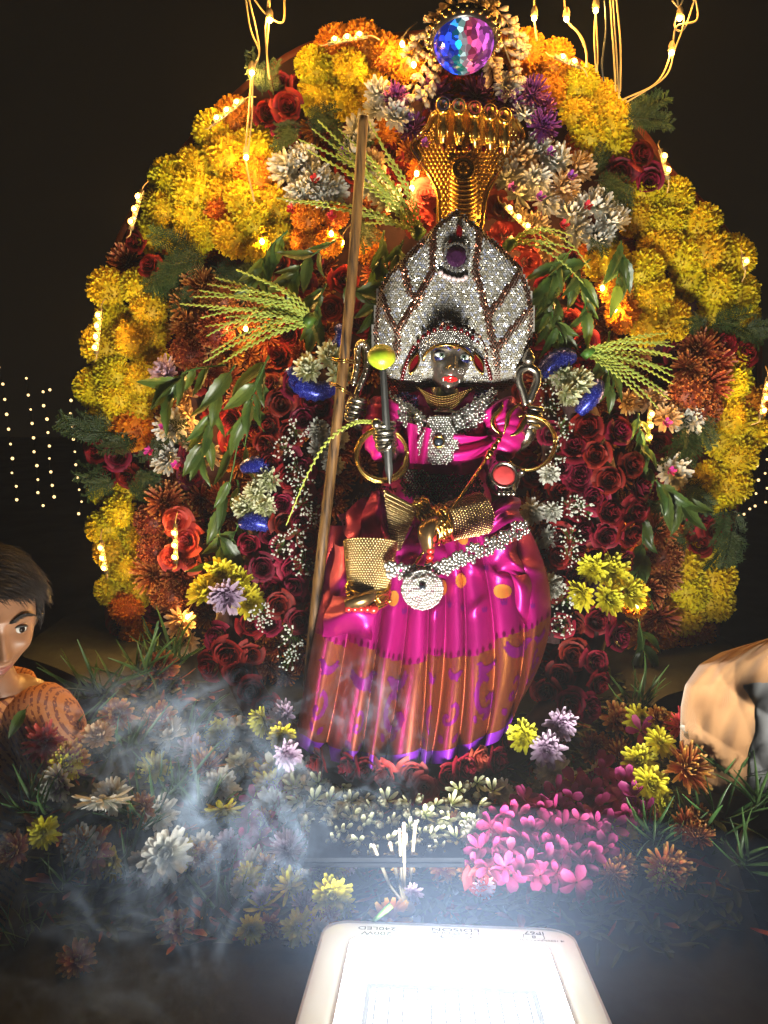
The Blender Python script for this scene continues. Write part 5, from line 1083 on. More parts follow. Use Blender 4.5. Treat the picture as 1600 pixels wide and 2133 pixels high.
def bord(u):
    k = 1
    while k < len(PLE)-1 and u > PLE[k]: k += 1
    return .56+.02*math.sin(k*2.1)-.09*(2*u-1)**2
fs = []; ms = []
for j in range(nv):
    for i in range(nu):
        a = j*(nu+1)+i; fs.append((a, a+1, a+nu+2, a+nu+1)); v = (j+.5)/nv; u = (i+.5)/nu
        ms.append(2 if v > .945 else (1 if v > bord(u) else 0))
b.add(vs, fs, ts); b.m = ms; sk = b.obj('saree_skirt', [M_mag, M_zari, M_purp], idol)
def skn(u, v):
    e = .003; du = SK(min(1, u+e), v)-SK(max(0, u-e), v); dv = SK(u, min(1, v+e))-SK(u, max(0, v-e)); n = du.cross(dv).normalized(); return n if n.y < 0 else -n
def motif(name, poly, mat, lift=.0008, res=26):
    us = [p[0] for p in poly]; vv = [p[1] for p in poly]; u0, u1, v0, v1 = min(us), max(us), min(vv), max(vv); b = MB(); ix = {}; vs = []; fs = []
    for j in range(res):
        for i in range(res):
            if inpoly(u0+(u1-u0)*(i+.5)/res, v0+(v1-v0)*(j+.5)/res, poly):
                q = []
                for (a, c) in ((i, j), (i+1, j), (i+1, j+1), (i, j+1)):
                    if (a, c) not in ix: ix[(a, c)] = len(vs); u, v = u0+(u1-u0)*a/res, v0+(v1-v0)*c/res; vs.append(SK(u, v)+skn(u, v)*lift)
                    q.append(ix[(a, c)])
                fs.append(tuple(q))
    if fs: b.add(vs, fs); b.obj(name, mat, sk)
PEA = [(0, .30), (.06, .22), (.16, .16), (.26, .18), (.34, .26), (.44, .40), (.55, .46), (.68, .40), (.80, .26), (.88, .10), (.94, .14), (.92, .30), (.99, .34), (.9, .50), (.84, .68), (.70, .84), (.54, .92), (.40, .88), (.30, 1.0), (.2, .96), (.26, .80), (.18, .62), (.15, .45), (.10, .36)]
PAI = [(.5, 0), (.72, .06), (.88, .22), (.95, .45), (.85, .70), (.6, .92), (.3, 1.0), (.08, .9), (.0, .72), (.1, .56), (.28, .52), (.40, .60), (.36, .72), (.24, .70), (.22, .80), (.36, .86), (.56, .76), (.68, .56), (.70, .36), (.60, .22), (.46, .20), (.36, .28), (.30, .18)]
LEAFP = [(.5, 0), (.7, .2), (.78, .5), (.7, .8), (.5, 1), (.3, .8), (.22, .5), (.3, .2)]
def put(poly, cu, cv, su, sv, flip=False, rot=0.):
    out = []
    for x, y in poly:
        x, y = (1-x if flip else x)-.5, y-.5; x, y = x*math.cos(rot)-y*math.sin(rot), x*math.sin(rot)+y*math.cos(rot); out.append((max(.002, min(.998, cu+x*su)), max(.01, min(.944, cv+y*sv))))
    return out
for k, (u, v, fl) in enumerate([(.07, .62, False), (.51, .64, False), (.63, .63, True), (.745, .62, False), (.86, .58, True), (.22, .64, True), (.37, .65, False), (.955, .55, False)]): q = 1+.35*math.sin(k*5.3); motif('peacock_motif', put(PEA, u, v+.035*math.sin(k*3.1), .085*q, .085*q, fl, .25*math.sin(k*7)), M_motif)
for k, (u, v, fl) in enumerate([(.07, .79, False), (.22, .80, False), (.37, .80, True), (.51, .80, True), (.63, .79, False), (.745, .77, True), (.86, .73, False), (.955, .68, True)]):
    v += .03*math.sin(k*2.3); q = 1.05+.4*math.sin(k*4.1); motif('paisley_motif', put(PAI, u, v, .062*q, .135*q, fl, .3*math.sin(k*5)), M_motif); motif('leaf_motif', put(LEAFP, u+.02, v+.105, .03, .05, rot=.7), M_motif); motif('leaf_motif', put(LEAFP, u-.024, v+.10, .03, .05, rot=-.7), M_motif)
for k in range(40): motif('scallop_motif', put(LEAFP, .012+k*.025, bord(.012+k*.025)-.012, .02, .03), M_zari, .0007, 8)
for (u, v) in [(.56, .26), (.66, .235), (.47, .07), (.70, .05), (.13, .20), (.30, .30), (.82, .30)]: motif('copper_spot_motif', [(u+.028*math.cos(a), v+.032*math.sin(a)) for a in np.linspace(0, 6.28, 20)], M_copper, .0007, 16)
for (u, v) in [(.78, .20), (.82, .36), (.75, .38), (.60, .34), (.52, .38), (.86, .22), (.36, .36), (.22, .34), (.66, .36), (.92, .40)]:
    for rt in (-.6, 0, .6): motif('sprig_motif', put(LEAFP, u+.012*math.sin(rt), v-.01*math.cos(rt), .012, .032, rot=rt), M_motif, .0006, 8)
# drapes over the knees
def drape(name, quad, Yq, amp, fr, ph, mat=M_mag, n=30, bow=0.):
    (a, b_, c, d) = quad
    def fn(u, v):
        x = (a[0]*(1-u)+b_[0]*u)*(1-v)+(d[0]*(1-u)+c[0]*u)*v; y = (a[1]*(1-u)+b_[1]*u)*(1-v)+(d[1]*(1-u)+c[1]*u)*v
        Y = (Yq[0]*(1-u)+Yq[1]*u)*(1-v)+(Yq[3]*(1-u)+Yq[2]*u)*v-bow*math.sin(math.pi*u)*math.sin(math.pi*min(1, .15+.85*v))
        return P(x+4*math.sin(v*7+ph), y+6*math.sin(u*6+ph), Y-amp*math.sin(fr*u+ph+2*v)-.5*amp*math.sin(fr*1.7*v+ph*2+3*u))
    bb = MB(); bb.grid(n, n, fn); return bb.obj(name, mat, idol)
drape('knee_drape', [(700, 1070), (770, 1035), (820, 1150), (735, 1135)], [-.18, -.235, -.285, -.25], .010, 5, .4, bow=.04)
drape('lap_fold', [(770, 1015), (800, 1035), (820, 1150), (745, 1120)], [-.22, -.235, -.315, -.30], .006, 6, 1.2, bow=.025)
drape('lap_fold', [(835, 1045), (960, 1100), (930, 1200), (815, 1180)], [-.19, -.21, -.29, -.29], .009, 9, 2.0, bow=.015)
drape('side_drape', [(695, 1130), (745, 1140), (760, 1240), (688, 1250)], [-.22, -.28, -.31, -.24], .012, 5, .2, bow=.045)
drape('side_drape', [(690, 1235), (790, 1250), (770, 1330), (668, 1320)], [-.26, -.32, -.345, -.28], .010, 5, 1.1, bow=.05)
drape('knee_puff', [(990, 1050), (1080, 1035), (1090, 1085), (1005, 1110)], [-.22, -.18, -.20, -.25], .010, 8, .7, bow=.05)
drape('hip_drape', [(1000, 1130), (1085, 1110), (1125, 1220), (1040, 1200)], [-.25, -.17, -.20, -.27], .012, 7, 2.2, bow=.04)
drape('hip_drape', [(1060, 1190), (1130, 1200), (1145, 1330), (1090, 1300)], [-.26, -.16, -.18, -.27], .010, 5, .2, bow=.05)
# gold-net leg guards: rows of beads round a tapered limb
def netleg(p0, p1, r0, r1, parent, rows_, per, name='net_leg'):
    p0 = Vector(p0); p1 = Vector(p1); ax = (p1-p0).normalized(); M3 = frame((0, 0, 0), ax, 1, 0, (0, 1, 0)).to_3x3(); L = (p1-p0).length
    b = MB(); b.lathe([(r0*.96+(r1-r0)*.96*q, L*q) for q in np.linspace(0, 1, 6)], 26, 0, p0, M3); lg = b.obj(name, plain('net_cloth', (.10, .03, .05), .6), parent)
    b = MB()
    for j in range(rows_):
        q = j/(rows_-1); rr = r0+(r1-r0)*q
        for i in range(per): a = 6.2832*(i+(.5 if j % 2 else 0))/per; b.ell(p0+M3 @ Vector((rr*math.cos(a), rr*math.sin(a), L*q)), .0021, 6, 4)
    o = b.obj('net_beads', MAT['goldnet'], lg); o['kind'] = 'stuff'
netleg(P(772, 1130, -.30), P(768, 1238, -.335), .046, .034, idol, 24, 52)
netleg(P(1000, 1070, -.235), P(915, 1092, -.285), .038, .032, idol, 18, 46)
b = MB(); r = random.Random(4)                                        # net cloth over the thigh
for j in range(26):
    for i in range(24):
        u = i/23; v = j/25; x = (800+70*u)*(1-v)+(815+18*u)*v; y = (1022+36*u)*(1-v)+(1150-6*u)*v; b.ell(P(x+(2 if j % 2 else 0)*(1-v), y, -.262-.04*v+.02*u*(1-v)), .0022*(1-.5*v), 6, 4)
o = b.obj('thigh_net', MAT['goldnet'], idol); o['kind'] = 'stuff'
b = MB(); b.grid(6, 8, lambda u, v: P((798+72*u)*(1-v)+(813+22*u)*v, (1020+38*u)*(1-v)+(1152-6*u)*v, -.257-.04*v+.02*u*(1-v))); b.obj('thigh_net_backing', bpy.data.materials['net_cloth'], idol)
b = MB(); r = random.Random(9)                                        # dark sequin fan at the hip
o = beads([(720, 1060), (760, 1015), (800, 1010), (830, 1020), (800, 1040), (770, 1035), (735, 1090), (715, 1100)], lambda x, y: -.22, 5, 2.3, 41).obj('hip_sequins', bpy.data.materials['dark_bead'], idol); o['kind'] = 'stuff'
M_redf = plain('red_dye', (.48, .03, .025), .3, .5)
def foot(pts, r0, toes, tdir, parent):
    b = MB(); b.tube(spline(pts, 10), [r0*(.75+.35*math.sin(math.pi*i/10)) for i in range(11)], 12, 0, True, .6); ft = b.obj('foot', plain('dark_gold_foot', (.20, .12, .05), .3, .9), parent)
    for k, (p, rr) in enumerate(toes): b = MB(); b.ell(p, rr, 10, 8); b.obj('toe', M_redf, ft)
foot([P(775, 1235, -.345), P(758, 1250, -.37), P(722, 1260, -.37)], .020, [(P(778-13*k, 1268-(1 if k else 0), -.378), (.0085 if k == 0 else .0068)) for k in range(5)], None, idol)
foot([P(905, 1085, -.33), P(888, 1105, -.35), P(893, 1150, -.345)], .019, [(P(900-1.5*k, 1120+13*k, -.358), (.0085 if k == 0 else .0068)) for k in range(5)], None, idol)
def cuff(c, ax, r, h, parent, seed):
    b = MB(); M3 = frame((0, 0, 0), ax, 1).to_3x3(); rr = random.Random(seed)
    for k in range(5):
        z = (k-2)*h/4
        b.tube([Vector(c)+M3 @ Vector((r*(1+.05*math.sin(7*a+k))*math.cos(a), r*(1+.05*math.sin(5*a+k))*math.sin(a), z+.002*math.sin(6*a+k*2))) for a in np.linspace(0, 6.283, 30)], h*.16, 6)
    for i in range(46): a = rr.uniform(0, 6.28); b.ell(Vector(c)+M3 @ Vector((r*1.1*math.cos(a), r*1.1*math.sin(a), rr.uniform(-.5, .5)*h)), rr.uniform(.002, .004), 6, 4)
    b.obj('anklet', MAT['gold'], parent)
cuff(P(768, 1232, -.335), (0, -.3, 1), .034, .026, idol, 1); cuff(P(916, 1092, -.29), (1, .2, .25), .031, .022, idol, 2); cuff(P(886, 1070, -.28), (1, .2, .5), .026, .02, idol, 3)
# waist chain and its pendant
b = MB(); r = random.Random(51); ch = [(1092, 1098), (1050, 1122), (1010, 1142), (965, 1160), (930, 1180), (890, 1192), (850, 1192), (812, 1186)]
for i in range(20):
    q = i/19*(len(ch)-1); j = min(int(q), len(ch)-2); f = q-j; x = ch[j][0]*(1-f)+ch[j+1][0]*f; y = ch[j][1]*(1-f)+ch[j+1][1]*f
    for k in (-1, 1): floret(b, x+r.uniform(-4, 4), y+k*(10 if i % 2 else 6)+r.uniform(-3, 3), 7.2, lambda a, c: interp(a, [800, 900, 1000, 1100], [-.358, -.362, -.335, -.24]), r, 3.9)
o = b.obj('waist_chain', MAT['crystal'], idol); o['kind'] = 'stuff'
b = MB()
for k in range(9):
    for i in range(max(1, int(6.28*k*5.4/5.6))): a = 6.2832*i/max(1, int(6.28*k*5.4/5.6)); b.ell(P(880+k*5.2*math.cos(a), 1228+k*5.0*math.sin(a)+random.uniform(-1, 1), -.372-.016*math.cos(k/9*1.57)+random.uniform(-.0015, .0015)), random.uniform(.0022, .0034), 7, 5)
o = b.obj('waist_pendant', MAT['crystal'], idol); o['kind'] = 'stuff'
b = MB(); b.ell(P(880, 1224, -.392), .006, 10, 8); b.obj('pendant_stone', bpy.data.materials['dark_stone'], idol)
b = MB()
for k in range(9): b.ell(P(870+k*8.5, 1035+18*math.sin(k/8*math.pi), -.225), .0042, 9, 7)
b.obj('belt_pearls', bpy.data.materials['pearl'], idol)
# ------------------------------------------------------------------ things the idol holds or that lean on it
t = thing('sword', 'plain steel sword held upright in silver fist, tip in lime', 'sword', P(812, 1008, -.25)); b = MB()
tp, bt = P(797, 752, -.265), P(812, 1008, -.265); sd = Vector((1, 0, 0)); pts = [(0, .0055), (.1, .0068), (.5, .0075), (.9, .0085), (1, .001)]
b.grid(4, 24, lambda u, v: tp+(bt-tp)*v+sd*(u-.5)*2*interp(v, [0, .06, .9, 1], [.001, .0058, .0068, .001])+Vector((0, -.0028*(1-abs(u-.5)*2), 0))); b.grid(4, 24, lambda u, v: tp+(bt-tp)*v+sd*(.5-u)*2*interp(v, [0, .06, .9, 1], [.001, .0058, .0068, .001])+Vector((0, .0028*(1-abs(u-.5)*2), 0)))
b.obj('blade', plain('brushed_steel', (.42, .42, .40), .3, 1., .25, 15), t)
b = MB(); b.ell(P(784, 882, -.262), .0095, 12, 8); b.obj('pommel', MAT['silver'], t)
m, nt, p, out = nm('lime_skin'); tc = N(nt, 'ShaderNodeTexCoord'); no = N(nt, 'ShaderNodeTexNoise'); no.inputs['Scale'].default_value = 25.; nt.links.new(tc.outputs['Object'], no.inputs[0]); nt.links.new(ramp(nt, [(.35, (.22, .34, .015)), (.55, (.36, .44, .02)), (.7, (.52, .40, .03))], no.outputs[0]), p.inputs['Base Color']); p.inputs['Roughness'].default_value = .35
n2 = N(nt, 'ShaderNodeTexVoronoi'); n2.inputs['Scale'].default_value = 500.; nt.links.new(tc.outputs['Object'], n2.inputs[0]); bp = N(nt, 'ShaderNodeBump'); bp.inputs['Strength'].default_value = .25; bp.inputs['Distance'].default_value = .001; nt.links.new(n2.outputs[0], bp.inputs['Height']); nt.links.new(bp.outputs[0], p.inputs['Normal'])
b = MB(); lc = P(795, 743, -.262); b.grid(28, 20, lambda u, v: lc+Vector((.0242*math.cos(6.2832*u)*math.cos((v-.5)*3.14), .0235*math.sin(6.2832*u)*math.cos((v-.5)*3.14), .0205*math.sin((v-.5)*3.14)-.003*G(v-1, .06)+.002*math.sin(6.28*u))), close=True); lm = b.obj('lime', m); tag(lm, 'green lime speared on the tip of upright sword', 'lime')
b = MB(); 
def bangles(label, px, py, Y, rad, n, tilt, seed, th=.0021):
    t = thing('bangle_stack', label, 'bangles', P(px, py, Y), 'gold bangles hung on wrists'); r = random.Random(seed)
    for k in range(n):
        c = P(px, py, Y)+Vector((r.uniform(-.003, .003)+tilt[2]*k, .0042*k, r.uniform(-.003, .003))); M3 = frame((0, 0, 0), (tilt[0]+r.uniform(-.07, .07), -1, tilt[1]+r.uniform(-.07, .07)), 1).to_3x3(); b = MB()
        b.tube([c+M3 @ Vector((rad*math.cos(a), rad*math.sin(a), 0)) for a in np.linspace(0, 6.2832, 49)], th, 6); b.obj('bangle', MAT['gold'], t)
bangles('stack of gold bangles hanging from fist that grips sword', 800, 950, -.225, .047, 9, (.15, .1, -.0005), 1, .0024); bangles('loose gold bangles hanging from raised wrist with noose', 1093, 925, -.19, .050, 6, (-.1, .05, .0022), 2)
t = thing('silver_noose', 'silver teardrop loop with pointed knob rising from raised fist', 'silver loop', P(1105, 850, -.165)); b = MB()
lp = spline([P(1097, 845, -.17), P(1088, 815, -.17), P(1080, 790, -.17), P(1084, 772, -.17), P(1100, 765, -.17), P(1116, 773, -.17), P(1119, 792, -.17), P(1112, 812, -.17), P(1102, 838, -.17)], 40); b.tube(lp, .0078, 12); b.obj('loop', MAT['silver'], t)
b = MB(); b.lathe([(.003, -.004), (.010, 0), (.012, .006), (.010, .012), (.008, .013), (.009, .016), (.004, .022), (0, .028)], 16, 0, P(1101, 756, -.17)); b.obj('knob', MAT['silver'], t)
t = thing('silver_trident_loop', 'ribbed silver loop held behind the bamboo pole', 'silver loop', P(745, 840, -.14)); b = MB()
lp = spline([P(738, 838, -.15), P(752, 800, -.15), P(764, 770, -.15), P(766, 735, -.15), P(758, 715, -.15), P(746, 722, -.15), P(744, 760, -.15), P(736, 800, -.15)], 40); b.tube(lp, .0065, 10); 
for q in lp[::2]: b.ell(q+Vector((0, -.006, 0)), .0035, 6, 5)
b.obj('loop', MAT['silver'], t)
t = thing('bowl', 'small silver bowl with red disc inside held in open palm', 'bowl', P(1050, 990, -.235)); M3 = frame((0, 0, 0), (0, -1, .35), 1).to_3x3(); c = P(1050, 990, -.232)
b = MB(); b.lathe([(0, -.018), (.014, -.015), (.021, -.006), (.0245, .004), (.0225, .005), (.0195, .001)], 26, 0, c, M3); b.obj('rim', MAT['silver'], t)
b = MB(); b.lathe([(0, .003), (.015, .0028), (.019, .001), (.0195, -.002)], 26, 0, c, M3); b.obj('red_paste', plain('red_paste', (.42, .03, .03), .7, 0, .2, 60, .3), t)
t = thing('golden_trident', 'slender golden trident slanting from lap to open palm', 'trident', P(900, 1130, -.32)); b = MB(); e0, e1 = P(855, 1190, -.36), P(1040, 915, -.21); b.tube([e0, e1], .0028, 8); b.obj('shaft', MAT['gold'], t)
b = MB(); 
for k, q in enumerate(np.linspace(.86, 1.02, 7)): b.ell(e0+(e1-e0)*q, .0055-.0004*k+(.002 if k % 2 else 0), 10, 7)
b.obj('beaded_neck', MAT['gold'], t)
for px in ([(1046, 905), (1030, 890), (1028, 872), (1044, 852), (1047, 838)], [(1050, 905), (1056, 885), (1062, 860), (1085, 838)], [(1052, 908), (1075, 900), (1090, 880), (1096, 862)]):
    b = MB(); sp = spline([P(x, y, -.20) for x, y in px], 12); b.tube(sp, [.0035, .004, .005, .006, .007, .0075, .0078, .0076, .007, .006, .0045, .003, .0008], 8, 0, True, .45); b.obj('prong', MAT['gold'], t)
# bamboo pole
m, nt, p, out = nm('bamboo'); tc = N(nt, 'ShaderNodeTexCoord'); mp = N(nt, 'ShaderNodeMapping'); mp.inputs['Scale'].default_value = (60, 60, 5); nt.links.new(tc.outputs['Object'], mp.inputs[0]); no = N(nt, 'ShaderNodeTexNoise'); no.inputs['Scale'].default_value = 3.; no.inputs['Detail'].default_value = 6; nt.links.new(mp.outputs[0], no.inputs[0])
nt.links.new(ramp(nt, [(.34, (.02, .010, .004)), (.50, (.14, .065, .016)), (.75, (.25, .125, .03))], no.outputs[0]), p.inputs['Base Color']); p.inputs['Roughness'].default_value = .6
t = thing('bamboo_pole', 'tall slanting bamboo pole wired to the idol arm', 'pole', P(660, 1400, -.27)); p0, p1 = P(757, 243, -.16), P(648, 1430, -.215); nodes = [.115, .30, .475, .655, .80]; prof = []; n = 90
for i in range(n+1):
    q = i/n; d = min(abs(q-x) for x in nodes); prof.append((.0088+.0018*q)*(1+.13*math.exp(-(d/.004)**2)-.06*math.exp(-(d/.010)**2)))
b = MB(); b.tube([p0+(p1-p0)*(i/n)+Vector((.006*math.sin(i/n*5), 0, 0)) for i in range(n+1)], prof, 16); b.obj('culm', m, t)
for y, dy in ((748, 4), (800, 26)):
    b = MB(); x = 757-(y-243)*.088; b.tube(spline([P(x-22, y-4, -.205), P(x-8, y, -.235), P(x+12, y+dy*.5, -.235), P(x+34, y+dy, -.19)], 12), .0016, 6); b.tube(spline([P(x-22, y, -.205), P(x-8, y+5, -.236), P(x+12, y+dy*.5+5, -.236), P(x+34, y+dy+4, -.19)], 12), .0013, 6); b.obj('gold_tie', MAT['gold'], t)
# ------------------------------------------------------------------ loose flowers on the table
PET = {}
def petal_me(mat, L, W, bd, tip, cup, var):
    k = (mat, L, W, bd, var)
    if k not in PET:
        r = random.Random(hash((L, W, var)) & 255); b = MB(); strip(b, Vector((0, 0, 0)), Vector((1, 0, 0)), Vector((0, 0, 1)), L, W, bd+(var-1)*.35, cup, 5, tip, twist=(var-1)*.3); PET[k] = b.mesh('petal', MAT[mat])
    return PET[k]
def loose(name, label, px, py, rad, mat, rings, nrm=(0, -.5, 1), lift=.02, seed=0, Y=None, stem=None, missing=0., tip=.5, cup=.16, centre=None, group='loose flowers on the table', pos=None):
    c = pos or (P(px, py, Y) if Y is not None else PB(px, py, lift)); t = thing(name, label, 'flower', c, group); r = random.Random(seed+px); s = rad*(c-CAM).dot(FW)/FPX
    F = frame(c, nrm, s, r.uniform(0, 6))
    for (cnt, r0, el, L, W, bd) in rings:
        off = r.random()*6.28
        for i in range(cnt):
            if r.random() < missing: continue
            a = off+6.2832*i/cnt+r.uniform(-.4, .4)*6.28/cnt; e = R(el)+r.uniform(-.2, .2)
            Mx = F @ Matrix.Rotation(a, 4, 'Z') @ Matrix.Translation((r0, 0, .02)) @ Matrix.Rotation(-e, 4, 'Y') @ Matrix.Scale(r.uniform(.85, 1.12), 4)
            link('petal', petal_me(mat, L, W, bd, tip, cup, r.randrange(3)), t, Mx)
    b = MB(); b.ell((0, 0, 0), (.16, .16, .12), 10, 6); link('centre', b.mesh('centre', MAT[centre or mat]), t, F)
    if stem:
        d = Vector(stem)*s; b = MB(); b.tube(spline([c, c+d*.5+Vector((0, 0, -.004)), c+d], 8), .0022, 6); b.obj('stem', MAT['green'], t)
    return t
D = RG_DAISY; MU = RG_MUM; SP = [(20, .05, 2, .95, .15, .5), (18, .05, 18, .88, .15, .6), (16, .05, 34, .76, .14, .7), (12, .04, 52, .6, .13, .7), (8, .03, 72, .45, .10, .5)]
up = (0, -.45, 1)
for i, a in enumerate([
 ('chrysanthemum', 'rust and gold chrysanthemum nearest the boy among grass blades', 330, 1500, 42, 'rust', MU, up, .03),
 ('chrysanthemum', 'faded dusky pink chrysanthemum behind the rust one', 246, 1488, 40, 'rust', MU, (.1, -.8, .5), .03),
 ('chrysanthemum', 'pale dim chrysanthemum in thin smoke near the boy', 208, 1535, 38, 'peach', MU, (0, -.6, 1), .03),
 ('chrysanthemum', 'small rust chrysanthemum beside pale yellow blooms in smoke', 431, 1596, 40, 'rust', SP, (.2, -.5, 1), .03),
 ('chrysanthemum', 'white chrysanthemum turned face down showing its stalk', 213, 1662, 60, 'white', D, (.05, -.55, -.9), .07),
 ('chrysanthemum', 'burnt orange chrysanthemum half shaded among smoke', 196, 1776, 56, 'rust', D, (-.6, -.7, .6), .03),
 ('chrysanthemum', 'big white chrysanthemum with stem lying in smoke', 345, 1782, 60, 'white', MU, (.3, -.7, .6), .06),
 ('chrysanthemum', 'dim rust chrysanthemum at the far left edge', 32, 1772, 44, 'rust', MU, (-.3, -.6, .7), .03),
 ('chrysanthemum', 'pale yellow chrysanthemum drooping beside pink petals', 466, 1686, 44, 'lemon', D, (.1, -.7, -.5), .035),
 ('chrysanthemum', 'pale yellow bloom with few long petals in smoke', 556, 1615, 38, 'lemon', [(9, .05, 30, 1., .28, .4), (6, .04, 60, .8, .22, .4)], (.1, -.6, .8), .03),
 ('chrysanthemum', 'pale cream bloom behind small rust one', 500, 1592, 34, 'cream', MU, up, .03),
 ('chrysanthemum', 'lilac chrysanthemum in smoke beside tuberose heap', 600, 1770, 44, 'lilac', SP, (-.1, -.7, .8), .03),
 ('chrysanthemum', 'bright yellow chrysanthemum nearest the floodlight corner', 691, 1868, 46, 'lemon', MU, (.05, -.8, .8), .035),
 ('chrysanthemum', 'yellow bloom with upright petals beside the bright yellow one', 603, 1848, 40, 'lemon', [(10, .05, 12, 1., .22, .3), (7, .04, 50, .9, .2, .2)], (-.2, -.5, .9), .03),
 ('chrysanthemum', 'torn yellow bloom with few petals near grass stalks', 545, 1892, 36, 'lemon', [(8, .05, 15, 1., .2, .5)], (-.1, -.4, 1), .02),
 ('chrysanthemum', 'faded yellow bloom veiled by thick smoke', 622, 1932, 38, 'lemon', D, (0, -.6, .5), .03),
 ('chrysanthemum', 'small lilac bloom between the two yellow ones', 634, 1884, 30, 'lilac', SP, (0, -.5, 1), .02),
 ('chrysanthemum', 'small lilac bloom against the tuberose heap', 668, 1748, 34, 'lilac', MU, (0, -.6, 1), .03),
 ('chrysanthemum', 'wilted rust bloom with green stalk before incense', 812, 1922, 56, 'rust', [(12, .06, -12, .9, .26, -.6), (12, .06, 0, .85, .24, -.4)], (0, -.5, .35), .03),
 ('chrysanthemum', 'dark red and cream chrysanthemum in dim foliage left', 335, 1392, 44, 'bronze', MU, (.1, -.7, .8), .03),
 ('chrysanthemum', 'dim rust petals sunk in smoke at lower left', 365, 1932, 40, 'rust', D, (.2, -.5, .9), .01),
 ('chrysanthemum', 'dim orange bloom in dark lower left corner', 160, 2000, 42, 'rust', D, (.2, -.5, .6), .01),
 ('chrysanthemum', 'white chrysanthemum at the top of pink blossom heap', 1156, 1612, 44, 'white', D, (-.1, -.7, .6), .05),
 ('chrysanthemum', 'small white bloom facing away beside pink heap', 1232, 1607, 28, 'white', D, (.3, -.6, -.4), .05),
 ('chrysanthemum', 'white chrysanthemum between tuberose and pink blossoms', 990, 1738, 40, 'white', MU, (.1, -.8, .7), .03),
 ('chrysanthemum', 'second white bloom just above pink blossoms', 1046, 1652, 30, 'white', MU, (.1, -.8, .7), .03),
 ('chrysanthemum', 'yellow chrysanthemum pair member nearest pink heap', 1356, 1635, 44, 'lemon', MU, (-.1, -.8, .6), .05),
 ('chrysanthemum', 'upper yellow chrysanthemum of the pair beside rust bloom', 1332, 1585, 38, 'lemon', MU, (-.2, -.8, .6), .05),
 ('chrysanthemum', 'yellow bloom beneath lilac pink petals near shoulder', 1375, 1548, 36, 'lemon', D, (.1, -.7, .8), .05),
 ('chrysanthemum', 'golden rust chrysanthemum with spread petals near white bloom', 1432, 1600, 56, 'rust', SP, (.1, -.8, .6), .05),
 ('chrysanthemum', 'golden rust chrysanthemum lowest on the right', 1388, 1812, 56, 'rust', SP, (0, -.8, .5), .03),
 ('chrysanthemum', 'white bloom tied with grass near draped shoulder', 1450, 1535, 40, 'white', [(9, .05, 10, 1., .36, .2), (6, .04, 45, .7, .28, .2)], (.1, -.8, .6), .06),
 ('chrysanthemum', 'dull yellow bloom shaded under pink heap', 1300, 1742, 42, 'lemon', D, (.2, -.5, .6), .02),
 ('chrysanthemum', 'wilted brown bloom between tuberose and white bloom', 950, 1715, 26, 'rust', D, (.1, -.6, .8), .03),
 ('chrysanthemum', 'wilted orange bloom beneath the white top bloom', 1195, 1640, 30, 'rust', D, (.1, -.6, .8), .04),
 ('chrysanthemum', 'dried brown petals beside dark tray', 925, 1810, 30, 'rust', D, (.1, -.6, .8), .02),
 ('chrysanthemum', 'red bloom at table edge in front of boy', 92, 1545, 46, 'coral', SP, (.2, -.8, .4), .03),
 ('chrysanthemum', 'dark red bloom higher beside boy shoulder', 60, 1495, 40, 'coral', SP, (.1, -.8, .4), .05),
 ('chrysanthemum', 'dusky red bloom next to the pale dim one', 140, 1585, 38, 'bronze', SP, (.1, -.8, .4), .03),
 ('chrysanthemum', 'dim red bloom under lilac petals near shoulder', 1420, 1510, 40, 'coral', SP, (.1, -.8, .4), .04),
 ('chrysanthemum', 'dim bronze bloom in grass at right', 1430, 1720, 40, 'bronze', SP, (.1, -.6, .5), .02),
 ('chrysanthemum', 'brown bloom in dark gap under garland foot', 1240, 1560, 40, 'bronze', MU, (.1, -.7, .5), .03),
 ('chrysanthemum', 'orange brown bloom in shade near arch foot', 1290, 1500, 44, 'rust', MU, (.1, -.7, .5), .03)]):
    loose(*a, seed=i)
    if i == 6: b = MB(); b.tube(spline([PB(390, 1822, .015), PB(420, 1860, .012), PB(445, 1890, .01)], 6), .0028, 6); b.obj('stem', MAT['green'], bpy.data.objects[[o.name for o in bpy.data.objects if o.get('label', '').startswith('big white chrys')][0]])
t = thing('flower_stalk', 'cut green stalk lying across the wilted rust bloom', 'stalk', PB(780, 1930, .05)); b = MB(); b.tube(spline([PB(732, 1952, .03), PB(770, 1925, .05), PB(815, 1885, .07)], 8), [.0028]*6+[.0035, .0042, .0045], 8); b.obj('stalk', MAT['green'], t)
# heaps of small blossoms: each one a thing
reg('cream_star', [oleander_mb(60+i, 6, .34, .5, 38) for i in range(4)], MAT['cream'])
def heap(key, name, label, cat, poly, sp, size, seed, lift, group, Yoff=0., up_=(0, -.8, .7), layers=1, jit=.6):
    r = random.Random(seed)
    for L in range(layers):
        for (x, y) in pack(poly, sp, seed+L):
            p = PB(x, y, lift+.012*L); o = setp(key, name, None, p, up_, size*(p-CAM).dot(FW)/FPX, r, jit=jit); tag(o, label, cat, group)
heap('tuberose', 'tuberose_bud', 'cream tuberose bud in the heap under the hem, smoke side', 'flower bud', [(600, 1640), (650, 1610), (720, 1640), (800, 1690), (830, 1740), (780, 1780), (700, 1770), (630, 1720)], 21, 24, 5, .035, 'tuberose heap behind incense')
heap('cream_star', 'tuberose_bloom', 'open cream tuberose bloom in the heap, smoke side', 'blossom', [(600, 1640), (650, 1610), (720, 1640), (800, 1690), (830, 1740), (780, 1780), (700, 1770), (630, 1720)], 30, 27, 15, .045, 'tuberose heap behind incense')
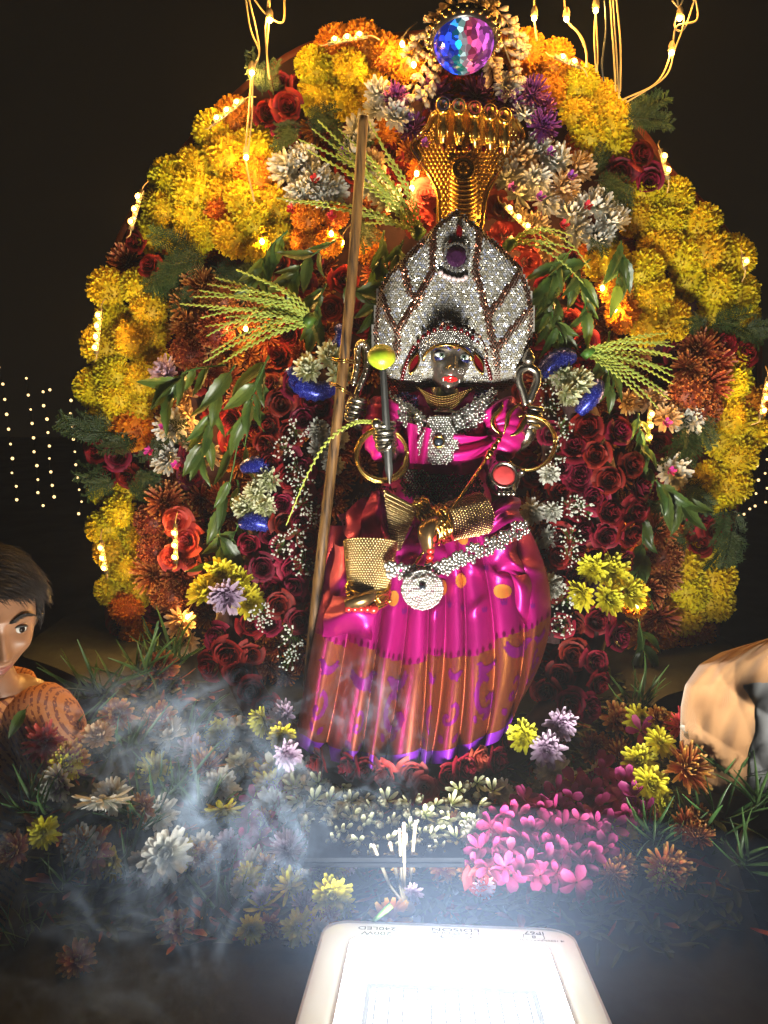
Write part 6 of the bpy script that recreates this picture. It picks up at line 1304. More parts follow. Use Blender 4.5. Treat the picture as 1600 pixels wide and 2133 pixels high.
heap('tuberose', 'tuberose_bud', 'cream tuberose bud in heap between incense and pink blossoms', 'flower bud', [(870, 1750), (890, 1690), (940, 1650), (1000, 1630), (1040, 1650), (1000, 1700), (960, 1740), (900, 1790)], 21, 24, 6, .035, 'tuberose heap beside pink blossoms')
heap('cream_star', 'tuberose_bloom', 'open cream tuberose bloom between incense and pink blossoms', 'blossom', [(870, 1750), (890, 1690), (940, 1650), (1000, 1630), (1040, 1650), (1000, 1700), (960, 1740), (900, 1790)], 30, 27, 16, .045, 'tuberose heap beside pink blossoms')
for key, nm3, lab3, sp3, sz3 in (('tuberose', 'tuberose_bud', 'cream tuberose bud in middle heap just behind incense', 22, 24), ('cream_star', 'tuberose_bloom', 'open cream tuberose bloom in middle heap just behind incense', 30, 28)):
    heap(key, nm3, lab3, 'flower bud', [(690, 1690), (790, 1660), (900, 1670), (930, 1720), (890, 1785), (760, 1790), (690, 1760)], sp3, sz3, 31, .05, 'middle tuberose heap')
heap('oleander', 'oleander_blossom', 'pink oleander blossom in the heap right of incense', 'blossom', [(985, 1790), (1030, 1700), (1080, 1670), (1150, 1650), (1220, 1620), (1265, 1590), (1310, 1620), (1330, 1660), (1290, 1730), (1240, 1790), (1200, 1840), (1120, 1850), (1060, 1830), (1020, 1810)], 31, 34, 7, .04, 'pink oleander heap', layers=2)
heap('oleander', 'oleander_blossom', 'magenta oleander blossom lying in the smoke at left', 'blossom', [(500, 1720), (520, 1660), (580, 1650), (590, 1690), (550, 1740), (520, 1790), (490, 1790)], 34, 30, 8, .03, 'oleander blossoms in smoke')
heap('white_petal_bloom', 'white_lily_bud', 'pale star bloom scattered by the garland and smoke', 'blossom', [(560, 1590), (620, 1580), (680, 1610), (640, 1640), (580, 1630)], 36, 30, 9, .045, 'pale star blooms')
for zn, poly, mix in (('half hidden in the smoke at left', [(110, 1580), (300, 1540), (450, 1520), (570, 1560), (600, 1690), (560, 1810), (430, 1870), (220, 1850), (90, 1740)], (('pale_mum', 'white', 105, 44), ('yellow_mum', 'yellow', 140, 40), ('rust_mum', 'rust', 140, 40), ('lilac_mum', 'lilac', 160, 38))),
                      ('near the yellow ones by the lamp corner', [(560, 1790), (740, 1810), (730, 1880), (650, 1960), (520, 1940), (500, 1850)], (('yellow_mum', 'yellow', 80, 30), ('lilac_mum', 'lilac', 90, 28), ('pale_mum', 'white', 110, 30), ('rust_mum', 'rust', 120, 28))),
                      ('in the dim patch right of pink heap', [(1230, 1560), (1300, 1500), (1420, 1500), (1480, 1620), (1470, 1780), (1340, 1860), (1260, 1820), (1340, 1660)], (('rust_mum', 'rust', 110, 36), ('yellow_mum', 'yellow', 140, 32), ('bronze_mum', 'bronze', 120, 36))),
                      ('around the tray and incense', [(640, 1790), (760, 1800), (960, 1800), (1050, 1850), (960, 1880), (760, 1860)], (('rust_mum', 'wilted rust', 90, 26), ('lilac_mum', 'lilac', 140, 24)))):
    for key, colr, sp_, sz in mix: heap(key, 'small_bloom', 'small %s bloom %s' % (colr, zn), 'flower', poly, sp_, sz, len(key)+len(zn)+sp_, .028, 'small %s blooms %s' % (colr, zn), up_=(0, -.8, .6), jit=.5)
for i, (lab, x, y, s, k) in enumerate([('coral red rose lying before the pink blossoms', 998, 1832, 42, 'coral_rose'), ('lilac pink petals standing near draped shoulder', 1335, 1522, 38, 'oleander'), ('lone pink blossom between yellow pair and grass', 1345, 1690, 32, 'oleander'), ('lone pink petal bloom left of coral rose', 985, 1800, 24, 'oleander')]):
    r = random.Random(i); p = PB(x, y, .035); o = setp(k, 'rose' if i == 0 else 'oleander_blossom', None, p, (0, -.8, .5), s*(p-CAM).dot(FW)/FPX, r); tag(o, lab, 'rose' if i == 0 else 'blossom', 'loose flowers on the table')
# grass tufts: each blade a part of its tuft
def tuft(label, px, py, n, L, spread, seed, lean=(0, -.3, 1), lift=.0):
    c = PB(px, py, lift); t = thing('grass_tuft', label, 'grass tuft', c, 'tufts of long grass on the table'); r = random.Random(seed); s = L*(c-CAM).dot(FW)/FPX
    for i in range(n):
        d = Vector((lean[0]+r.gauss(0, spread), lean[1]+r.gauss(0, spread), max(.12, lean[2]+r.gauss(0, spread*.6)))).normalized(); z = Vector((r.uniform(-1, 1), -1, r.uniform(-.2, 1))); zz = (z-d*z.dot(d)).normalized(); xv = d.cross(zz)
        p = c+Vector((r.gauss(0, .012), r.gauss(0, .012), 0)); k = s*r.uniform(.6, 1.15)
        link('blade', r.choice(FL['blade']), t, Matrix.Translation(p) @ Matrix((xv, d, zz)).transposed().to_4x4() @ Matrix.Scale(k, 4))
for i, a in enumerate([
 ('tuft of long grass rising between white blooms in smoke', 300, 1725, 26, 130, .55), ('grass tuft beside face-down white bloom', 360, 1650, 20, 120, .6, ), ('grass tuft under small rust bloom', 420, 1690, 20, 110, .6), ('dark grass tuft near arch foot left', 300, 1410, 26, 120, .6), ('dark grass tuft under peach stalks', 360, 1380, 26, 110, .6), ('dim grass tuft at table edge near boy', 200, 1450, 24, 120, .7), ('dim grass tuft left of dusky bloom', 160, 1510, 20, 110, .7), ('grass tuft between dusky and rust blooms', 280, 1560, 20, 110, .7), ('grass blades in smoke beside torn yellow bloom', 490, 1880, 12, 120, .5), ('grass tuft behind burnt orange bloom', 260, 1820, 14, 110, .6), ('dim grass at far left edge', 70, 1690, 20, 110, .7), ('grass tuft in smoke above pale yellow bloom', 400, 1540, 16, 110, .6),
 ('grass tuft beside lowest golden bloom', 1370, 1740, 24, 110, .6), ('dark grass tuft at right table edge', 1500, 1720, 13, 120, .7), ('dark grass tuft behind golden spread bloom', 1520, 1620, 13, 125, .7), ('dark grass tuft before draped shoulder', 1490, 1560, 10, 130, .6), ('dark grass tuft in right lower corner', 1540, 1800, 14, 120, .7), ('grass tuft under dull yellow bloom', 1330, 1790, 16, 90, .7), ('dim grass tuft near garland foot right', 1330, 1470, 20, 100, .7), ('dim grass tuft below burnt orange bloom', 130, 1850, 14, 110, .7), ('dark grass in corner beyond smoke', 60, 1960, 14, 110, .7), ('dim grass tuft near right border', 1580, 1690, 12, 120, .7)]):
    tuft(*a, seed=i)
# ground cover of fallen leaves and petals under everything
r = random.Random(77); b = MB()
for i in range(4600):
    x = r.uniform(-.5, .5); y = r.uniform(-.70, -.05); 
    if abs(x-fl_org.x) < .19 and y < fl_org.y+.18: continue
    a = r.uniform(0, 6.28); d = Vector((math.cos(a), math.sin(a), r.uniform(-.1, .5))); strip(b, Vector((x, y, hbed(x, y)+.003)), d, Vector((0, 0, 1)), r.uniform(.012, .05), r.uniform(.004, .014), r.uniform(-.8, .8), .2, 3, .3, m=r.choices([0, 1, 2], [20, 3, 1])[0])
o = b.obj('fallen_leaves', [MAT['fern'], MAT['bronze'], MAT['rust']]); tag(o, 'fallen leaves and torn petals covering the table', 'leaf litter', None, 'stuff')
# ------------------------------------------------------------------ incense, tray
M_stick = plain('incense_paste', (.42, .36, .24), .8, 0, .2, 60); M_ash = plain('ash', (.55, .54, .50), .9); M_tip = emis('ember', (1, .25, .05), 3., False)
M_lacq = plain('black_tray', (.010, .011, .013), .9, 0, .2, 20, 0, 0, None, .08)
tray = thing('black_tray', 'long black tray edge behind incense under the tuberose heap', 'tray', PZ(800, 1795, .075)); yt = PZ(800, 1795, .075).y
b = MB(); b.box((PZ(800, 1795, .075).x, yt+.05, .073), (.115, .05, .004)); b.obj('board', M_lacq, tray, False); b = MB(); b.box((PZ(800, 1795, .075).x, yt-.002, .077), (.117, .003, .008)); b.box((PZ(800, 1795, .075).x, yt-.006, .075), (.116, .002, .003)); b.obj('lip', M_lacq, tray, False)
hold = PZ(842, 1878, .06); st = thing('incense_stand', 'small dark stand holding the incense sticks in shadow', 'stand', Vector((hold.x, hold.y, hbed(hold.x, hold.y)))); b = MB(); b.lathe([(.028, 0), (.028, .006), (.014, .010), (.011, .024), (.016, .028), (.015, .033), (0, .033)], 20, 0, (hold.x, hold.y, hbed(hold.x, hold.y))); b.obj('stand_body', plain('dark_brass', (.10, .07, .03), .4, .9), st)
for lab, (x0, y0), (x1, y1), Y in [('leftmost incense stick, leaning far over', (812, 1845), (777, 1758), -.61), ('second incense stick from the left', (832, 1845), (812, 1753), -.60), ('third incense stick, upright and tall', (838, 1850), (832, 1725), -.61), ('fourth incense stick, thickest upright one', (843, 1852), (841, 1712), -.615), ('rightmost incense stick, tilting right', (853, 1850), (866, 1708), -.60), ('thin incense stick behind the upright pair', (848, 1850), (846, 1735), -.585)]:
    t = thing('incense_stick', lab, 'incense stick', P(x0, y0, Y), 'burning incense sticks'); a_, c_ = P(x0, y0, Y), P(x1, y1, Y+.01); b = MB(); b.tube([hold+Vector((0, 0, -.004)), a_, a_+(c_-a_)*.93], .0026, 8); b.obj('stick', M_stick, t); b = MB(); b.tube([a_+(c_-a_)*.93, c_], [.0026, .0020], 8); b.obj('ash_tip', M_ash, t); b = MB(); b.ell(a_+(c_-a_)*.93, (.0029, .0029, .0012), 8, 5); b.obj('ember', M_tip, t)
for k in range(4):
    t = thing('spare_stick', ['uppermost', 'second', 'third', 'lowest'][k]+' thin yellow stick lying below the pink heap', 'stick', PB(1020, 1796+k*8, .03), 'thin yellow sticks'); b = MB(); b.tube([PB(968+k*9, 1798+k*7, .03), PB(1062, 1796+k*8, .03)], .0012, 6); b.obj('stick', plain('yellow_stick', (.55, .42, .05), .6), t)
# ------------------------------------------------------------------ people
def skin_mat(name, col):
    m, nt, p, out = nm(name); tc = N(nt, 'ShaderNodeTexCoord'); no = N(nt, 'ShaderNodeTexNoise'); no.inputs['Scale'].default_value = 9.; no.inputs['Detail'].default_value = 6; nt.links.new(tc.outputs['Object'], no.inputs[0])
    nt.links.new(ramp(nt, [(.3, tuple(x*.82 for x in col)), (.7, tuple(x*1.12 for x in col))], no.outputs[0]), p.inputs['Base Color']); p.inputs['Roughness'].default_value = .42; p.inputs['Subsurface Weight'].default_value = .12; p.inputs['Subsurface Radius'].default_value = (.01, .004, .002); p.inputs['Subsurface Scale'].default_value = .5
    n2 = N(nt, 'ShaderNodeTexNoise'); n2.inputs['Scale'].default_value = 220.; nt.links.new(tc.outputs['Object'], n2.inputs[0]); bp = N(nt, 'ShaderNodeBump'); bp.inputs['Strength'].default_value = .12; bp.inputs['Distance'].default_value = .002; nt.links.new(n2.outputs[0], bp.inputs['Height']); nt.links.new(bp.outputs[0], p.inputs['Normal'])
    return m
M_skin = skin_mat('brown_skin', (.30, .145, .075)); M_lips = skin_mat('lip_skin', (.26, .09, .065)); M_hair = plain('black_hair', (.014, .009, .007), .5, 0, .3, 60, 0, 0, None, .35)
def body(parent, joints, edges, root, mat, name='body'):
    me = bpy.data.meshes.new(name); names = list(joints); me.from_pydata([joints[k][0] for k in names], [(names.index(a), names.index(c)) for a, c in edges], []); me.materials.append(mat)
    o = link(name, me, parent); sk_ = o.modifiers.new('skin', 'SKIN'); sk_.use_smooth_shade = True; o.modifiers.new('sub', 'SUBSURF').levels = 2; o.modifiers['sub'].render_levels = 2
    for i, k in enumerate(names): v = me.skin_vertices[0].data[i]; v.radius = (joints[k][1], joints[k][1]*(joints[k][2] if len(joints[k]) > 2 else 1)); v.use_root = (k == root)
    return o
def stand(parent, hd, sh_w, facing, shl, mat, hands):
    """a standing figure below a head centre hd; shl: shoulder points (left,right in picture)"""
    V = Vector; z = V((0, 0, 1)); nk = hd-z*.12; ch = nk-z*.12+facing*-.01; pv = V((ch.x, ch.y, GZ+.72)); J = {'neck0': (hd-z*.06, .042), 'neck': (nk, .045), 'chest': (ch, .10, .72), 'waist': (ch*.45+pv*.55, .085, .75), 'pelvis': (pv, .10, .8)}; E = [('neck0', 'neck'), ('neck', 'chest'), ('chest', 'waist'), ('waist', 'pelvis')]
    side = V((-facing.y, facing.x, 0))
    for s, n_ in ((-1, 'l'), (1, 'r')):
        h_ = pv+V((s*.075, 0, -.05)); J['hip'+n_] = (h_, .075); J['kn'+n_] = (V((h_.x+s*.01, h_.y-.02, GZ+.40)), .052); J['an'+n_] = (V((h_.x+s*.015, h_.y+.01, GZ+.07)), .035); J['to'+n_] = (V((h_.x+s*.03, h_.y-.11, GZ+.03)), .028); E += [('pelvis', 'hip'+n_), ('hip'+n_, 'kn'+n_), ('kn'+n_, 'an'+n_), ('an'+n_, 'to'+n_)]
        sp = shl[0 if s < 0 else 1]; el, wr = hands[0 if s < 0 else 1]; J['sh'+n_] = (sp, .055); J['el'+n_] = (el, .036); J['wr'+n_] = (wr, .024); E += [('chest', 'sh'+n_), ('sh'+n_, 'el'+n_), ('el'+n_, 'wr'+n_)]
    return body(parent, J, E, 'pelvis', mat), J
def simple_hand(parent, wr, d, mat):
    d = Vector(d).normalized(); sd = d.cross(Vector((0, 0, 1))).normalized(); b = MB(); M3 = Matrix((sd, d, sd.cross(d))).transposed(); b.ell(wr+d*.045, (.034, .045, .014), 12, 8, 0, M3)
    for i in range(4): p = wr+d*.08+sd*(i-1.5)*.017; L = (.05, .062, .058, .045)[i]; b.tube([p, p+d*L*.5-Vector((0, 0, .006)), p+d*L*.85-Vector((0, 0, .02))], [.0085, .008, .0065], 8)
    p = wr+d*.02+sd*.034; b.tube([p, p+d*.03+sd*.02, p+d*.055+sd*.022], [.011, .0095, .007], 8); b.obj('hand', mat, parent)
# ---- boy at the left
bh = P(-36, 1290, -.41); HB = .220
boy = thing('person', 'smiling boy in printed orange shirt watching from beside the table', 'person', (bh.x, bh.y, GZ))
MB_ = Matrix.Translation(bh) @ Matrix.Rotation(R(43), 4, 'Z') @ Matrix.Rotation(R(4), 4, 'Y') @ Matrix.Rotation(R(2), 4, 'X') @ Matrix.Scale(HB, 4)
hm = head_mb(1.03, .8, .92, True, 150, 130)
link('head', hm.mesh('head', [M_skin, M_lips]), boy, MB_)
eye_parts(boy, MB_, 1, plain('eye_white_b', (.62, .60, .56), .15), plain('dark_iris', (.02, .012, .008), .08), M_skin, (.35, .0), rad=.056)
r = random.Random(2)
for s in (-1, 1):
    b = MB()
    for i in range(130):
        q = r.random(); x = .055+.19*q; z = .082+.05*math.sin(q*2.6)-.03*q+r.uniform(-.012, .012)*(1-.6*q); p = head_pt(.5+math.asin(s*x/.37)/(2*math.pi), .5+math.asin(2*z)/math.pi, 1.03); b.tube([p+Vector((0, -.002, 0)), p+Vector((s*.02, -.008, .006)), p+Vector((s*.042, -.006, .004-.01*q))], [.0035, .003, .0008], 3, 0, False)
    link('eyebrow', b.mesh('eyebrow', M_hair), boy, MB_)
for s in (-1, 1):
    b = MB(); c = Vector((s*.352, .02, -.06)); b.grid(14, 16, lambda u, v: c+Vector((s*(.012+.035*math.sin(math.pi*v)*(1+.3*math.cos(2*math.pi*u))), .05*math.cos(2*math.pi*u)*math.sin(math.pi*v)*1.0+.01, .10*(.5-v)*2*(.9+.1*math.cos(2*math.pi*u))))); link('ear', b.mesh('ear', M_skin), boy, MB_)
b = MB(); r = random.Random(3)                                         # short swept hair: strands over the skull
def skull(u, v): return head_pt(u, v, 1.03)
b.grid(60, 24, lambda u, v: (lambda p: p+(p-Vector((0, .03, .05))).normalized()*(.045+.015*math.sin(u*40)*math.sin(v*9)))(head_pt(u, (.60+.10*math.cos(2*math.pi*u)*-1 + .0)+(1-(.60-.10*math.cos(2*math.pi*u)))*v*.999, 1.03)) if True else 0, close=True)
for i in range(7000):
    u = r.random(); a = (u-.5)*2*math.pi; lo = .685 if abs(a) < 1.0 else (.50 if abs(a) < 1.75 else .36); v = lo+(1-lo)*(1-math.sqrt(r.random())*.98)
    p = skull(u, min(.99, v)); n = (p-Vector((0, .03, .0))).normalized(); fl = Vector((.55, -.35, -.25)) if v > .66 else Vector((.15*n.x, .25, -1)); fl = (fl-n*fl.dot(n)).normalized(); L = r.uniform(.10, .22) if v > .66 else r.uniform(.05, .10); lift = r.uniform(.2, .55)
    p0 = p+n*.012; b.tube([p0, p0+fl*L*.4+n*L*lift*.55, p0+fl*L*.8+n*L*lift*.5, p0+fl*L*1.1+n*L*lift*.2+Vector((r.uniform(-.02, .02),)*3)], [.0034, .0034, .0026, .0006], 3, 0, False)
link('hair', b.mesh('hair', M_hair), boy, MB_)
shl = [bh+Vector((-.16, .02, -.155)), P(74, 1478, -.40)]
bd_, J = stand(boy, bh, .3, Vector((.5, -.8, 0)).normalized(), shl, M_skin, [(bh+Vector((-.20, .0, -.45)), bh+Vector((-.12, -.14, -.60))), (P(150, 1700, -.42), P(180, 1830, -.47))])
simple_hand(boy, J['wrl'][0], (.3, -.5, -.5), M_skin); simple_hand(boy, J['wrr'][0], (.2, -.5, -.5), M_skin)
m, nt, p, out = nm('printed_orange_cotton'); tc = N(nt, 'ShaderNodeTexCoord'); mp = N(nt, 'ShaderNodeMapping'); mp.inputs['Rotation'].default_value = (0, R(28), 0); nt.links.new(tc.outputs['Object'], mp.inputs[0]); sx = N(nt, 'ShaderNodeSeparateXYZ'); nt.links.new(mp.outputs[0], sx.inputs[0])
no = N(nt, 'ShaderNodeTexNoise'); no.inputs['Scale'].default_value = 160.; no.inputs['Detail'].default_value = 3; nt.links.new(tc.outputs['Object'], no.inputs[0])
ln = mth(nt, 'FRACT', mth(nt, 'MULTIPLY', sx.outputs[0], 130.)); band_ = mth(nt, 'MULTIPLY', mth(nt, 'LESS_THAN', ln, .42), mth(nt, 'GREATER_THAN', no.outputs[0], .46)); wide = mth(nt, 'LESS_THAN', mth(nt, 'FRACT', mth(nt, 'MULTIPLY', sx.outputs[0], 12.)), .28)
nt.links.new(mixc(nt, mth(nt, 'MAXIMUM', mth(nt, 'MULTIPLY', band_, .85), mth(nt, 'MULTIPLY', wide, .2)), (.46, .18, .055), (.12, .02, .012)), p.inputs['Base Color']); p.inputs['Roughness'].default_value = .85; M_shirt = m
def shirt(parent, J, mat, names=('l', 'r'), grow=.022, name='shirt', sleeve=.75):
    b = MB(); nk, ch, pv = J['neck'][0], J['chest'][0], J['pelvis'][0]; sl, sr = J['sh'+names[0]][0], J['sh'+names[1]][0]; ax = (sr-sl); ax.z *= .3; ax.normalize(); dp = Vector((-ax.y, ax.x, 0)).normalized(); hw = (sr-sl).length/2+.015
    def fn(u, v):
        a = 2*math.pi*u; q = interp(v, [0, .06, .14, .3, .6, 1], [.055, .07, hw*.8, hw, hw*.9, hw*.98]); zz = interp(v, [0, .06, .14, .3, 1], [nk.z+.0, nk.z-.012, (sl.z+sr.z)/2+.048, (sl.z+sr.z)/2-.06, pv.z-.06]); c = nk.lerp(pv, max(0, v-.05)); mid = (sl+sr)/2; c = Vector((mid.x*(min(1, v*6))+nk.x*(1-min(1, v*6)), mid.y*min(1, v*6)+nk.y*(1-min(1, v*6)), zz)); d = interp(v, [0, .06, .14, .3, 1], [.055, .065, .10, .13, .13])
        return c+ax*math.cos(a)*q+dp*math.sin(a)*d+Vector((0, 0, 1))*(ax.z*math.cos(a)*q*0)+(ax*math.cos(a)+dp*math.sin(a))*.006*math.sin(7*a+v*14)*min(1, v*4)
    b.grid(48, 40, fn, close=True)
    for n_ in names:
        s, e = J['sh'+n_][0], J['el'+n_][0]; k = 16; inner = s+(ch-s)*.35; sp = spline([inner, s, s+(e-s)*sleeve*.5, s+(e-s)*sleeve], k); b.tube(sp, [.060+grow*.4+.004*math.sin(i*1.7)+(.006*i/k) for i in range(k+1)], 22, 0, False)
    o = b.obj(name, mat, parent); md_ = o.modifiers.new('soften', 'SMOOTH'); md_.iterations = 10; md_.factor = .6; return o
shirt(boy, J, M_shirt); b = MB()
for n_ in 'lr':
    k_ = [J['hip'+n_][0]+Vector((0, 0, .06)), J['hip'+n_][0], J['kn'+n_][0], J['an'+n_][0]]; b.tube(spline(k_, 20), [.10, .10]+[.095-.0018*i for i in range(19)], 18)
b.obj('trousers', plain('dark_trousers', (.02, .022, .03), .8), boy)
# garland leaf at the boy's collar
o = link('collar_leaf', FL['leaf'][1], boy, frame(P(55, 1475, -.52), (.2, -1, .3), .05, 2.5)); 
# ---- person at the right: shoulder in loose cream cloth over a white vest
ph = P(1850, 1215, -.36)
pr = thing('person', 'person in cream cloth and white vest, shoulder turned to camera', 'person', (ph.x-.05, ph.y, GZ))
MP = Matrix.Translation(ph) @ Matrix.Rotation(R(200), 4, 'Z') @ Matrix.Scale(.23, 4)
link('head', head_mb(1., .0, 1., True, 60, 50).mesh('head', [M_skin, M_lips]), pr, MP); eye_parts(pr, MP, 1, bpy.data.materials['eye_white_b'], bpy.data.materials['dark_iris'], M_skin)
b = MB(); r = random.Random(8); b.grid(40, 20, lambda u, v: (lambda p: p+(p-Vector((0, .03, .05))).normalized()*.045)(head_pt(u, .62-.12*(1-math.cos(2*math.pi*u))*0+(.38)*v*.999 if abs(u-.5) < .2 else .45+.55*v*.999, 1.)), close=True); link('hair', b.mesh('hair', M_hair), pr, MP)
shl = [P(1590, 1470, -.36), ph+Vector((.17, .06, -.21))]
bd2, J2 = stand(pr, ph, .3, Vector((-.5, -.8, 0)).normalized(), shl, M_skin, [(P(1500, 1720, -.38), P(1430, 1800, -.50)), (ph+Vector((.2, .05, -.45)), ph+Vector((.14, -.12, -.6)))])
simple_hand(pr, J2['wrl'][0], (-.4, -.4, -.5), M_skin); simple_hand(pr, J2['wrr'][0], (-.2, -.5, -.5), M_skin)
M_vest = plain('white_vest', (.17, .17, .175), .85, 0, .06, 60, .2); shirt(pr, J2, M_vest, name='vest', sleeve=.9)
m, nt, p, out = nm('cream_cotton'); tc = N(nt, 'ShaderNodeTexCoord'); wv = N(nt, 'ShaderNodeTexWave'); wv.inputs['Scale'].default_value = 300.; nt.links.new(tc.outputs['Object'], wv.inputs[0]); no = N(nt, 'ShaderNodeTexNoise'); no.inputs['Scale'].default_value = 14.; no.inputs['Detail'].default_value = 5; nt.links.new(tc.outputs['Object'], no.inputs[0])
nt.links.new(ramp(nt, [(.3, (.26, .125, .045)), (.7, (.34, .175, .068))], no.outputs[0]), p.inputs['Base Color']); p.inputs['Roughness'].default_value = .85; p.inputs['Sheen Weight'].default_value = .3; bp = N(nt, 'ShaderNodeBump'); bp.inputs['Strength'].default_value = .25; bp.inputs['Distance'].default_value = .001; nt.links.new(wv.outputs[0], bp.inputs['Height']); nt.links.new(bp.outputs[0], p.inputs['Normal']); M_cream = m
# loose cloth thrown over the shoulder, hanging down the arm with folds
def cl_(u, v):
    vv = [0, .1, .2, .35, .5, .75, 1.]; lx = interp(v, vv, [1575, 1500, 1455, 1425, 1416, 1414, 1420]); ly = interp(v, vv, [1335, 1357, 1382, 1425, 1470, 1545, 1640]); rx, ry = 1790, 1235+v*430
    q = u**1.15; x = lx+(rx-lx)*q; y = ly+(ry-ly)*q+10*math.sin(math.pi*q)
    Y = -.385-.125*math.sin(math.pi*min(1, .02+.62*u**.55))*(.35+.65*math.sin(math.pi*(.15+.55*v)))
    fo = .013*abs(math.sin(6*u-7*v+.8*math.sin(4*v)))+.008*abs(math.sin(11*u-4*v+1.))+.003*math.sin(40*u+9*v)+.004*math.sin(17*v+6*u)
    return P(x, y, Y+fo*min(1, u*6))
nu_, nv_ = 220, 170; g0 = [[cl_(i/nu_, j/nv_) for i in range(nu_+1)] for j in range(nv_+1)]
def creamy(i, j, mg=0):
    q = g0[j][i]-CAM; t_ = q.dot(FW); x = 800+q.x/t_*FPX; y = 1066.5-q.dot(UP)/t_*FPX
    return y < 1425-mg-.20*(x-1560)+5*math.sin(x/23) or x < interp(y, [1400, 1425, 1465, 1520, 1600], [1530, 1540, 1572, 1566, 1550])-mg+3*math.sin(y/14)
for nm2, mat2, off, test in (('vest_sleeve', M_vest, .0, lambda i, j: not creamy(i, j, 22)), ('draped_cloth', M_cream, -.007, creamy), ('draped_cloth_inside', M_cream, -.003, creamy)):
    b = MB(); b.add([p+Vector((0, off, 0)) for row in g0 for p in row], [(j*(nu_+1)+i, j*(nu_+1)+i+1, (j+1)*(nu_+1)+i+1, (j+1)*(nu_+1)+i) for j in range(nv_) for i in range(nu_) if test(i, j)]); o = b.obj(nm2, mat2, pr); md_ = o.modifiers.new('soften', 'SMOOTH'); md_.iterations = 14; md_.factor = .6
b = MB()
for n_ in 'lr':
    k_ = [J2['hip'+n_][0]+Vector((0, 0, .06)), J2['hip'+n_][0], J2['kn'+n_][0], J2['an'+n_][0]]; b.tube(spline(k_, 20), [.11, .11]+[.105-.0018*i for i in range(19)], 18)
b.obj('trousers', bpy.data.materials['dark_trousers'], pr)
# ------------------------------------------------------------------ incense smoke drifting left over a low layer of haze: one volume, its density worked out on a voxel grid
SMIN, SMAX = Vector((-.62, -1.08, .0)), Vector((.12, -.36, .40))
ng = bpy.data.node_groups.new('smoke_density', 'GeometryNodeTree')
ng.interface.new_socket('Geometry', in_out='INPUT', socket_type='NodeSocketGeometry'); ng.interface.new_socket('Geometry', in_out='OUTPUT', socket_type='NodeSocketGeometry')
gi = N(ng, 'NodeGroupInput'); go = N(ng, 'NodeGroupOutput'); vc = N(ng, 'GeometryNodeVolumeCube'); co = N(ng, 'GeometryNodeInputPosition').outputs[0]
vc.inputs['Min'].default_value = SMIN; vc.inputs['Max'].default_value = SMAX
for k, n_ in zip(('Resolution X', 'Resolution Y', 'Resolution Z'), (176, 171, 95)): vc.inputs[k].default_value = n_
def gno(scale, det, vec, rough=.5):
    n = N(ng, 'ShaderNodeTexNoise'); n.inputs['Scale'].default_value = scale; n.inputs['Detail'].default_value = det; n.inputs['Roughness'].default_value = rough; ng.links.new(vec, n.inputs['Vector']); return n
def madd(a, s, c): n = mth(ng, 'MULTIPLY_ADD', a, s); n.node.inputs[2].default_value = c; return n
def warp(vec, amt, scale):
    n = gno(scale, 1.5, vec); v = N(ng, 'ShaderNodeVectorMath', operation='MULTIPLY_ADD'); ng.links.new(n.outputs['Color'], v.inputs[0]); v.inputs[1].default_value = (amt,)*3; ng.links.new(vec, v.inputs[2]); return v.outputs[0]
def ridge(vec, scale, det, pw): return mth(ng, 'POWER', mth(ng, 'SUBTRACT', 1.0, mth(ng, 'ABSOLUTE', madd(gno(scale, det, vec, .4).outputs[0], 2., -1.))), pw)
w1 = warp(co, .28, 5.); rid = mth(ng, 'ADD', ridge(w1, 7.5, 1., 64.), mth(ng, 'MULTIPLY', ridge(warp(w1, .12, 13.), 15., 1.5, 40.), .7))
patch = N(ng, 'ShaderNodeMapRange'); patch.inputs['From Min'].default_value = .42; patch.inputs['From Max'].default_value = .64; ng.links.new(gno(4., 1., co).outputs[0], patch.inputs['Value'])
sx = N(ng, 'ShaderNodeSeparateXYZ'); ng.links.new(co, sx.inputs[0])
def blob(c, rr):
    q = [mth(ng, 'POWER', mth(ng, 'ABSOLUTE', mth(ng, 'DIVIDE', mth(ng, 'SUBTRACT', sx.outputs[k], c[k]), rr[k])), 2.) for k in range(3)]
    return mth(ng, 'SUBTRACT', 1.0, mth(ng, 'ADD', mth(ng, 'ADD', q[0], q[1]), q[2]), True)
env = mth(ng, 'MAXIMUM', mth(ng, 'MULTIPLY', blob((-.34, -.60, .16), (.32, .26, .20)), 1.0), mth(ng, 'MULTIPLY', blob((-.31, -.86, .13), (.17, .22, .19)), .6))
env = mth(ng, 'MAXIMUM', env, mth(ng, 'MULTIPLY', blob((-.10, -.50, .20), (.20, .14, .18)), .5))
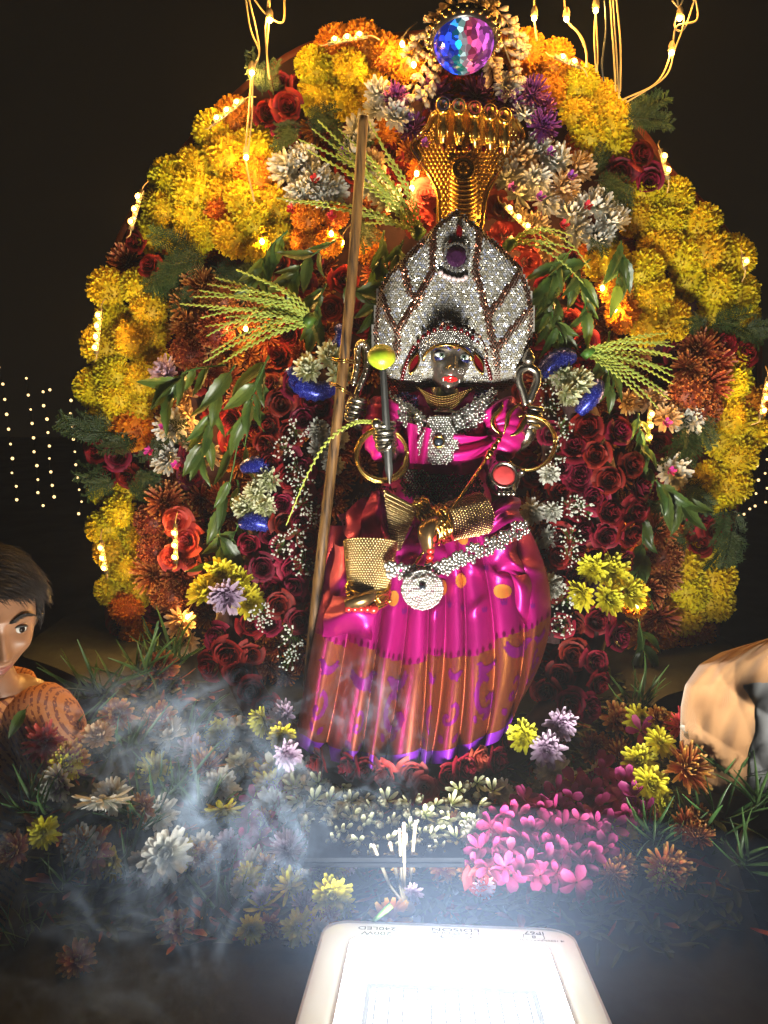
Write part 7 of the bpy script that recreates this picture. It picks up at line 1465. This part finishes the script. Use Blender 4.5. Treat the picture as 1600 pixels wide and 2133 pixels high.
wis = mth(ng, 'ADD', mth(ng, 'MULTIPLY', mth(ng, 'MULTIPLY', env, rid), mth(ng, 'ADD', patch.outputs[0], .16)), mth(ng, 'MULTIPLY', mth(ng, 'MULTIPLY', blob((-.29, -.87, .12), (.14, .20, .15)), rid), .34))
dens = mth(ng, 'MULTIPLY', mth(ng, 'MAXIMUM', mth(ng, 'SUBTRACT', wis, .012), 0.), SMOKE)
ng.links.new(dens, vc.inputs['Density'])
sm = N(ng, 'GeometryNodeSetMaterial'); ng.links.new(vc.outputs[0], sm.inputs[0]); ng.links.new(sm.outputs[0], go.inputs[0])
m, nt, p, out = nm('incense_smoke'); nt.nodes.remove(p); pv = N(nt, 'ShaderNodeVolumePrincipled'); pv.inputs['Color'].default_value = (.52, .70, 1., 1); pv.inputs['Density'].default_value = 1.; pv.inputs['Anisotropy'].default_value = .0; nt.links.new(pv.outputs[0], out.inputs['Volume'])
sm.inputs['Material'].default_value = m; m.cycles.volume_step_rate = 4.0
vd = bpy.data.volumes.new('smoke'); vd.materials.append(m); o = bpy.data.objects.new('smoke', vd); COL.objects.link(o); md = o.modifiers.new('density', 'NODES'); md.node_group = ng
tag(o, 'wisps of pale incense smoke drifting over the flowers', 'smoke', None, 'stuff')
m, nt, p, out = nm('hazy_air'); nt.nodes.remove(p); pv = N(nt, 'ShaderNodeVolumePrincipled'); pv.inputs['Color'].default_value = (.86, .90, 1., 1); pv.inputs['Density'].default_value = HAZE; pv.inputs['Anisotropy'].default_value = .1; nt.links.new(pv.outputs[0], out.inputs['Volume']); m.cycles.homogeneous_volume = True
b = MB(); b.box((0, 0, .9), (15, 15, 2.9)); o = b.obj('haze', m, None, False); tag(o, 'thin smoky air around the altar', 'haze', None, 'stuff')
m, nt, p, out = nm('smoke_layer_air'); nt.nodes.remove(p); pv = N(nt, 'ShaderNodeVolumePrincipled'); pv.inputs['Color'].default_value = (.42, .60, 1., 1); pv.inputs['Density'].default_value = LOWHAZE; nt.links.new(pv.outputs[0], out.inputs['Volume']); m.cycles.homogeneous_volume = True
b = MB(); b.ell((0, -1.00, .05), (.95, .42, .26), 40, 24); o = b.obj('smoke_layer', m, None); tag(o, 'low veil of settled smoke lying over the table front', 'smoke', None, 'stuff')
